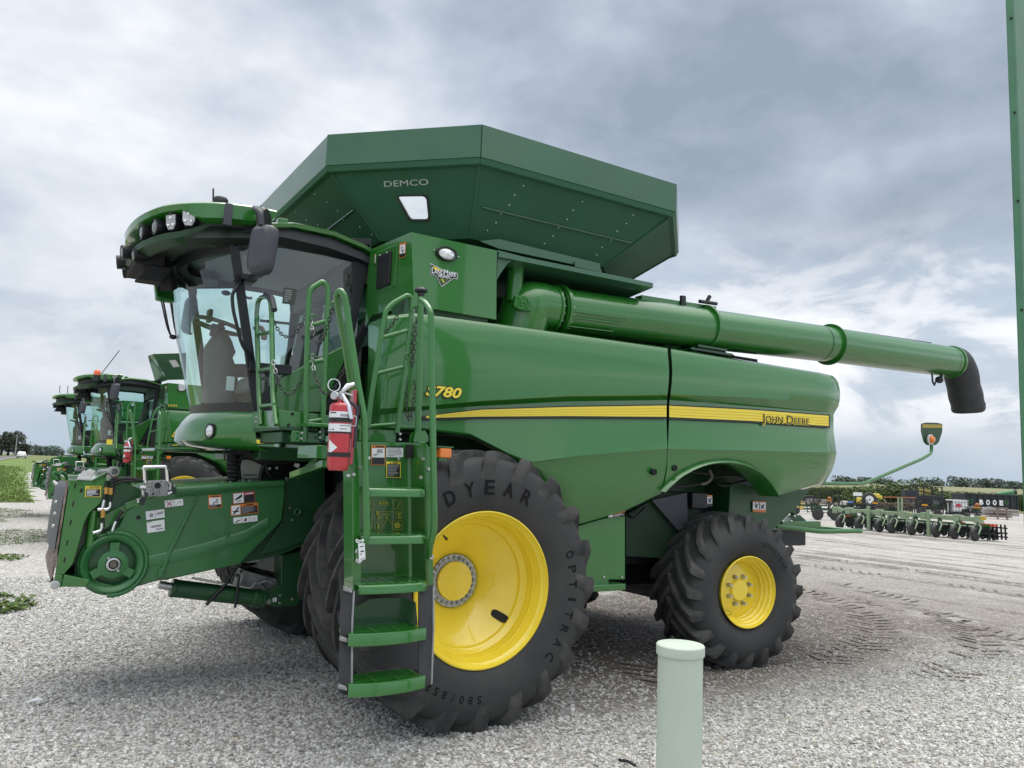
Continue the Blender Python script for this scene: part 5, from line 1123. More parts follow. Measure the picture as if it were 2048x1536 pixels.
mb = MB(); mb.tube([G_(280, 975), G_(292, 975)], .017, 8); mb.tube([G_(286, 980), G_(288, 993)], .016, 8); mb.tube([G_(276, 997), G_(277, 1005)], .012, 8); mb.tube([G_(282, 1009), G_(287, 1000)], .01, 8); mb.tube([G_(337, 963), G_(342, 969), G_(340, 980)], .012, 8); mb.tube([G_(336, 988), G_(344, 984)], .012, 8); mb.each('coupler_fitting', STEEL, MC, smooth=40)
mb = MB(); mb.bar(G_(283, 1010), G_(292, 985), .03, .03, (0, 1, 0)); mb.prism([G_(345, 965), G_(352, 985), G_(345, 990), G_(338, 980)], (0, .06, 0)); mb.build('coupler_stay', BLK, MC)
# hoses on the face of the feeder house
mb = MB()
for pth, r in (([(213, 965), (211, 985), (208, 1000)], .013), ([(222, 958), (226, 975), (221, 995), (220, 1006)], .013), ([(222, 962), (240, 958), (262, 957), (286, 962)], .014), ([(230, 968), (250, 962), (284, 962)], .012), ([(205, 1030), (206, 1050), (203, 1062)], .012), ([(246, 1022), (238, 1032), (232, 1045)], .013)):
    mb.tube(smooth_path([F_(u, v, -.86) for u, v in pth], 5), r, 8)
HS = mb.each('hydraulic_hose', HOSE, HC, tol=.001, smooth=60)[0]
mb = MB()
for a, b in (((213, 975), (212, 988)), ((222, 976), (221.5, 989)), ((206, 1018), (206, 1035))): mb.tube([F_(*a, -.862), F_(*b, -.862)], .0155, 8)
mb.each('hose_band', mat('amber_band', (.45, .25, .05), .5), HS, smooth=60)
mb = MB()
for pth in (([(209, 1000), (206, 1012), (205, 1018)]), ([(221, 1004), (220, 1014), (213, 1019), (205, 1018)]), ([(195, 1019), (205, 1019)]), ([(204, 1046), (202, 1060), (186, 1066)]), ([(232, 1043), (229, 1050), (225, 1062)])): mb.tube(smooth_path([F_(u, v, -.862) for u, v in pth], 4), .013, 8)
mb.each('hose_fitting', CHROME, HS, smooth=60)
# rails and tension rod in front
mb = MB(); mb.prism([F_(186, 1040, -.76), F_(300, 985, -.76), F_(310, 992, -.76), F_(205, 1062, -.76), F_(180, 1095, -.76), F_(170, 1090, -.76)], (0, .02, 0)); mb.tube([F_(180, 1095, -.79), F_(188, 1020, -.79)], .03, 10); mb.bar(F_(250, 1013, -.79), F_(290, 1000, -.79), .02, .05); mb.build('feeder_guide', GREEN, HC, bevel=.004)
# lift cylinder and what hangs behind it
yq = -.62
H_ = lambda u, v, y=yq: PY(u, v, y)
mb = MB(); mb.tube([H_(345, 1176), H_(530, 1198)], .068, 20); mb.tube([H_(342, 1175), H_(352, 1177)], .072, 20); mb.tube([H_(505, 1195), H_(522, 1198)], .075, 20); LC = mb.build('lift_cylinder', GREEN_D, HC, smooth=50, bevel=.01)
mb = MB(); mb.tube([H_(318, 1169), H_(346, 1174)], .03, 12); mb.tube([H_(383, 1156, -.7), H_(500, 1176, -.7), H_(506, 1172, -.7), H_(510, 1164, -.7)], .009, 6); mb.build('cylinder_rod', STEEL, LC)
mb = MB(); mb.prism([H_(528, 1186), H_(562, 1168), H_(580, 1182), H_(600, 1195), H_(596, 1212), H_(545, 1214), H_(528, 1206)], (0, .06, 0)); mb.prism([H_(563, 1110), H_(640, 1095), H_(640, 1200), H_(600, 1200), H_(572, 1180), H_(562, 1170)], (0, .25, 0)); mb.build('lift_bracket', GREEN_D, HC, bevel=.006)
mb = MB(); bolts(mb, [H_(537, 1203, yq - .002)], (0, -1, 0), .025, .012, 12); bolts(mb, [H_(u, v, yq) for u, v in ((560, 1191), (559, 1206), (584, 1198))], (0, -1, 0), .012, .01); mb.build('bracket_pin', GALV, HC)
q = [H_(545, 1196, yq - .002), H_(553, 1195, yq - .002), H_(553, 1203, yq - .002), H_(545, 1204, yq - .002)]; decal('notice_label', *q, [WDEC, BDEC], [(0, rc(0, 0, 1, 1)), (1, [(.3, .7), (.5, .2), (.65, .7)])], HC)
mb = MB(); mb.tube([H_(412, 1210, -.70), H_(452, 1167, -.70), H_(470, 1135, -.70)], .014, 8); mb.tube([H_(470, 1215, -.72), H_(474, 1190, -.72), H_(478, 1150, -.72)], .011, 8); mb.build('hose_strut', BLK, HC)
mb = MB(); mb.obox(H_(515, 1165, -.35), (.16, 0, -.05), (0, .12, 0), (.02, 0, .07)); mb.obox(H_(540, 1120, -.2), (.14, 0, -.04), (0, .2, 0), (.02, 0, .08)); mb.tube([H_(535, 1180, -.45), H_(518, 1165, -.5), H_(530, 1160, -.5), H_(545, 1166, -.5)], .02, 8); mb.build('gearcase', GALV, HC, bevel=.01)
mb = MB()
r9 = random.Random(4)
for k in range(14):
    a = H_(470 + r9.uniform(0, 60), 1140 + r9.uniform(-15, 25), -.3 + r9.uniform(-.1, .2)); b = a + V((r9.uniform(.2, .5), r9.uniform(-.1, .2), r9.uniform(-.12, .12))); mb.tube([a, a.lerp(b, .5) + V((0, 0, -.04)), b], .014, 6)
mb.each('underside_hose', HOSE, HC, smooth=60)
# hose bundle over the feeder house
mb = MB(); K_ = lambda u, v, y=-.60: PY(u, v, y)
for pth, r in (([(462, 962), (460, 935), (462, 912), (480, 902), (505, 908), (530, 920), (560, 918), (620, 905)], .026), ([(470, 960), (467, 930), (472, 910), (490, 906), (515, 918), (545, 922), (600, 915)], .024), ([(478, 960), (476, 930), (484, 914), (505, 916), (530, 926), (570, 926), (630, 915)], .022), ([(520, 960), (524, 940), (535, 925), (560, 921), (610, 918)], .02), ([(545, 958), (536, 945), (532, 932), (545, 920), (590, 905)], .018), ([(450, 920), (449, 905), (456, 894), (470, 893), (488, 898)], .007), ([(455, 925), (458, 905), (478, 899), (500, 905), (535, 921)], .008), ([(557, 937), (558, 915), (566, 895), (575, 880)], .008)):
    mb.tube(smooth_path([K_(u, v, -.62 + .02 * (hash(str(pth)) % 5 - 2) * 0) for u, v in pth], 5), r, 8)
mb.each('hose', HOSE, HC, tol=.001, smooth=60)
mb = MB()
for z0 in range(7): p = K_(464 + z0 % 2 * 3, 960 - z0 * 8, -.66); mb.lathe([(.03, -.02), (.05, 0), (.03, .02)], p, (0, 0, 1), 12)
mb.build('hose_guard', BLKM, HC, smooth=50)
mb = MB(); c = K_(577, 909, -.80); mb.prism([c + V((a * .04, 0, b * .045)) for a, b in ((-1, 1), (.9, 1), (1.1, -.3), (.6, -1), (-.6, -1), (-1.1, -.3))], (0, .03, 0)); bolts(mb, [c + V((a, -.002, b)) for a, b in ((0, .024), (-.02, -.015), (.022, -.015))], (0, -1, 0), .012, .01); mb.build('work_lamp', STEEL, HC)
mb = MB(); q = [K_(590, 926, -.72), K_(600, 928, -.72), K_(597, 936, -.72), K_(587, 932, -.72)]; mb.poly(q); mb.build('wire_tag', WDEC, HC, smooth=0)
mb = MB(); bolts(mb, [K_(u, v, -.7) for u, v in ((544, 915), (539, 937), (553, 936), (573, 957))], (0, -1, 0), .014, .012); mb.mset(0); mb.each('hose_clamp', STEEL, HC)
mb = MB(); mb.box(-1.15, -.4, -.40, .8, 1.66, 1.88); mb.box(-.62, -.3, -1.0, 1.0, 1.6, 1.9); mb.build('front_housing', BLK, HC, smooth=0)
mb = MB(); mb.bar(PY(484, 950, -.5), PY(512, 950, -.5), .05, .01); mb.bar(PY(484, 958, -.5), PY(540, 957, -.5), .1, .01); mb.build('step_grate', GREEN_S, HC)

# ================================================================== REAR: marker arm and tail bar
yz = -1.45
Z_ = lambda u, v, y=yz: PY(u, v, y)
mb = MB(); mb.tube(bend([Z_(1640, 967), Z_(1726, 968), Z_(1846, 917), Z_(1863, 906), Z_(1863, 884)], .12, 7), .022, 10); MA = mb.build('marker_arm', GREEN, HC, smooth=60)
c = Z_(1863, 866); d = .0
mb = MB(); sg = [Z_(u, v) for u, v in ((1843, 847), (1852, 845), (1875, 845.5), (1885, 848), (1884.5, 864), (1878, 884), (1872, 890), (1854, 890), (1848, 884), (1842.5, 862))]
mb.mset(0).prism(sg, (.02, .02, 0)); mb.mset(1).prism([p + V((-.002, -.004, 0)) for p in [Z_(1844, 848.5), Z_(1884, 849), Z_(1884, 856), Z_(1844, 856)]], (0, -.002, 0)); SG = mb.build('marker_board', [mat('board_dark_green', (.010, .055, .016), .45), mat('dull_gold', (.35, .27, .04), .5)], MA, smooth=0, bevel=.004)
c = Z_(1862, 879, yz - .03); mb = MB(); mb.lathe([(.001, -.045), (.035, -.04), (.052, -.015), (.055, .01)], c, (0, 1, 0), 24); mb.mset(1).lathe([(.066, .02), (.068, -.004), (.055, -.008)], c, (0, 1, 0), 24); mb.build('marker_lamp', [ORG, WDEC], MA, smooth=50)
mb = MB(); mb.tube(bend([PY(1552, 1052, -1.2), PY(1640, 1063, -1.3), PY(1722, 1062, -1.35)], .1), .028, 10); mb.tube(bend([PY(1560, 1050, -.9), PY(1640, 1055, -.9), PY(1722, 1062, -1.35)], .1), .022, 10); a = PY(1548, 1046, -1.0); mb.box(a.x - .1, a.x + .6, -1.2, -.6, a.z - .03, a.z + .035); TBR = mb.build('tail_bar', GREEN, HC, smooth=50, bevel=.006)
mb = MB(); a, b = PY(1578, 1060, -.9), PY(1605, 1090, -.9); mb.box(4.0, b.x, -.95, .95, b.z, a.z); mb.build('tail_guard', BLK, HC, bevel=.01)
mb = MB(); mb.prism([PY(1575, 1048, -1.1), PY(1590, 1032, -1.1), PY(1600, 1030, -1.1), PY(1620, 1048, -1.1)], (0, .1, 0)); mb.bar(PY(1578, 1012, -1.0), PY(1592, 1036, -1.0), .05, .05); mb.build('hitch', GREEN_D, HC)
mb = MB(); bolts(mb, [PY(1589, 1033, -1.11), PY(1583, 1043, -1.11)], (0, -1, 0), .014, .012); mb.build('hitch_bolts', STEEL, HC)

# ================================================================== FIRE EXTINGUISHER (hangs in its bracket)
FE = thing('fire_extinguisher', 'red fire extinguisher with white labels strapped beside the ladder of the foreground combine', 'fire extinguisher', (-1.30, -2.66, 1.72))
E_ = lambda u, v, y=-2.66: PY(u, v, y) - FE.location
b0, b1 = E_(675, 941), E_(682, 806); ax = (b1 - b0); H = ax.length; ax.normalize(); r = .0665
mb = MB(); mb.lathe([(.001, .0), (r * .8, .0), (r * .92, .012), (r, .03), (r, H * .93), (r * .96, H * .965), (r * .8, H * .99), (r * .45, H * 1.01), (r * .3, H * 1.02), (r * .3, H * 1.06)], b0, ax, 40); FB = mb.build('cylinder', RED, FE, smooth=50)
sd = V((1, 0, 0)); fw = V((0, -1, 0))
mb = MB(); top_ = b0 + ax * H * 1.05; mb.cyl(top_, top_ + ax * .05, .024, .018, 12); mb.bar(top_ + ax * .05 + sd * -.01, top_ + ax * .03 + sd * .07, .02, .012); FV = mb.build('valve', STEEL, FE, bevel=.003)
mb = MB(); mb.tube([top_ + ax * .05 + fw * .01, top_ + ax * .085 + sd * .03 + fw * .02, top_ + ax * .10 + sd * .07 + fw * .02], [.012, .02, .012], 8); mb.tube([top_ + ax * .03 + fw * .02, top_ + ax * -.04 + sd * .03 + fw * .05, top_ + ax * -.12 + sd * .045 + fw * .07], [.012, .018, .014], 8); mb.build('lever', CHROME, FV, smooth=60)
mb = MB(); cR = top_ + ax * .085 + sd * -.05; mb.tube([cR + .038 * (math.cos(2 * math.pi * k / 20) * sd + math.sin(2 * math.pi * k / 20) * ax) for k in range(20)], .004, 6, closed=True); mb.build('pin_ring', CHROME, FV, smooth=60)
mb = MB(); g = top_ + ax * .02 + sd * -.045 + fw * .01; mb.lathe([(.001, .012), (.024, .012), (.026, -.01), (.001, -.012)], g, (-.8, -.6, 0), 16); mb.build('gauge', STEEL, FV)
def band(h0, h1, mt, nm, dr=.0015, a0=0, a1=360):
    mb = MB(); n = 30; e1 = sd - ax * sd.dot(ax); e1.normalize(); e2 = ax.cross(e1); rows = []
    for hh in (h0, h1): rows.append([b0 + ax * hh * H + (r + dr) * (math.cos(R(a0 + (a1 - a0) * k / n)) * e1 + math.sin(R(a0 + (a1 - a0) * k / n)) * e2) for k in range(n + 1)])
    return mb.grid(rows).build(nm, mt, FE, smooth=80)
band(.775, .90 - .035, WDEC, 'paper_label', .0015, 170, 372); band(.57, .685, WDEC, 'paper_label', .0015, 170, 372)
for (h, x0, x1, m_) in ((.845, 190, 230, BDEC), (.82, 250, 310, GDEC), (.80, 250, 300, GDEC), (.66, 250, 310, GDEC), (.635, 320, 360, BDEC), (.60, 190, 200, BDEC), (.60, 210, 222, BDEC), (.61, 250, 290, GDEC)): band(h - .008, h + .008, m_, 'label_print', .0025, x0, x1)
band(.71, .775, BLK, 'strap', .004); band(.545, .57, BLK, 'strap', .003); band(.20, .265, BLK, 'strap', .004)
mb = MB(); p = b0 + ax * .335 * H; mb.grid([[b0 + ax * (.335 * H + s_ * .05 * (1 - k / 8)) + (r + .002) * V((math.cos(R(192 + 52 * k / 8)), math.sin(R(192 + 52 * k / 8)), 0)) for k in range(9)] for s_ in (-1, 1)]); mb.build('class_mark', WDEC, FE, smooth=0)
mb = MB(); bk = b0 + ax * .74 * H + V((.070, -.03, 0)); mb.tube(bend([bk + V((-.02, -.01, .03)), bk + V((.02, 0, .03)), bk + V((.02, 0, -.03)), bk + V((-.02, -.01, -.03)), bk + V((-.02, -.01, .03))], .004), .004, 6); mb.build('buckle', STEEL, FE)
mb = MB(); mb.tube(smooth_path([top_ + sd * .03, b0 + ax * H * .95 + sd * .10, b0 + ax * H * .7 + sd * .105, b0 + ax * H * .35 + sd * .10], 5), .011, 8); mb.mset(1).tube([b0 + ax * H * .84 + sd * .115, b0 + ax * H * .98 + sd * .115], .014, 8); mb.mset(0); mb.build('discharge_hose', [GREY, BLK], FE, smooth=60)
# ================================================================== OTHER COMBINES in the row: copies of the machine, part by part
SKIP = ('unloading_tube', 'rubber_spout', 'tube_elbow', 'elbow_plate', 'elbow_bracket', 'tube_cradle', 'tank_shelf', 'shelf_', 'bin_extension', 'model_lettering', 'dealer_', 'window_notice', 'work_lamp.', 'safety_chain', 'sidewall_letter', 'aerial', 'roof_receiver', 'coolant', 'wiper', 'engine_deck', 'tank_collar', 'wire_tag', 'service_chart', 'hopper', 'maker_plate', 'paper_tag', 'tag_string', 'marker_arm', 'maker_lettering')
def clone(o, parent):
    if any(o.name.startswith(s) for s in SKIP): return
    c = o.copy(); COL.objects.link(c); c.parent = parent
    for ch in list(o.children): clone(ch, c)
GRP = 'green combines parked in a row'
HC['group'] = GRP
def other(label, off):
    e = thing('combine_harvester', label, 'combine harvester', off, GRP)
    for ch in list(HC.children): clone(ch, e)
    return e
H2 = other('green combine with orange roof beacon and open tank flap parked just behind the foreground combine', (.28, 14.2, -.09))
H2['label'] = 'green combine with orange roof beacon and open tank flap, middle of the parked row'
H3 = other('farthest green combine of the row, with a round domed guard over its front', (0.05, 21.6, -.10))
o2 = V(H2.location); o3 = V(H3.location)
# middle combine: beacon, whip aerial, open tank flaps with pane, lettering
yb2 = o2.y - 1.0
mb = MB(); p = PY(194, 752, yb2) - o2; mb.mset(1).cyl(p - V((0, 0, .12)), p + V((0, 0, .02)), .085, .075, 18); mb.mset(0).lathe([(.075, .02), (.078, .06), (.065, .12), (.035, .15), (.001, .16)], p, (0, 0, 1), 18); mb.build('roof_beacon', [mat('beacon_orange', (.75, .13, .03), .3, coat=.6), BLK], H2, smooth=50)
mb = MB(); mb.tube([PY(201, 750, yb2) - o2, PY(239, 701, yb2) - o2], .010, 5); mb.build('aerial', BLK, H2)
yt2 = o2.y - 1.75
def T2(u, v, y=yt2): return PY(u, v, y) - o2
mb = MB(); a, b, c0, d0 = T2(306, 708, yt2 - .45), T2(372, 706, yt2 - .45), T2(372, 760, yt2 + .1), T2(336, 760, yt2 + .1)
w4 = [T2(337, 721, yt2 - .33), T2(352, 721, yt2 - .33), T2(361, 735, yt2 - .18), T2(347, 737, yt2 - .18)]
nn = (b - a).cross(d0 - a).normalized(); nn = nn if nn.y < 0 else -nn
w4 = [p - nn * nn.dot(p - a) for p in w4]; dq = c0 - nn * nn.dot(c0 - a)
mb.holed([a, b, dq, d0], [w4], -nn * .02); mb.poly([a, d0, d0 + V((-.1, 1.2, 0)), T2(297, 714, yt2 + .4), T2(297, 711, yt2 + .4)])
FL = mb.build('tank_flap', GREEN_BIN, H2, smooth=0, sol=.01); mb = MB(); mb.poly([p - nn * .01 for p in w4]); mb.build('flap_pane', mat('frosted_pane', (.72, .73, .74), .4), FL, smooth=0)
a0 = T2(343, 873, o2.y - 1.78); text('model_lettering', 'S6', a0, V((1, 0, 0)), V((0, 0, 1)), .115, YDEC, H2, width=.27, shear=.25, bold=.05)
q = [T2(336, 809.5, o2.y - 1.73), T2(354, 809.5, o2.y - 1.73), T2(354, 812.5, o2.y - 1.73), T2(336, 812.5, o2.y - 1.73)]
decal('dealer_emblem', *q, [YDEC, BDEC], [(0, rc(0, 0, 1, 1)), (1, rc(.1, .2, .3, .8)), (1, rc(.4, .2, .6, .8)), (1, rc(.7, .2, .9, .8))], H2)
mb = MB(); p = T2(366, 773, o2.y - 1.73); mb.box(p.x - .10, p.x + .10, p.y - .02, p.y, p.z - .05, p.z + .05); mb.build('work_lamp', LENS, H2, bevel=.01)
mb = MB(); p = T2(219, 884, o2.y - 1.2); mb.obox(p, (.06, -.02, 0), (0, .004, 0), (0, 0, .06)); mb.build('yellow_notice', YDEC, H2)
FE['group'] = 'fire extinguishers on the combines'
f2 = FE.copy(); COL.objects.link(f2); f2.location = FE.location + o2; f2['label'] = 'red fire extinguisher on the middle combine of the parked row, farther away'
for ch in list(FE.children):
    c = ch.copy(); COL.objects.link(c); c.parent = f2
    for g in ch.children: d = g.copy(); COL.objects.link(d); d.parent = c
# farthest combine: domed guard, mouth roller, flat roof aerials
mb = MB(); p0 = PY(128, 945, o3.y - .9) - o3
p0.x += .1
dm = [V((p0.x + .52 * math.cos(R(a)), p0.y, p0.z + .52 * math.sin(R(a)))) for a in range(0, 181, 12)]
mb.prism(dm, (0, .6, 0)); DG = mb.build('domed_guard', GREEN_S, H3, smooth=30, bevel=.04); mb = MB(); q = [PY(92, 944, o3.y - .93) - o3, PY(102, 916, o3.y - .93) - o3, PY(124, 911, o3.y - .93) - o3, PY(142, 936, o3.y - .93) - o3]; mb.prism(q, (0, .02, 0)); mb.build('guard_panel', GREEN_P, DG, bevel=.01)
for u in (119, 135): mb = MB(); mb.tube([PY(u, 786, o3.y) - o3, PY(u + 1, 771, o3.y) - o3], .012, 5); mb.build('aerial', BLK, H3)

# ================================================================== GROUND
def sst(x, a, b):
    t = min(1, max(0, (x - a) / (b - a))); return t * t * (3 - 2 * t)
def hgt(x, y):
    h = -.09 * sst(y, 6, 11) * (1 - sst(y, 30, 45)) * (1 - sst(x, 6, 12))
    h += .60 * sst(y, 50, 108) * (1 - sst(x, 40, 90))
    d = (x - CAM.x) * _f.x + (y - CAM.y) * _f.y
    h += -.85 * sst(d, 62, 95) * sst(x, 30, 60) * (1 - sst(d, 110, 260)) + 1.0 * sst(d, 150, 420) * sst(x, 60, 140)
    return h
def axis(lo, hi, steps):
    out = [lo]
    for (upto, s) in steps:
        while out[-1] < upto: out.append(out[-1] + s)
    return out
def sheet(name, xs, ys, dz, mt, hole=None):
    mb = MB(); rows = [[V((x, y, hgt(x, y) + dz)) for x in xs] for y in ys]; mb.grid(rows); o = mb.build(name, mt, None, smooth=180, recalc=False); o['kind'] = 'structure'; return o

def nodes_of(name):
    m = bpy.data.materials.new(name); m.use_nodes = True; return m, m.node_tree, m.node_tree.nodes['Principled BSDF']
def gravel_mat(name, stones=False):
    m, nt, b = nodes_of(name); N = nt.nodes.new; L = nt.links.new; b.inputs['Roughness'].default_value = .88; b.inputs['Specular IOR Level'].default_value = .3
    if stones:
        at = N('ShaderNodeAttribute'); at.attribute_type = 'INSTANCER'; at.attribute_name = 'tone'
        rp = N('ShaderNodeValToRGB'); c = rp.color_ramp; c.elements[0].position = 0; c.elements[0].color = (.30, .294, .283, 1); c.elements[1].position = 1; c.elements[1].color = (.78, .777, .765, 1)
        for p, q in ((.12, (.40, .394, .38, 1)), (.35, (.51, .505, .492, 1)), (.62, (.62, .614, .60, 1)), (.80, (.68, .674, .66, 1)), (.86, (.50, .45, .37, 1)), (.90, (.72, .714, .70, 1))): e = c.elements.new(p); e.color = q
        L(at.outputs['Fac'], rp.inputs['Fac'])
        tc = N('ShaderNodeTexCoord'); n = N('ShaderNodeTexNoise'); n.inputs['Scale'].default_value = 3; L(tc.outputs['Object'], n.inputs[0])
        mx = N('ShaderNodeMix'); mx.data_type = 'RGBA'; mx.blend_type = 'MULTIPLY'; mx.inputs[0].default_value = .22; L(rp.outputs[0], mx.inputs[6]); L(n.outputs['Color'], mx.inputs[7])
        L(mx.outputs[2], b.inputs['Base Color']); return m
    tc = N('ShaderNodeTexCoord'); sp = N('ShaderNodeSeparateXYZ'); L(tc.outputs['Object'], sp.inputs[0])
    def M_(op, a, b_=None):
        q = N('ShaderNodeMath'); q.operation = op
        for i, x in enumerate((a, b_)):
            if x is None: continue
            if isinstance(x, (int, float)): q.inputs[i].default_value = x
            else: L(x, q.inputs[i])
        return q.outputs[0]
    def S_(x, a, b_):
        q = N('ShaderNodeMapRange'); q.interpolation_type = 'SMOOTHSTEP'; q.inputs[1].default_value = a; q.inputs[2].default_value = b_; L(x, q.inputs[0]); return q.outputs[0]
    def NO(sc, det=4, vec=None, rough=.55):
        q = N('ShaderNodeTexNoise'); q.inputs['Scale'].default_value = sc; q.inputs['Detail'].default_value = det; q.inputs['Roughness'].default_value = rough; L(vec or tc.outputs['Object'], q.inputs['Vector']); return q.outputs['Fac']
    vo = N('ShaderNodeTexVoronoi'); vo.inputs['Scale'].default_value = 34; L(tc.outputs['Object'], vo.inputs['Vector'])
    sv = N('ShaderNodeSeparateColor'); L(vo.outputs['Color'], sv.inputs[0])
    rp = N('ShaderNodeValToRGB'); c = rp.color_ramp; c.elements[0].color = (.20, .193, .182, 1); c.elements[1].color = (.66, .645, .615, 1); e = c.elements.new(.45); e.color = (.42, .41, .39, 1); L(sv.outputs[0], rp.inputs['Fac'])
    # darker tone in the gaps between pebbles
    gp = M_('MULTIPLY', S_(vo.outputs['Distance'], .35, .75), .55)
    mg = N('ShaderNodeMix'); mg.data_type = 'RGBA'; L(gp, mg.inputs[0]); L(rp.outputs[0], mg.inputs[6]); mg.inputs[7].default_value = (.23, .215, .20, 1)
    # mud patches and vehicle tracks (tracks run along y)
    mp = N('ShaderNodeMapping'); mp.inputs['Scale'].default_value = (1.0, .05, 1); mp.inputs['Rotation'].default_value = (0, 0, R(-4)); L(tc.outputs['Object'], mp.inputs[0])
    tr = S_(NO(1.9, 4, mp.outputs[0], .6), .50, .58); tr = M_('MULTIPLY', tr, S_(sp.outputs['X'], 4.5, 8.5))
    tr = M_('MULTIPLY', tr, S_(NO(1.2, 4), .30, .48)); tr = M_('MULTIPLY', tr, M_('SUBTRACT', 1.0, M_('MULTIPLY', S_(sp.outputs['X'], 24, 34), .8)))
    pack = M_('MULTIPLY', S_(sp.outputs['X'], .5, 4.0), S_(M_('SUBTRACT', sp.outputs['Y'], M_('MULTIPLY', sp.outputs['X'], .05)), -3.6, -1.6))
    reg = M_('MULTIPLY', S_(sp.outputs['X'], -.8, 2.2), M_('SUBTRACT', 1.0, M_('MULTIPLY', S_(sp.outputs['X'], 6, 11), .5))); reg = M_('MULTIPLY', reg, M_('SUBTRACT', 1.0, S_(sp.outputs['X'], 12, 18)))
    reg = M_('MULTIPLY', reg, S_(M_('SUBTRACT', sp.outputs['Y'], M_('MULTIPLY', sp.outputs['X'], .05)), -3.3, -1.9))
    mud = M_('MULTIPLY', reg, S_(NO(.55, 6, None, .6), .24, .50))
    mud = M_('MAXIMUM', mud, M_('MULTIPLY', tr, .85))
    big = S_(NO(.16, 3), .35, .7)
    n5 = N('ShaderNodeValToRGB'); c = n5.color_ramp; c.elements[0].position = .3; c.elements[1].position = .7; c.elements[0].color = (.055, .043, .034, 1); c.elements[1].color = (.165, .14, .118, 1); L(NO(9, 6), n5.inputs['Fac'])
    peb = M_('MULTIPLY', M_('GREATER_THAN', sv.outputs[1], .86), .65)   # loose pebbles left on the mud
    md = M_('MULTIPLY', mud, M_('SUBTRACT', 1.0, peb)); md = M_('MULTIPLY', md, .93)
    pk_ = N('ShaderNodeMix'); pk_.data_type = 'RGBA'; L(M_('MULTIPLY', pack, .45), pk_.inputs[0]); L(mg.outputs[2], pk_.inputs[6])
    pr_ = N('ShaderNodeValToRGB'); c = pr_.color_ramp; c.elements[0].position = .3; c.elements[1].position = .7; c.elements[0].color = (.33, .31, .285, 1); c.elements[1].color = (.52, .505, .48, 1); L(NO(1.7, 7), pr_.inputs['Fac']); L(pr_.outputs[0], pk_.inputs[7])
    m2 = N('ShaderNodeMix'); m2.data_type = 'RGBA'; L(md, m2.inputs[0]); L(pk_.outputs[2], m2.inputs[6]); L(n5.outputs[0], m2.inputs[7])
    m3 = N('ShaderNodeMix'); m3.data_type = 'RGBA'; m3.blend_type = 'MULTIPLY'; L(M_('MULTIPLY', big, .22), m3.inputs[0]); L(m2.outputs[2], m3.inputs[6]); m3.inputs[7].default_value = (.62, .58, .54, 1)
    L(m3.outputs[2], b.inputs['Base Color'])
    bp = N('ShaderNodeBump'); bp.inputs['Strength'].default_value = .9; bp.inputs['Distance'].default_value = .018; hh = M_('SUBTRACT', M_('SUBTRACT', 1.0, vo.outputs['Distance']), M_('MULTIPLY', tr, 1.2)); hh = M_('ADD', hh, M_('MULTIPLY', NO(4, 5), .8)); L(hh, bp.inputs['Height']); L(bp.outputs[0], b.inputs['Normal'])
    return m
def grass_mat(name, c0, c1, sc=2.0, dirt=None):
    m, nt, b = nodes_of(name); N = nt.nodes.new; L = nt.links.new; b.inputs['Roughness'].default_value = .9; b.inputs['Specular IOR Level'].default_value = .2
    tc = N('ShaderNodeTexCoord'); n = N('ShaderNodeTexNoise'); n.inputs['Scale'].default_value = sc; n.inputs['Detail'].default_value = 8; n.inputs['Roughness'].default_value = .65; L(tc.outputs['Object'], n.inputs[0])
    rp = N('ShaderNodeValToRGB'); rp.color_ramp.elements[0].position = .32; rp.color_ramp.elements[1].position = .68; rp.color_ramp.elements[0].color = (*c0, 1); rp.color_ramp.elements[1].color = (*c1, 1); L(n.outputs['Fac'], rp.inputs[0]); L(rp.outputs[0], b.inputs['Base Color'])
    n2 = N('ShaderNodeTexNoise'); n2.inputs['Scale'].default_value = sc * 12; n2.inputs['Detail'].default_value = 4; L(tc.outputs['Object'], n2.inputs[0]); bp = N('ShaderNodeBump'); bp.inputs['Distance'].default_value = .1; bp.inputs['Strength'].default_value = .8; L(n2.outputs['Fac'], bp.inputs['Height']); L(bp.outputs[0], b.inputs['Normal']); return m
GRASS = grass_mat('verge_grass', (.085, .145, .035), (.17, .23, .075), .45)
FIELD = grass_mat('field_soil_grass', (.10, .13, .045), (.19, .20, .09), .12)
GRAVEL = gravel_mat('gravel_ground')
sheet('ground', axis(-900, 1200, [(-100, 100), (-20, 10), (120, 4), (300, 15), (1200, 90)]), axis(-80, 1300, [(-10, 10), (60, 3), (200, 10), (400, 25), (1300, 90)]), -.03, FIELD)
# gravel lot: irregular outline
mb = MB(); r5 = random.Random(3)
nx, ny_ = 90, 70
rows = []
for j in range(ny_ + 1):
    y = -40 + 112 * (j / ny_)
    left = -60 if y < 26 else (-60 + 57.8 * sst(y, 26, 29.5) + .35 * math.sin(y * 1.7) + .25 * math.sin(y * 3.9))
    right = 92
    rows.append([V((left + (right - left) * (i / nx) ** 1.0, y, 0)) for i in range(nx + 1)])
for r in rows:
    for p in r: p.z = hgt(p.x, p.y)
lot = mb.grid(rows).build('gravel_lot', GRAVEL, None, smooth=180, recalc=False); lot['kind'] = 'structure'
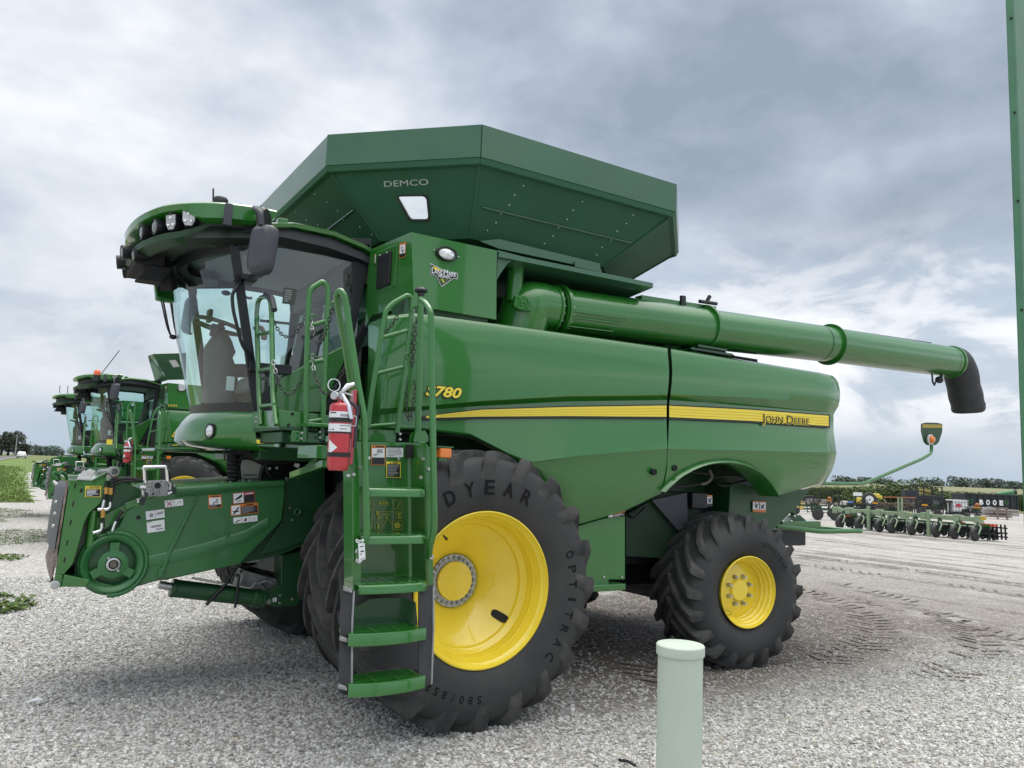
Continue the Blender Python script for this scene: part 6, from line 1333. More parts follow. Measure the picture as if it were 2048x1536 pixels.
# clip the lot where it meets the weeds at the far right
# road and verge on the far left
VERGE = sheet('grass_verge', axis(-60, 3.5, [(-4, 8), (3.5, .8)]), axis(26, 172, [(60, 2), (172, 8)]), -.012, GRASS)
ASPH = mat('asphalt', (.115, .11, .11), .9, var=.2, vscale=.6)
def RP(u, v): p = PZ(u, v, .60); p.z = hgt(p.x, p.y) + .05; return p
near_e = [(-70, 931), (-30, 925.5), (0, 921), (30, 916), (60, 911.3), (80, 908.8)]; far_e = [(-70, 917), (-30, 914.5), (0, 912.3), (30, 910), (60, 908.2), (80, 907.3)]
A_ = smooth_path([RP(*q) for q in near_e], 4); B_ = smooth_path([RP(*q) for q in far_e], 4)
rd = MB().grid([[a.lerp(b, t) for a, b in zip(A_, B_)] for t in (0, .25, .5, .75, 1)]).build('road', ASPH, None, smooth=180, recalc=False); rd['kind'] = 'structure'
el = MB().grid([[a.lerp(b, .05) + V((0, 0, .01)) for a, b in zip(A_, B_)], [a.lerp(b, .075) + V((0, 0, .01)) for a, b in zip(A_, B_)]]).build('road_edge_line', WDEC, None, smooth=0, recalc=False); el['kind'] = 'structure'

# loose gravel as instanced stones on the near ground
mb = MB(); mb.grid([[V((x, y, .002)) for x in axis(-7, 7, [(7, 1)])] for y in axis(-6.4, 6.6, [(6.6, 1)])])
gs = mb.build('loose_gravel', GRAVEL, None, smooth=0, recalc=False); gs['kind'] = 'stuff'
def gn_scatter(o, dens, seed, smin, smax, mt, ymid):
    ng = bpy.data.node_groups.new('scatter_stones', 'GeometryNodeTree'); ng.interface.new_socket('Geometry', in_out='INPUT', socket_type='NodeSocketGeometry'); ng.interface.new_socket('Geometry', in_out='OUTPUT', socket_type='NodeSocketGeometry')
    N = ng.nodes.new; L = ng.links.new; gi = N('NodeGroupInput'); go = N('NodeGroupOutput')
    pos = N('GeometryNodeInputPosition'); sp = N('ShaderNodeSeparateXYZ'); L(pos.outputs[0], sp.inputs[0])
    def MR(x, a, b, c, d):
        q = N('ShaderNodeMapRange'); q.inputs[1].default_value = a; q.inputs[2].default_value = b; q.inputs[3].default_value = c; q.inputs[4].default_value = d; L(x, q.inputs[0]); return q.outputs[0]
    def MM(op, a, b):
        q = N('ShaderNodeMath'); q.operation = op
        for i, x in enumerate((a, b)):
            if isinstance(x, (int, float)): q.inputs[i].default_value = x
            else: L(x, q.inputs[i])
        return q.outputs[0]
    noi = N('ShaderNodeTexNoise'); noi.inputs['Scale'].default_value = .8; noi.inputs['Detail'].default_value = 4; L(pos.outputs[0], noi.inputs[0])
    # fewer stones on the muddy strip beside and behind the machine
    mudx = MR(sp.outputs['X'], -.2, 1.8, 0, 1); mudy = MR(sp.outputs['Y'], -3.2, -2.2, 0, 1); md = MM('MULTIPLY', mudx, mudy); md = MM('MULTIPLY', md, MR(noi.outputs['Fac'], .30, .50, .75, .985))
    fac = MM('MULTIPLY', MM('SUBTRACT', 1.0, md), MR(sp.outputs['Y'], ymid, 6.5, 1.0, .45))
    dp = N('GeometryNodeDistributePointsOnFaces'); dp.distribute_method = 'RANDOM'; dp.inputs['Seed'].default_value = seed; L(gi.outputs[0], dp.inputs['Mesh'])
    L(MM('MULTIPLY', fac, dens), dp.inputs['Density'])
    ico = N('GeometryNodeMeshIcoSphere'); ico.inputs['Radius'].default_value = 1.0; ico.inputs['Subdivisions'].default_value = 2
    wn = N('ShaderNodeTexVoronoi'); wn.inputs['Scale'].default_value = 1.1; p2 = N('GeometryNodeInputPosition'); L(p2.outputs[0], wn.inputs['Vector'])
    vs = N('ShaderNodeVectorMath'); vs.operation = 'SUBTRACT'; L(wn.outputs['Color'], vs.inputs[0]); vs.inputs[1].default_value = (.5, .5, .5); v2 = N('ShaderNodeVectorMath'); v2.operation = 'SCALE'; L(vs.outputs[0], v2.inputs[0]); v2.inputs['Scale'].default_value = .75
    stp = N('GeometryNodeSetPosition'); L(ico.outputs['Mesh'], stp.inputs['Geometry']); L(v2.outputs[0], stp.inputs['Offset'])
    ss = N('GeometryNodeSetShadeSmooth'); L(stp.outputs[0], ss.inputs[0]); ss.inputs['Shade Smooth'].default_value = False
    sm = N('GeometryNodeSetMaterial'); sm.inputs['Material'].default_value = mt; L(ss.outputs[0], sm.inputs['Geometry'])
    ip = N('GeometryNodeInstanceOnPoints'); L(dp.outputs['Points'], ip.inputs['Points']); L(sm.outputs[0], ip.inputs['Instance'])
    rv = N('FunctionNodeRandomValue'); rv.data_type = 'FLOAT_VECTOR'; rv.inputs[0].default_value = (smin, smin, smin * .6); rv.inputs[1].default_value = (smax, smax * .75, smax * .62); L(rv.outputs[0], ip.inputs['Scale'])
    rr = N('FunctionNodeRandomValue'); rr.data_type = 'FLOAT_VECTOR'; rr.inputs[0].default_value = (-.5, -.5, 0); rr.inputs[1].default_value = (.5, .5, 6.28); L(rr.outputs[0], ip.inputs['Rotation'])
    sa = N('GeometryNodeStoreNamedAttribute'); sa.data_type = 'FLOAT'; sa.domain = 'INSTANCE'; sa.inputs['Name'].default_value = 'tone'; L(ip.outputs[0], sa.inputs['Geometry'])
    rt = N('FunctionNodeRandomValue'); rt.data_type = 'FLOAT'; L(MM('MULTIPLY', rt.outputs[1], MM('SUBTRACT', 1.0, MM('MULTIPLY', md, .72))), sa.inputs['Value'])
    jn = N('GeometryNodeJoinGeometry'); L(sa.outputs[0], jn.inputs[0]); L(jn.outputs[0], go.inputs[0])
    md_ = o.modifiers.new('stones', 'NODES'); md_.node_group = ng
STONE = gravel_mat('gravel_stone', True)
gn_scatter(gs, 1500, 3, .007, .0195, STONE, 0.0)
mb = MB(); mb.grid([[V((x, y, .004)) for x in axis(-7, 7, [(7, 1)])] for y in axis(-6.4, 6.6, [(6.6, 1)])])
gs2 = mb.build('coarse_gravel', GRAVEL, None, smooth=0, recalc=False); gs2['kind'] = 'stuff'
gn_scatter(gs2, 22, 9, .016, .034, STONE, 2.0)

# lug prints left by machines turning on the packed ground
mb = MB(); rg = random.Random(12)
def track(path, wd, sk):
    pts_ = smooth_path([V((x, y, 0)) for x, y in path], 10); acc = 0; k = 0
    for i in range(len(pts_) - 1):
        a, b = pts_[i], pts_[i + 1]; l = (b - a).length; t = (b - a).normalized(); n = V((-t.y, t.x, 0))
        while acc < l:
            c = a + t * acc; s_ = 1 if k % 2 else -1; acc += .105; k += 1
            if rg.random() < sk: continue
            d = (n * s_ + t * .75).normalized(); e = V((-d.y, d.x, 0)); p0 = c + n * s_ * .02; L_n = wd * rg.uniform(.6, 1.0); w2 = rg.uniform(.016, .030)
            q = [p0 - e * w2, p0 + d * L_n * .5 - e * w2 * rg.uniform(.7, 1.3), p0 + d * L_n - e * w2 * .6, p0 + d * L_n + e * w2 * .7, p0 + d * L_n * .5 + e * w2 * rg.uniform(.7, 1.4), p0 + e * w2]
            mb.poly([v_ + V((0, 0, .012 + hgt(v_.x, v_.y))) for v_ in q])
        acc -= l
track([(4.3, -1.9), (5.6, -1.55), (6.8, -.9), (8.0, .4), (8.8, 2.2)], .36, .25)
track([(4.6, -2.9), (6.2, -2.5), (7.8, -1.6), (9.2, -.1), (10.2, 2.0)], .36, .35)
track([(6.6, -3.6), (7.8, -2.2), (8.5, -.4), (8.7, 1.8), (8.3, 4.5)], .34, .4)
track([(11.5, -4), (12.2, -1), (12.4, 2.5), (12.0, 7)], .40, .4)
track([(13.6, -3), (14.1, 1), (14.0, 5), (13.3, 9)], .40, .45)
track([(2.2, -2.0), (2.6, -.6), (2.6, 1.0)], .34, .4)
tt_ = mb.build('tyre_tracks', mat('pressed_mud', (.165, .145, .125), .9, var=.35, vscale=3), None, smooth=0, recalc=False); tt_['kind'] = 'structure'
# ================================================================== NEAR SMALL THINGS
d = ray(1361, 1288); c = CAM + d * 2.8
mb = MB(); pr = .0795
mb.lathe([(pr, -.05), (pr, c.z - .035)], V((c.x, c.y, 0)), (0, 0, 1), 48)
BP = tag(mb.build('pipe_bollard', PIPEP, None, smooth=50), 'pale green capped pipe standing in the gravel in front of the combine', 'bollard')
mb = MB(); mb.lathe([(pr + .001, -.036), (pr + .0055, -.036), (pr + .0065, -.033), (pr + .0065, -.004), (pr + .003, .0), (pr * .6, .0035), (.001, .0045)], V((c.x, c.y, c.z)), (0, 0, 1), 48); cp_ = mb.build('pipe_cap', mat('pipe_cap_paint', (.47, .54, .46), .45, var=.05, vscale=9), BP, smooth=40)
# green steel post at the right edge
d = ray(2034, 400); c = CAM + d * (4.2)
a = (ray(2021, 0)); 
g0 = V((c.x, c.y, 0)); rt = V((_r.x, _r.y, 0)).normalized(); fw = V((_f.x, _f.y, 0)).normalized()
mb = MB(); off = -.018
mb.prism([g0 + rt * (-.020), g0 + rt * .020, g0 + rt * .020 + fw * .006, g0 + rt * (-.020) + fw * .006], (0, 0, 6.5)); mb.prism([g0 + rt * .020 - fw * .001, g0 + rt * .024 - fw * .001, g0 + rt * .30 + fw * .22, g0 + rt * .297 + fw * .224], (0, 0, 6.5))
GPOST = tag(mb.build('steel_post', mat('post_green', (.05, .17, .085), .5, coat=.2, var=.1), None, smooth=0), 'tall green bolted steel post cut off by the right edge', 'steel post')
mb = MB(); bolts(mb, [g0 + rt * .004 + V((0, 0, z)) for z in (1.2, 2.0, 2.8, 3.4, 3.9, 4.45, 5.0)], -fw, .007, .008); mb.build('post_bolt', BLK, GPOST)
p = PZ(67, 1406, .02)
mb = MB(); mb.add([p + V((-.07, -.02, .015)), p + V((.075, .01, .012)), p + V((.06, -.05, .03)), p + V((.02, -.03, .05))], [(0, 3, 1), (0, 2, 3), (3, 2, 1)]); tag(mb.build('paper_scrap', WDEC, None, smooth=0), 'torn white scrap of paper lying on the light gravel', 'litter')
p = PZ(1255, 1529, .03); mb = MB(); mb.tube([p + V((-.02, .06, .01)), p + V((0, 0, .02)), p + V((.015, -.06, .01))], .010, 8); tag(mb.build('hose_piece', BLK, None), 'short piece of black hose lying on the gravel beside the capped pipe', 'hose')

# ================================================================== PLANTS
LEAFM = {}
def leaf_mat(n, c0, c1):
    if n in LEAFM: return LEAFM[n]
    m, nt, b = nodes_of(n); N = nt.nodes.new; L = nt.links.new; b.inputs['Roughness'].default_value = .75; b.inputs['Specular IOR Level'].default_value = .25
    tc = N('ShaderNodeTexCoord'); q = N('ShaderNodeTexWhiteNoise'); q.noise_dimensions = '3D'; mp = N('ShaderNodeNewGeometry'); L(mp.outputs['Random Per Island'], q.inputs[0])
    rp = N('ShaderNodeValToRGB'); rp.color_ramp.elements[0].color = (*c0, 1); rp.color_ramp.elements[1].color = (*c1, 1); L(mp.outputs['Random Per Island'], rp.inputs[0]); L(rp.outputs[0], b.inputs['Base Color']); LEAFM[n] = m; return m
def leaves(mb, c, rad, n, size, rg, flat=1.0):
    for _ in range(n):
        while True:
            d = V((rg.uniform(-1, 1), rg.uniform(-1, 1), rg.uniform(-1, 1)))
            if .25 < d.length < 1: break
        d = d.normalized() * (d.length ** .5)
        p = V(c) + V((d.x * rad[0], d.y * rad[1], d.z * rad[2]))
        a = V((rg.uniform(-1, 1), rg.uniform(-1, 1), rg.uniform(-.6, .6))).normalized(); b = a.cross(V((rg.uniform(-1, 1), rg.uniform(-1, 1), rg.uniform(-1, 1)))).normalized(); s = size * rg.uniform(.6, 1.3)
        mb.add([p - a * s, p + b * s * .45, p + a * s, p - b * s * .45], [(0, 1, 2, 3)])
def tree(base, h, w, seed, label, lm, group, trunk=.3, lobes=9, per=90, leaf=.30, shrub=False):
    rg = random.Random(seed); name = 'bush' if shrub else 'tree'
    t = thing(name, label, 'bush' if shrub else 'tree', base, group)
    mb = MB(); hc = h * trunk
    if not shrub:
        mb.tube([V((0, 0, -.2)), V((.1, 0, hc)), V((.0, .1, h * .72))], [w * .07, w * .05, w * .015], 8)
        for k in range(5): a = k * 1.26 + rg.random(); mb.tube([V((.05, 0, hc + h * .07 * k)), V((math.cos(a) * w * .28, math.sin(a) * w * .28, hc + h * .07 * k + h * .16))], [w * .025, w * .008], 5)
    else:
        for k in range(4): a = k * 1.6; mb.tube([V((0, 0, -.1)), V((math.cos(a) * w * .2, math.sin(a) * w * .2, h * .6))], [.05, .02], 5)
    mb.build('trunk', BARK, t)
    mb = MB()
    for k in range(lobes):
        a = rg.uniform(0, 6.28); rr = w * .5 * math.sqrt(rg.random()) * .75; zz = (h * (trunk + .12) + (h * (.93 - trunk)) * rg.random()) if not shrub else h * rg.uniform(.25, .8)
        s = w * rg.uniform(.16, .30) * (1.1 - .4 * zz / h)
        leaves(mb, (math.cos(a) * rr, math.sin(a) * rr, zz), (s, s, s * .8), per, leaf, rg)
    mb.build('crown', lm, t, smooth=0, recalc=False); return t
def AT(u, depth, z=None, v=940):
    d = ray(u, v); hdir = V((d.x, d.y, 0)); f2 = V((_f.x, _f.y, 0)).normalized(); p = CAM + hdir * (depth / hdir.dot(f2)); p.z = hgt(p.x, p.y) if z is None else z; return p
LG = leaf_mat('bush_leaves', (.045, .075, .026), (.125, .17, .065)); LD_ = leaf_mat('dark_tree_leaves', (.050, .065, .055), (.090, .105, .082)); LF = leaf_mat('haze_tinted_leaves', (.075, .105, .09), (.125, .155, .13))  # LF is paler and bluer: distance haze put into the leaf colour
rg = random.Random(11)
bl = ['low olive bush behind the yellow sprayer, leftmost of the thicket', 'rounded bush left of the tall pale bush', 'tallest pale green bush in the middle of the thicket', 'broad bush right of the tallest pale bush', 'dense bush standing behind the black box frame', 'dark low bush at the right end of the thicket', 'small bush under the marker arm beside the corn', 'small bush between the black cage trailer and the dumpster']
for (u, dep, h, w, i) in ((1722, 104, 3.4, 6.5, 0), (1762, 108, 4.2, 6.5, 1), (1800, 106, 5.2, 6.5, 2), (1832, 104, 4.2, 6, 3), (1850, 98, 3.2, 5.5, 4), (1868, 96, 2.6, 5, 5), (1690, 108, 2.4, 5, 6), (1915, 95, 2.2, 4.5, 7)):
    tree(AT(u, dep), h * .72, w, 20 + i, bl[i], LG, 'bushes along the edge of the corn field', lobes=16, per=70, leaf=.22, shrub=True)
fl = ['far hazy tree just above the marker arm', 'far low tree right of the marker arm', 'far round tree above the corn left of the bushes', 'far twin-topped tree above the corn', 'far broad tree left of the dumpster', 'far tall tree left of the dumpster', 'far ragged tree above the dumpster letters', 'far wide tree over the dumpster', 'far thin tree over the grain auger', 'far tree at the right end of the horizon line', 'far low tree beyond the corn behind the bushes', 'far small tree between the field and the sky near the steel post']
for i, (u, h, w) in enumerate(((1690, 6, 12), (1705, 5, 14), (1735, 5.5, 15), (1770, 5.5, 14), (1850, 6.5, 18), (1880, 5, 18), (1918, 9, 11), (1945, 7.5, 20), (1968, 9, 12), (1985, 8.5, 12), (2012, 7, 12), (2038, 7, 16))):
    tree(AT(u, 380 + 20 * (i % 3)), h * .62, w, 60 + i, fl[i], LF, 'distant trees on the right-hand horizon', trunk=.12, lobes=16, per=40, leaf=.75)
ll = ['tall dark tree nearest the white car on the road', 'dark spreading tree second from the road pole', 'dark tree at the left edge beyond the road', 'low dark tree between the pole and the car']
for i, (u, h, w, dep) in enumerate(((28, 11.5, 9, 285), (12, 9.5, 9, 290), (-2, 11, 9, 285), (38, 5.5, 7, 290))):
    tree(AT(u, dep), h * .70, w * .8, 90 + i, ll[i], LD_, 'dark trees beyond the road', trunk=.2, lobes=26, per=60, leaf=.42)
# far wood line at the left
mb = MB(); rg = random.Random(5)
for k in range(60):
    p = AT(48 + 62 * k / 60, 560 + rg.uniform(-30, 30)); leaves(mb, p + V((0, 0, 2.2)), (6, 6, 3.2 + rg.uniform(0, 2)), 60, 1.2, rg)
fw_ = mb.build('distant_wood', leaf_mat('haze_tinted_wood_leaves', (.09, .125, .115), (.12, .155, .14)), None, smooth=0, recalc=False); fw_['kind'] = 'stuff'  # pale bluish leaf colour carries the haze of distance
# utility poles
for i, (u, h, dep, lab) in enumerate(((27, 7.2, 255, 'pale utility pole standing in front of the dark trees'), (45, 7.5, 300, 'dark utility pole just right of the dark trees'), (55, 7.5, 420, 'utility pole third along the road'), (63.5, 7.5, 520, 'utility pole fourth along the road, above the distant wood'), (71, 7.5, 640, 'utility pole fifth along the road'), (77, 8, 760, 'tiny far utility pole above the distant wood'), (86, 10, 760, 'farthest tiny utility pole nearest the parked combines'))):
    p = AT(u, dep); t = thing('utility_pole', lab, 'utility pole', p, 'utility poles along the road')
    mb = MB(); mb.tube([V((0, 0, -.3)), V((0, 0, h))], [.22, .14], 8); mb.build('pole', GALV if i == 0 else WOOD, t); mb = MB(); mb.bar(V((-1, 0, h * .93)), V((1, 0, h * .93)), .12, .14); mb.build('crossarm', WOOD, t)
# corn field
mb = MB(); rg = random.Random(8)
def cz(dep): return 1.15 + 1.9 * sst(dep, 110, 420)
for k in range(7000):
    u = rg.uniform(1480, 2150); dep = 108 + 12 * rg.random() ** 1.5 + (rg.random() < .25) * rg.uniform(0, 60); p = AT(u, dep); p.z = hgt(p.x, p.y) - .1; top_z = cz(dep) + rg.uniform(-.25, .12)
    a = rg.uniform(0, 6.28); w_ = .16; l = V((math.cos(a), math.sin(a), 0)); q = V((p.x, p.y, top_z))
    mb.add([p - l * .05, p + l * .05, q + l * .03, q - l * .03], [(0, 1, 2, 3)])
    for z in (.45, .65, .85): 
        m_ = p.lerp(q, z); s = V((math.cos(a + z * 9), math.sin(a + z * 9), 0)); mb.add([m_, m_ + s * .35 + V((0, 0, .3)), m_ + s * .75 + V((0, 0, .05)), m_ + s * .35 + V((0, 0, .16))], [(0, 1, 2, 3)])
us = [1470 + 17.5 * i for i in range(40)]
mb.mset(1).grid([[V((*AT(u, dp_).to_2d(), cz(dp_) - .18)) for u in us] for dp_ in (112, 125, 145, 180, 230, 300, 380, 470)])
cf = mb.build('corn_field', [leaf_mat('corn_leaves', (.04, .066, .026), (.115, .145, .062)), grass_mat('corn_tassels', (.15, .165, .085), (.225, .225, .13), .25)], None, smooth=0, recalc=False); cf['kind'] = 'stuff'
# weeds on the gravel and rough grass of the verge
mb = MB(); rg = random.Random(2)
def tuft(p, n, s, hh):
    for _ in range(n):
        a = rg.uniform(0, 6.28); q = p + V((rg.gauss(0, s * .4), rg.gauss(0, s * .4), 0)); l = hh * rg.uniform(.5, 1.2); o = V((math.cos(a), math.sin(a), 0)); w_ = V((-o.y, o.x, 0)) * l * .28
        mb.add([q, q + o * l * .5 + w_ + V((0, 0, l * .5)), q + o * l + V((0, 0, l * .55)), q + o * l * .5 - w_ + V((0, 0, l * .45))], [(0, 1, 2, 3)])
def patch(x0, x1, y0, y1, n, hh, s=.12):
    for _ in range(n):
        x = rg.uniform(x0, x1); y = rg.uniform(y0, y1)
        e = math.sin(x * 3.1 + y) * .25 + math.sin(y * 2.3 - x) * .25
        cx_, cy_ = (x0 + x1) / 2, (y0 + y1) / 2; r_ = ((x - cx_) / (x1 - x0) * 2) ** 2 + ((y - cy_) / (y1 - y0) * 2) ** 2
        if r_ > .8 + e: continue
        mb.mset(0); p = V((x, y, hgt(x, y) + .005)); tuft(p, 7, s, hh)
        if rg.random() < .10: mb.mset(1); f = p + V((0, 0, hh * .9)); mb.add([f + V((-.018, 0, 0)), f + V((0, -.018, .01)), f + V((.018, 0, .004)), f + V((0, .018, .012))], [(0, 1, 2, 3)])
patch(-4.8, -2.25, 18.6, 25.5, 900, .036, .18); patch(-4.6, -1.9, 11.8, 16.2, 900, .036, .16); patch(-3.6, -2.72, 8.8, 10.4, 110, .06); patch(-3.9, -2.62, 3.2, 4.9, 170, .075, .10)
wd_ = mb.build('weeds', [leaf_mat('weed_leaves', (.05, .095, .022), (.15, .21, .06)), WDEC], None, smooth=0, recalc=False); wd_['kind'] = 'stuff'
mb = MB(); rg = random.Random(6)
for _ in range(9000):
    y = 28.5 + 60 * rg.random() ** 1.6; x = rg.uniform(-6, -2.4) - (y - 30) * .06 * rg.random(); z = hgt(x, y) - .01; h = rg.uniform(.03, .075) * (1 + y / 120); a = rg.uniform(0, 6.28); o = V((math.cos(a), math.sin(a), 0)) * (.02 + y * .0006)
    mb.add([V((x, y, z)) - o, V((x, y, z)) + o, V((x, y, z + h)) + V((rg.uniform(-.05, .05), rg.uniform(-.05, .05), 0))], [(0, 1, 2)])
gb = mb.build('grass_blades', leaf_mat('grass_blade', (.09, .15, .035), (.20, .26, .08)), None, smooth=0, recalc=False); gb['kind'] = 'stuff'

# ================================================================== WHITE CAR ON THE ROAD
p = AT(40, 165); p.z = hgt(p.x, p.y) + .06
CR = thing('car', 'white car seen from behind on the far road at the left', 'car', p)
mb = MB(); mb.prism([(-.86, -2.2, .32), (.86, -2.2, .32), (.90, -2.2, .55), (.86, -2.15, .95), (-.86, -2.15, .95), (-.90, -2.2, .55)], (0, 4.3, 0)); mb.build('body', CARW, CR, bevel=.08)
mb = MB(); mb.add([(-.78, -1.9, .95), (.78, -1.9, .95), (.80, 1.2, .95), (-.80, 1.2, .95), (-.60, -1.3, 1.46), (.60, -1.3, 1.46), (.60, .4, 1.46), (-.60, .4, 1.46)], [(4, 5, 6, 7), (0, 1, 5, 4), (1, 2, 6, 5), (2, 3, 7, 6), (3, 0, 4, 7)]); mb.build('cabin', CARW, CR, bevel=.05)
mb = MB(); mb.poly([(-.66, -1.83, 1.02), (.66, -1.83, 1.02), (.54, -1.40, 1.38), (-.54, -1.40, 1.38)]); mb.xf(Matrix.Translation((0, -.03, .02))); mb.build('rear_window', DGLASS, CR, smooth=0)
for x in (-.76, .76):
    for y in (-1.4, 1.3): mb = MB(); mb.lathe([(.001, -.1), (.2, -.1), (.32, -.08), (.33, 0), (.32, .08), (.001, .1)], (x, y, .33), (1, 0, 0), 16); mb.build('wheel', TYRE, CR)
mb = MB(); mb.box(-.84, .84, -2.22, -2.1, .28, .46); mb.build('bumper', BLK, CR)
for x in (-.70, .70): mb = MB(); mb.box(x - .12, x + .12, -2.22, -2.1, .74, .88); mb.build('tail_light', RDEC, CR)

# ================================================================== CULTIVATOR (tool bar runs along y at x = 26.8)
XC = 26.8
CU = thing('cultivator', 'pale green row-crop cultivator with eight wheeled row units on the gravel behind the combine', 'cultivator', (XC, 11, 0))
CO = V(CU.location)
def U_(u, v, x=XC): return PX(u, v, x) - CO
yA, yB = PX(1668, 1020, XC).y - CO.y, PX(1963, 1038, XC).y - CO.y
mb = MB(); mb.box(-.09, .09, yB, yA, .67, .84); mb.build('tool_bar', PALEG, CU, bevel=.01)
for t in (.02, .30 - .18, .345, .52, .655, .86, .985):
    y = yA + (yB - yA) * t; mb = MB(); mb.box(-.14, .14, y - .11, y + .11, .62, .89); mb.build('bar_clamp', PALEG, CU, bevel=.01)
for u in (1742, 1862): 
    y = PX(u, 1040, XC).y - CO.y; mb = MB(); mb.box(-.22, -.12, y - .055, y + .055, .0, 1.0); mb.build('parking_stand', PALEG, CU, bevel=.01)
mb = MB(); y = U_(1800, 1000).y
for s in (-.07, .07): mb.box(-.03, .03, y + s - .022, y + s + .022, .8, 1.42)
mb.build('hitch_mast', PALEG, CU)
mb = MB(); mb.box(.25, .33, yB - .15, yA - .6, .50, .58); mb.build('rear_bar', GREEN, CU)
lad = [U_(1775, 1040).y, U_(1825, 1040).y]
for y in lad:
    mb = MB()
    for s in (-.13, .13): mb.box(-.20, -.16, y + s - .02, y + s + .02, .3, .82)
    for z in (.34, .55): mb.box(-.22, -.14, y - .15, y + .15, z - .02, z + .02)
    mb.build('step_ladder', PALEG, CU)
us_ = [1682, 1720, 1761, 1785, 1827, 1873, 1908, 1948]
ru0 = None
for i, u in enumerate([1680, 1718, 1759, 1784, 1824, 1872, 1909, 1950]):
    y = U_(u, 1060, XC - .35).y
    if ru0 is None:
        mb = MB(); mb.bar((-.05, 0, .72), (-.15, 0, .46), .10, .12); mb.bar((-.15, 0, .46), (.9, -.0, .40), .10, .10); mb.box(.2, .75, -.16, .16, .22, .42)
        r1 = mb.build('row_unit', mat('dark_green_black', (.012, .03, .016), .5), CU); ru0 = r1
        mb = MB(); mb.lathe([(.001, -.05), (.15, -.05), (.20, -.08), (.235, -.06), (.245, 0), (.235, .06), (.20, .08), (.15, .05), (.001, .05)], (-.36, 0, .245), (0, 1, 0), 28); mb.build('gauge_wheel', TYRE, r1, smooth=40)
        mb = MB()
        for s in (-1, 1): mb.tube(smooth_path([(-.15, s * .03, .60), (-.20, s * .13, .50), (-.30, s * .14, .36), (-.36, s * .12, .245)], 4), .028, 8)
        mb.build('wheel_fork', PALEG, r1, smooth=60)
        mb = MB()
        for k in range(5):
            x = .25 + .13 * k; mb.tube([(x, -.10 + .05 * (k % 3), .40), (x + .08, -.12 + .06 * (k % 3), .2), (x - .02, -.12 + .06 * (k % 3), .02)], .02, 6)
        for s in (-.2, .2): mb.lathe([(.16, -.01), (.165, 0), (.16, .01), (.001, .012)], (.55, s, .19), (.3, 1, 0), 18)
        mb.bar((.3, .2, .12), (.95, .2, .12), .03, .05); mb.bar((.3, -.2, .30), (.95, -.2, .26), .03, .05)
        for k in range(6): mb.bar((.15 + .14 * k, -.22, .42 - .03 * k), (.22 + .14 * k, .22, .30), .03, .04); mb.bar((.2 + .13 * k, -.2 + .08 * (k % 4), .5), (.24 + .13 * k, -.22 + .1 * (k % 4), .04), .03, .03)
        mb.build('shank', BLK, r1)
        r1.location = (0, y, 0)
    else:
        c = ru0.copy(); COL.objects.link(c); c.location = (0, y, 0)
        for ch in ru0.children: d_ = ch.copy(); COL.objects.link(d_); d_.parent = c
mb = MB(); y = U_(1955, 1060).y
for k in range(6): mb.bar((.5, y - .14 * k, .62), (.55, y - .14 * k, .08), .05, .04)
for z in (.18, .32, .5): mb.bar((.5, y - .78, z), (.5, y + .1, z), .05, .05)
mb.build('tine_section', BLKM, CU)
for (u, v, w_) in ((1695, 1033, .30), (1976, 1050, .30), (1924, 1046, .12)):
    p = U_(u, v, XC + .3); mb = MB(); mb.box(p.x - .01, p.x + .01, p.y - w_, p.y + w_, p.z - .035, p.z + .035); mb.build('reflector', ORED, CU)
for (u, v, dome) in ((1659, 1001, 1), (1751, 1006, 0), (1850, 1010, 0), (1955, 1015, 1)):
    p = U_(u, v, XC + .2); mb = MB(); mb.mset(0).box(p.x - .02, p.x + .03, p.y - .14, p.y + .14, p.z - .06, p.z + .06); mb.bar((p.x, p.y + .02, p.z - .05), (p.x - .1, p.y - .02, .72), .07, .07); mb.mset(1).box(p.x - .03, p.x - .015, p.y - .12, p.y + .12, p.z - .03, p.z + .03)
    if dome: mb.mset(2).lathe([(.09, 0), (.08, .06), (.03, .10), (.001, .1)], (p.x, p.y, p.z + .06), (0, 0, 1), 12)
    mb.build('warning_lamp', [BLK, mat('amber_reflector', (.75, .36, .02), .35), mat('dull_orange', (.30, .08, .02), .5)], CU)
mb = MB(); p = U_(1966, 1036, XC - .1); mb.box(p.x - .02, p.x, p.y - .11, p.y + .11, p.z - .07, p.z + .05); mb.build('yellow_plate', mat('plate_yellow', (.60, .36, .03), .5), CU)

# ================================================================== THINGS STORED AT THE FAR SIDE OF THE LOT
rtv = V((_r.x, _r.y, 0)).normalized(); fwv = V((_f.x, _f.y, 0)).normalized()
class FB_(MB):
    def bx(s, x0, x1, y0, y1, z0, z1): return s.obox(rtv * (x0 + x1) / 2 + fwv * (y0 + y1) / 2 + V((0, 0, (z0 + z1) / 2)), rtv * (x1 - x0) / 2, fwv * (y1 - y0) / 2, (0, 0, (z1 - z0) / 2))
    def br(s, a, b, w): f_ = lambda t: rtv * t[0] + fwv * t[1] + V((0, 0, t[2])); return s.bar(f_(a), f_(b), w, w)
    def wh(s, x, y, r, w=.16): return s.lathe([(.001, -w / 2), (r * .6, -w / 2), (r, -w * .35), (r, w * .35), (r * .6, w / 2), (.001, w / 2)], rtv * x + fwv * y + V((0, 0, r)), rtv * .35 + fwv, 22)
def far(name, label, cat, u, dep, group=None): return thing(name, label, cat, AT(u, dep), group)
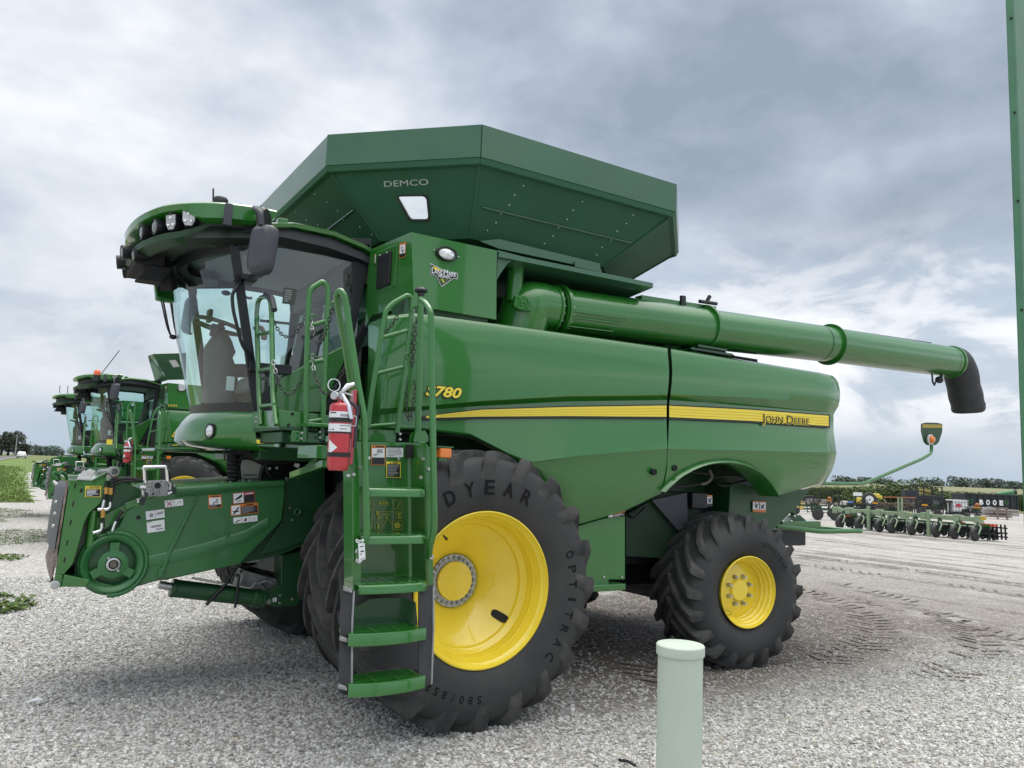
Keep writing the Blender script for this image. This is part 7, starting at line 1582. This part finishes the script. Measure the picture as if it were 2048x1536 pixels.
# 1 dumpster with lettering
DP = far('dumpster', 'long black roll-off dumpster with white block letters and green emblems', 'dumpster', 1982, 73)
mb = FB_(); mb.bx(-2.55, 2.5, 0, 2.2, .12, 1.62); mb.build('body', mat('dumpster_black', (.012, .016, .017), .55, var=.3), DP, bevel=.03)
for k in range(9): mb = FB_(); x = -2.5 + .61 * k; mb.bx(x - .05, x + .05, -.07, 0, .12, 1.6); mb.build('rib', mat('dumpster_rib', (.018, .023, .024), .5), DP)
mb = FB_(); mb.bx(-2.6, 2.55, -.1, .05, 1.56, 1.68); mb.build('top_rail', BLK, DP)
for i, ch in enumerate('BOOE'): text('lettering', ch, rtv * (-1.22 + .62 * i) - fwv * .085 + V((0, 0, .70)), rtv, V((0, 0, 1)), .42, WDEC, DP, width=.36, bold=.06)
for x in (-2.02, 1.30):
    mb = MB()
    for k in range(3): a0 = 2.1 * k; ringp = [rtv * (x + .16 * math.cos(a0 + t)) - fwv * .085 + V((0, 0, .97 + .16 * math.sin(a0 + t))) for t in (0, .5, 1.0, 1.5)]; mb.tube(ringp, .03, 5)
    mb.build('emblem', mat('emblem_bright_green', (.04, .25, .06), .5), DP)
# 2 grain auger lying on the dumpster
GA = far('grain_auger', 'green auger tube with a dark open end resting on the black dumpster', 'auger', 2012, 75); mb = FB_(); f3 = lambda x, y, z: rtv * x + fwv * y + V((0, 0, z)); mb.tube([f3(-.8, .3, 1.70), f3(.75, .1, 2.02)], .22, 16); mb.build('tube', mat('auger_green', (.06, .20, .09), .5), GA); mb = FB_(); mb.tube([f3(.74, .1, 2.02), f3(.92, .08, 2.04)], [.26, .27], 16); mb.build('spout', BLK, GA)
# 3 concrete blocks
for i, (u, dep, w_, h, lab) in enumerate(((1952, 58, 1.55, .62, 'pale concrete block at the left end of the block row below the dumpster'), (1982, 57, 1.5, .62, 'second pale concrete block of the row below the dumpster'), (2015, 58, 1.55, .5, 'third concrete block of the row, behind the stacked timber'))):
    t = far('concrete_block', lab, 'concrete block', u, dep, 'concrete blocks at the edge of the lot'); mb = FB_(); mb.bx(-w_ / 2, w_ / 2, 0, .7, .0, h - .05); mb.build('block', CONC, t, bevel=.02); mb = FB_(); mb.bx(-.12, .12, .25, .42, h - .05, h + .03); mb.build('lifting_lug', CONC, t)
# 4 timber rack
TR = far('timber_rack', 'wooden frame and stacked weathered timber in front of the concrete blocks at the right edge', 'timber stack', 2016, 50)
mb = FB_(); 
for x in (-.72, -.12): mb.bx(x - .04, x + .04, 0, .1, 0, .70)
mb.bx(-.8, -.05, 0, .12, .66, .76); mb.build('frame', WOOD, TR)
rg = random.Random(3)
for k in range(7):
    mb = FB_(); x0 = -1.3 + rg.uniform(0, .8); z = .12 + .07 * k; y0 = rg.uniform(0, .4); mb.bx(x0, x0 + rg.uniform(1.2, 2.2), y0 + .2, y0 + .5, z, z + .06); mb.build('board', mat('board_tone_%d' % (k % 3), ((.26, .21, .18), (.36, .30, .27), (.20, .16, .14))[k % 3], .9), TR)
# 5 white liquid tote
TT = far('liquid_tote', 'white plastic liquid tote in a wire cage with a red label', 'liquid tote', 1919, 56); mb = FB_(); mb.bx(-.52, .52, 0, 1, .16, 1.05); mb.build('tank', WHT, TT, bevel=.05); mb = FB_()
for k in range(6): x = -.54 + 1.08 * k / 5; mb.bx(x - .012, x + .012, -.03, 0, .1, 1.08)
for z in (.3, .6, .9, 1.08): mb.bx(-.55, .55, -.03, 0, z - .012, z + .012)
mb.build('cage', GALV, TT); mb = FB_(); mb.bx(-.32, .02, -.045, -.035, .55, .78); mb.build('label', RDEC, TT); mb = FB_(); mb.bx(-.55, .55, 0, 1, 0, .14); mb.build('pallet', BLK, TT)
# 6 dark narrow header stand left of the tote
t = far('tool_carrier', 'dark open machine frame with green bars beside the white tote', 'farm implement', 1893, 56); mb = FB_(); mb.bx(-.55, .55, .1, .9, .85, 1.0); mb.br((-.9, .2, 1.05), (.6, .2, .85), .08)
for k in range(5): mb.bx(-.5 + .24 * k, -.44 + .24 * k, .1, .2, 0, .9)
mb.build('frame', BLK, t); mb = FB_()
for k in range(4): mb.bx(-.42 + .24 * k, -.33 + .24 * k, .3, .34, .05, .8)
mb.build('bar', mat('dull_green_bar', (.12, .20, .06), .6), t)
# 7 black cage trailer and 8 black box
t = far('cage_trailer', 'black cage-sided trailer with a yellow load standing behind the cultivator', 'trailer', 1857, 62); mb = FB_(); mb.bx(-1.1, 1.15, 0, 1.5, .62, 1.2); mb.build('bed', BLK, t)
mb = FB_()
for x in (-1.05, -.4, .3, 1.05): mb.bx(x - .04, x + .04, 0, .08, 1.2, 1.95)
mb.bx(-1.1, 1.1, 0, .08, 1.88, 1.95); mb.br((-1.05, .04, 1.62), (.9, .04, 1.25), .1); mb.build('cage', BLK, t); mb = FB_(); mb.bx(-.3, .35, .4, 1.0, 1.3, 1.72); mb.build('load', mat('straw_yellow', (.45, .36, .10), .7), t); mb = FB_(); mb.wh(-.5, .1, .33); mb.build('wheel', TYRE, t); mb = FB_(); mb.wh(.4, .1, .33); mb.build('wheel', TYRE, t)
mb = FB_(); mb.bx(.35, .75, -.03, 0, .72, .95); mb.build('plate', CONC, t)
t = far('equipment_box', 'plain dark blue-black box on a thin post left of the cage trailer', 'equipment box', 1823, 60); mb = FB_(); mb.bx(-.52, .55, 0, .6, .95, 1.62); mb.build('box', mat('navy_black', (.016, .020, .030), .5), t, bevel=.03); mb = FB_(); mb.bx(-.04, .04, .2, .28, 0, 2.0); mb.bx(.0, 1.0, .2, .26, 1.95, 2.0); mb.build('post', BLK, t)
# 9 low machine of bars
t = far('crumbler', 'low dark machine of upright bars standing under the black box', 'farm implement', 1815, 46); mb = FB_()
for k in range(9): mb.bx(-.55 + .13 * k, -.50 + .13 * k, 0, .05, .15, .62)
mb.bx(-.6, .62, 0, .08, .55, .64); mb.bx(-.6, .62, .1, .4, .1, .2); mb.build('frame', BLK, t); mb = FB_(); mb.bx(-.1, .15, -.1, 0, .2, .38); mb.build('guard', mat('straw_yellow2', (.5, .38, .05), .6), t)
# 10 yellow sprayer with big white-rimmed wheel
SPY = far('sprayer', 'small yellow pull sprayer with a large white-rimmed wheel', 'sprayer', 1738, 52); mb = FB_(); mb.bx(-.58, -.38, .1, .7, .55, 1.02); mb.bx(.30, .80, .1, .6, 1.02, 1.32); mb.bx(.80, 1.0, .2, .6, .95, 1.2); mb.build('body', mat('sprayer_yellow', (.62, .48, .06), .5), SPY, bevel=.08)
mb = FB_(); mb.lathe([(.24, -.1), (.42, -.1), (.46, -.05), (.46, .05), (.42, .1), (.24, .1)], f3(-.05, -.1, .92), rtv * .25 + fwv, 28); w9 = mb.build('wheel', TYRE, SPY, smooth=40); mb = FB_(); mb.lathe([(.27, -.06), (.25, -.11), (.10, -.09), (.06, -.12), (.001, -.12)], f3(-.05, -.1, .92), rtv * .25 + fwv, 24); mb.mset(1).lathe([(.05, -.13), (.001, -.132)], f3(-.05, -.1, .92), rtv * .25 + fwv, 12); mb.build('rim', [WHT, BLKM], w9); mb = FB_(); mb.bx(-.7, 1.1, .3, .8, .42, .55); mb.build('frame', BLK, SPY)
# 11 rusty disc harrow
HRW = far('disc_harrow', 'rusty grey disc harrow lying right of the yellow sprayer', 'harrow', 1784, 54); mb = FB_(); rg = random.Random(9)
for k in range(12): x = -1.6 + .27 * k; mb.lathe([(.001, -.02), (.26, 0), (.001, .02)], f3(x, .2 + .1 * (k % 2), .40), rtv * .9 + fwv * .4, 14)
mb.build('disc', RUST, HRW); mb = FB_()
for k in range(3): mb.br((-1.7, .1 + .3 * k, .62), (1.6, .1 + .3 * k, .72), .07)
for k in range(9): x = -1.6 + .4 * k; mb.br((x, .1, .68), (x + .15, .7, .5 + rg.uniform(0, .5)), .06)
mb.br((.7, .1, 1.0), (1.7, .1, .45), .09); mb.build('frame', mat('rusty_frame', (.13, .10, .085), .8, var=.4), HRW)
mb = FB_(); mb.br((-.3, .6, 1.08), (1.9, .6, 1.12), .08); mb.build('hydraulic_bar', mat('orange_rust', (.35, .13, .05), .7), HRW)
# 12 stake trailer
t = far('stake_trailer', 'low flat trailer with tall black stakes at the left of the stored machines', 'trailer', 1655, 50); mb = FB_(); mb.bx(-1.15, 1.1, 0, 1.6, .52, .64); mb.build('bed', WOOD, t)
mb = FB_()
for x in (-.45, .12, .42, .72, 1.05): mb.bx(x - .035, x + .035, .1, .16, .6, 1.35)
mb.bx(-.5, .5, .1, .16, 1.28, 1.35); mb.build('stake', BLK, t); mb = FB_(); mb.wh(-.80, .1, .26); mb.build('wheel', TYRE, t); mb = FB_(); mb.wh(.55, .1, .26); mb.build('wheel', TYRE, t)
mb = FB_(); mb.bx(-1.1, .2, .2, .8, .66, .84); mb.build('load', mat('mixed_scrap', (.25, .24, .23), .8, var=.6, vscale=6), t)
# drums, sign, loader bucket
t = far('blue_drum', 'bright blue plastic drum beside a white drum near the stake trailer', 'drum', 1698, 47); mb = FB_(); mb.lathe([(.001, .30), (.20, .30), (.21, .32), (.21, .55), (.22, .57), (.21, .59), (.21, .82), (.19, .85), (.001, .85)], (0, 0, 0), (0, 0, 1), 24); mb.build('shell', BLUE, t); mb = FB_(); mb.bx(-.35, .35, -.3, .3, 0, .30); mb.build('stand', BLK, t)
t = far('white_drum', 'dirty white drum immediately left of the blue drum', 'drum', 1688, 47); mb = FB_(); mb.lathe([(.001, .28), (.22, .28), (.23, .30), (.23, .78), (.20, .86), (.001, .88)], (0, 0, 0), (0, 0, 1), 20); mb.build('shell', mat('dirty_white', (.5, .48, .44), .6), t); mb = FB_(); mb.bx(-.22, .22, -.2, .2, 0, .28); mb.build('stand', BLK, t)
t = far('notice_board', 'small blank white board on a post above the yellow sprayer', 'sign', 1715, 75); mb = FB_(); mb.bx(-.42, .42, 0, .04, 1.08, 1.42); mb.build('board', WHT, t); mb = FB_(); mb.bx(-.05, .05, .04, .1, 0, 1.2); mb.build('post', WOOD, t)
t = far('loader_bucket', 'dull yellow loader bucket beside dark implement parts behind the combine tail', 'loader bucket', 1589, 54); mb = FB_(); mb.prism([f3(-.7, 0, .05), f3(-.7, .6, .0), f3(-.7, .75, .5), f3(-.7, .3, .6)], rtv * 1.4); mb.build('bucket', mat('dull_yellow', (.40, .27, .05), .6, var=.3), t)
t = far('rotary_cutter', 'dark rotary cutter with white parts behind the dull yellow bucket', 'farm implement', 1600, 62); mb = FB_(); mb.bx(-1.0, 1.3, 0, 1.2, .5, .85); mb.wh(-.4, 0, .35); mb.wh(.7, 0, .35); mb.br((-.6, 0, 1.3), (.3, 0, .8), .1); mb.build('deck', BLK, t); mb = FB_(); mb.bx(-.2, .1, -.05, 0, .62, .95); mb.build('guard', WHT, t)
t = far('small_cart', 'white-sided small cart standing below the stake trailer', 'cart', 1650, 44); mb = FB_(); mb.bx(-.5, .35, 0, .5, .32, .52); mb.build('tray', WHT, t); mb = FB_(); mb.bx(.38, .66, -.02, .3, .25, .48); mb.build('yellow_box', mat('plate_yellow', (.6, .36, .03), .5), t); mb = FB_(); mb.wh(-.3, 0, .2); mb.wh(.3, 0, .2); mb.build('wheel', TYRE, t)

# more dark machines parked close together in the stored row
MG = mat('machine_dark_green', (.018, .06, .022), .55); MGB = mat('machine_black', (.014, .015, .016), .6)
def implement(label, u, dep, w_, h, seed, cat='farm implement', name='field_implement'):
    rg = random.Random(seed); t = far(name, label, cat, u, dep)
    mb = FB_(); mb.bx(-w_ / 2, w_ / 2, .0, .12, h * .62, h * .72); mb.bx(-w_ / 2, w_ / 2, .9, 1.0, h * .55, h * .65)
    for k in range(int(w_ / .45)): x = -w_ / 2 + .45 * k + .1; mb.br((x, 0, h * .66), (x + rg.uniform(-.1, .2), 1.0, h * .6), .07); mb.br((x, .1, h * .66), (x + rg.uniform(-.1, .1), -.1, .1), .05)
    mb.build('frame', MG if seed % 2 else MGB, t)
    for k in range(max(2, int(w_ / .8))): mb = FB_(); x = -w_ / 2 + .3 + k * w_ / max(2, int(w_ / .8)); mb.wh(x, -.12, h * rg.uniform(.24, .34), .14); mb.build('wheel', TYRE, t)
    for k in range(max(2, int(w_ / .9))): mb = FB_(); x = -w_ / 2 + .5 + k * w_ / max(2, int(w_ / .9)); hh = h * rg.uniform(.8, 1.15); mb.bx(x - .14, x + .14, .2, .6, h * .66, hh); mb.build('seed_box', MG if k % 2 else MGB, t, bevel=.02)
    mb = FB_()
    for k in range(5): x = rg.uniform(-w_ / 2, w_ / 2); mb.tube(smooth_path([f3(x, .1, h * .7), f3(x + .1, .0, h * (1 + rg.random() * .3)), f3(x + .35, .1, h * .7)], 4), .025, 5)
    mb.build('hoses', HOSE, t)
implement('dark green planter with boxes behind the left end of the pale cultivator', 1672, 40, 2.6, .85, 1)
implement('black low implement with hoses between the yellow sprayer and the blue drum', 1716, 45, 1.6, .8, 2)
implement('dark green machine with upright boxes in front of the rusty harrow', 1768, 43, 2.2, .72, 3)
implement('black machine crowded under the cage trailer, left of the white tote', 1862, 50, 2.0, .95, 4)
implement('dark machine with boxes directly right of the white tote and before the blocks', 1941, 49, 1.3, .62, 6)
implement('dark green machine half hidden by the tail of the foreground combine', 1618, 47, 2.2, .8, 7)
# ================================================================== world, sun, render
wd = bpy.data.worlds.new('World'); scene.world = wd; wd.use_nodes = True
nt = wd.node_tree; nt.nodes.clear(); N = nt.nodes.new; L = nt.links.new
out = N('ShaderNodeOutputWorld'); bg = N('ShaderNodeBackground'); bg.inputs['Strength'].default_value = 0.1
sky = N('ShaderNodeTexSky'); sky.sky_type = 'NISHITA'; sky.sun_disc = False; sky.sun_elevation = R(68); sky.sun_rotation = R(40); sky.dust_density = 2.0; sky.air_density = 1.2
tc = N('ShaderNodeTexCoord'); sp = N('ShaderNodeSeparateXYZ'); L(tc.outputs['Generated'], sp.inputs[0])
def math_(op, a, b=None, c=None):
    m = N('ShaderNodeMath'); m.operation = op
    for i, x in enumerate((a, b, c)):
        if x is None: continue
        if isinstance(x, (int, float)): m.inputs[i].default_value = x
        else: L(x, m.inputs[i])
    return m.outputs[0]
def sstep(x, a, b):
    m = N('ShaderNodeMapRange'); m.interpolation_type = 'SMOOTHSTEP'; m.inputs[1].default_value = a; m.inputs[2].default_value = b; L(x, m.inputs[0]); return m.outputs[0]
z = math_('MAXIMUM', sp.outputs['Z'], 0.0)
k = math_('DIVIDE', 1.0, math_('ADD', z, 0.48))
cx = math_('MULTIPLY', sp.outputs['X'], k); cy = math_('MULTIPLY', sp.outputs['Y'], k)
cv = N('ShaderNodeCombineXYZ'); L(sp.outputs['X'], cv.inputs[0]); L(sp.outputs['Y'], cv.inputs[1]); L(math_('MULTIPLY', z, 1.75), cv.inputs[2])
def noise(vec, sc, det, rough, dist, off=(0, 0, 0)):
    mp = N('ShaderNodeMapping'); mp.inputs['Location'].default_value = off; L(vec, mp.inputs[0])
    n = N('ShaderNodeTexNoise'); n.inputs['Scale'].default_value = sc; n.inputs['Detail'].default_value = det; n.inputs['Roughness'].default_value = rough; n.inputs['Distortion'].default_value = dist
    L(mp.outputs[0], n.inputs['Vector']); return n.outputs['Fac']
n1 = noise(cv.outputs[0], 2.3, 5, .5, .2, (3.1, 1.7, 0)); n2 = noise(cv.outputs[0], 6.0, 8, .55, .15, (7.3, 2.2, 0))
f = math_('ADD', math_('MULTIPLY', n1, .66), math_('MULTIPLY', n2, .34))
def lobe(u, v, a, b):
    d = ray(u, v).normalized(); q = N('ShaderNodeVectorMath'); q.operation = 'DOT_PRODUCT'; L(tc.outputs['Generated'], q.inputs[0]); q.inputs[1].default_value = d; return sstep(q.outputs['Value'], a, b)
f = math_('ADD', f, math_('MULTIPLY', lobe(260, 60, .90, 1.0), .13)); f = math_('SUBTRACT', f, math_('MULTIPLY', lobe(1750, 330, .93, 1.0), .075)); f = math_('SUBTRACT', f, math_('MULTIPLY', lobe(560, 40, .965, 1.0), .05))
rp_ = N('ShaderNodeValToRGB'); cr = rp_.color_ramp; cr.elements[0].position = .35; cr.elements[1].position = .68
cr.elements[0].color = (.265, .315, .385, 1); cr.elements[1].color = (.82, .84, .87, 1)
for p_, c_ in ((.44, (.365, .42, .50, 1)), (.50, (.455, .51, .59, 1)), (.56, (.58, .625, .69, 1))):
    e_ = cr.elements.new(p_); e_.color = c_
L(f, rp_.inputs['Fac'])
# low heaped clouds above a blue-grey horizon band
cv2 = N('ShaderNodeCombineXYZ'); L(sp.outputs['X'], cv2.inputs[0]); L(sp.outputs['Y'], cv2.inputs[1]); L(math_('MULTIPLY', sp.outputs['Z'], 2.2), cv2.inputs[2])
n3 = noise(cv2.outputs[0], 7.0, 8, .58, .35, (1.3, .4, .2)); n4 = noise(cv2.outputs[0], 2.6, 4, .5, .2, (4.2, 1.9, .3))
lowm = math_('MULTIPLY', sstep(sp.outputs['Z'], .045, .085), math_('SUBTRACT', 1.0, sstep(sp.outputs['Z'], .19, .34)))
side = sstep(math_('ADD', math_('MULTIPLY', sp.outputs['X'], .86), math_('MULTIPLY', sp.outputs['Y'], .1)), -.1, .75)
lowm = math_('MULTIPLY', lowm, math_('ADD', math_('MULTIPLY', side, .75), .15))
puff = N('ShaderNodeValToRGB'); pr = puff.color_ramp; pr.elements[0].position = .38; pr.elements[1].position = .60; pr.elements[0].color = (.40, .475, .57, 1); pr.elements[1].color = (.90, .91, .93, 1)
e_ = pr.elements.new(.46); e_.color = (.50, .565, .65, 1); e_ = pr.elements.new(.51); e_.color = (.74, .77, .82, 1)
L(math_('ADD', math_('MULTIPLY', n3, .7), math_('MULTIPLY', n4, .3)), puff.inputs['Fac'])
mixa = N('ShaderNodeMix'); mixa.data_type = 'RGBA'; L(lowm, mixa.inputs[0]); L(rp_.outputs['Color'], mixa.inputs[6]); L(puff.outputs['Color'], mixa.inputs[7])
hz = math_('SUBTRACT', 1.0, sstep(sp.outputs['Z'], .0, .10))
mixb = N('ShaderNodeMix'); mixb.data_type = 'RGBA'; L(math_('MULTIPLY', hz, .85), mixb.inputs[0]); L(mixa.outputs[2], mixb.inputs[6]); mixb.inputs[7].default_value = (.40, .49, .60, 1)
# cloud deck boosted overhead and behind the camera, out of view, to add light
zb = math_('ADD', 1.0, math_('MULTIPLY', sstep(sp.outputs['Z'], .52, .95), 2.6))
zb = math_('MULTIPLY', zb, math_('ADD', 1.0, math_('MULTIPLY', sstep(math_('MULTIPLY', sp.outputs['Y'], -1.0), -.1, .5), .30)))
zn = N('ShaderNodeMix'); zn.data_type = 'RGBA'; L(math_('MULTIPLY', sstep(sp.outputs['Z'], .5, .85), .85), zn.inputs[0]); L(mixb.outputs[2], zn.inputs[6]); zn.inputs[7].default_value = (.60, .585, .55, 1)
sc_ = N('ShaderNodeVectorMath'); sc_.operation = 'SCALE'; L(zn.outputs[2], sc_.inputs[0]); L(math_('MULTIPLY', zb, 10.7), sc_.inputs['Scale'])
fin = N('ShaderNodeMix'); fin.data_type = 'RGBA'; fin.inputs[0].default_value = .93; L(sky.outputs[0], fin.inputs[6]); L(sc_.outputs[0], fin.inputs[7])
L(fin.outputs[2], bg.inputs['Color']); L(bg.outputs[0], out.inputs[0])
sl = bpy.data.lights.new('sun', 'SUN'); sl.energy = 1.5; sl.angle = R(35); sl.color = (1, .97, .92)
so = bpy.data.objects.new('sun', sl); COL.objects.link(so)
az, elv = R(40), R(68); dvec = V((math.sin(az) * math.cos(elv), math.cos(az) * math.cos(elv), math.sin(elv)))
so.rotation_euler = dvec.to_track_quat('Z', 'Y').to_euler(); so.location = (0, 0, 30)
scene.view_settings.view_transform = 'Standard'; scene.view_settings.look = 'None'; scene.view_settings.exposure = 0.20; scene.view_settings.gamma = 1.0
scene.render.engine = 'CYCLES'; scene.cycles.max_bounces = 8; scene.cycles.transparent_max_bounces = 16; scene.cycles.glossy_bounces = 3; scene.cycles.diffuse_bounces = 3; scene.cycles.caustics_reflective = False; scene.cycles.caustics_refractive = False
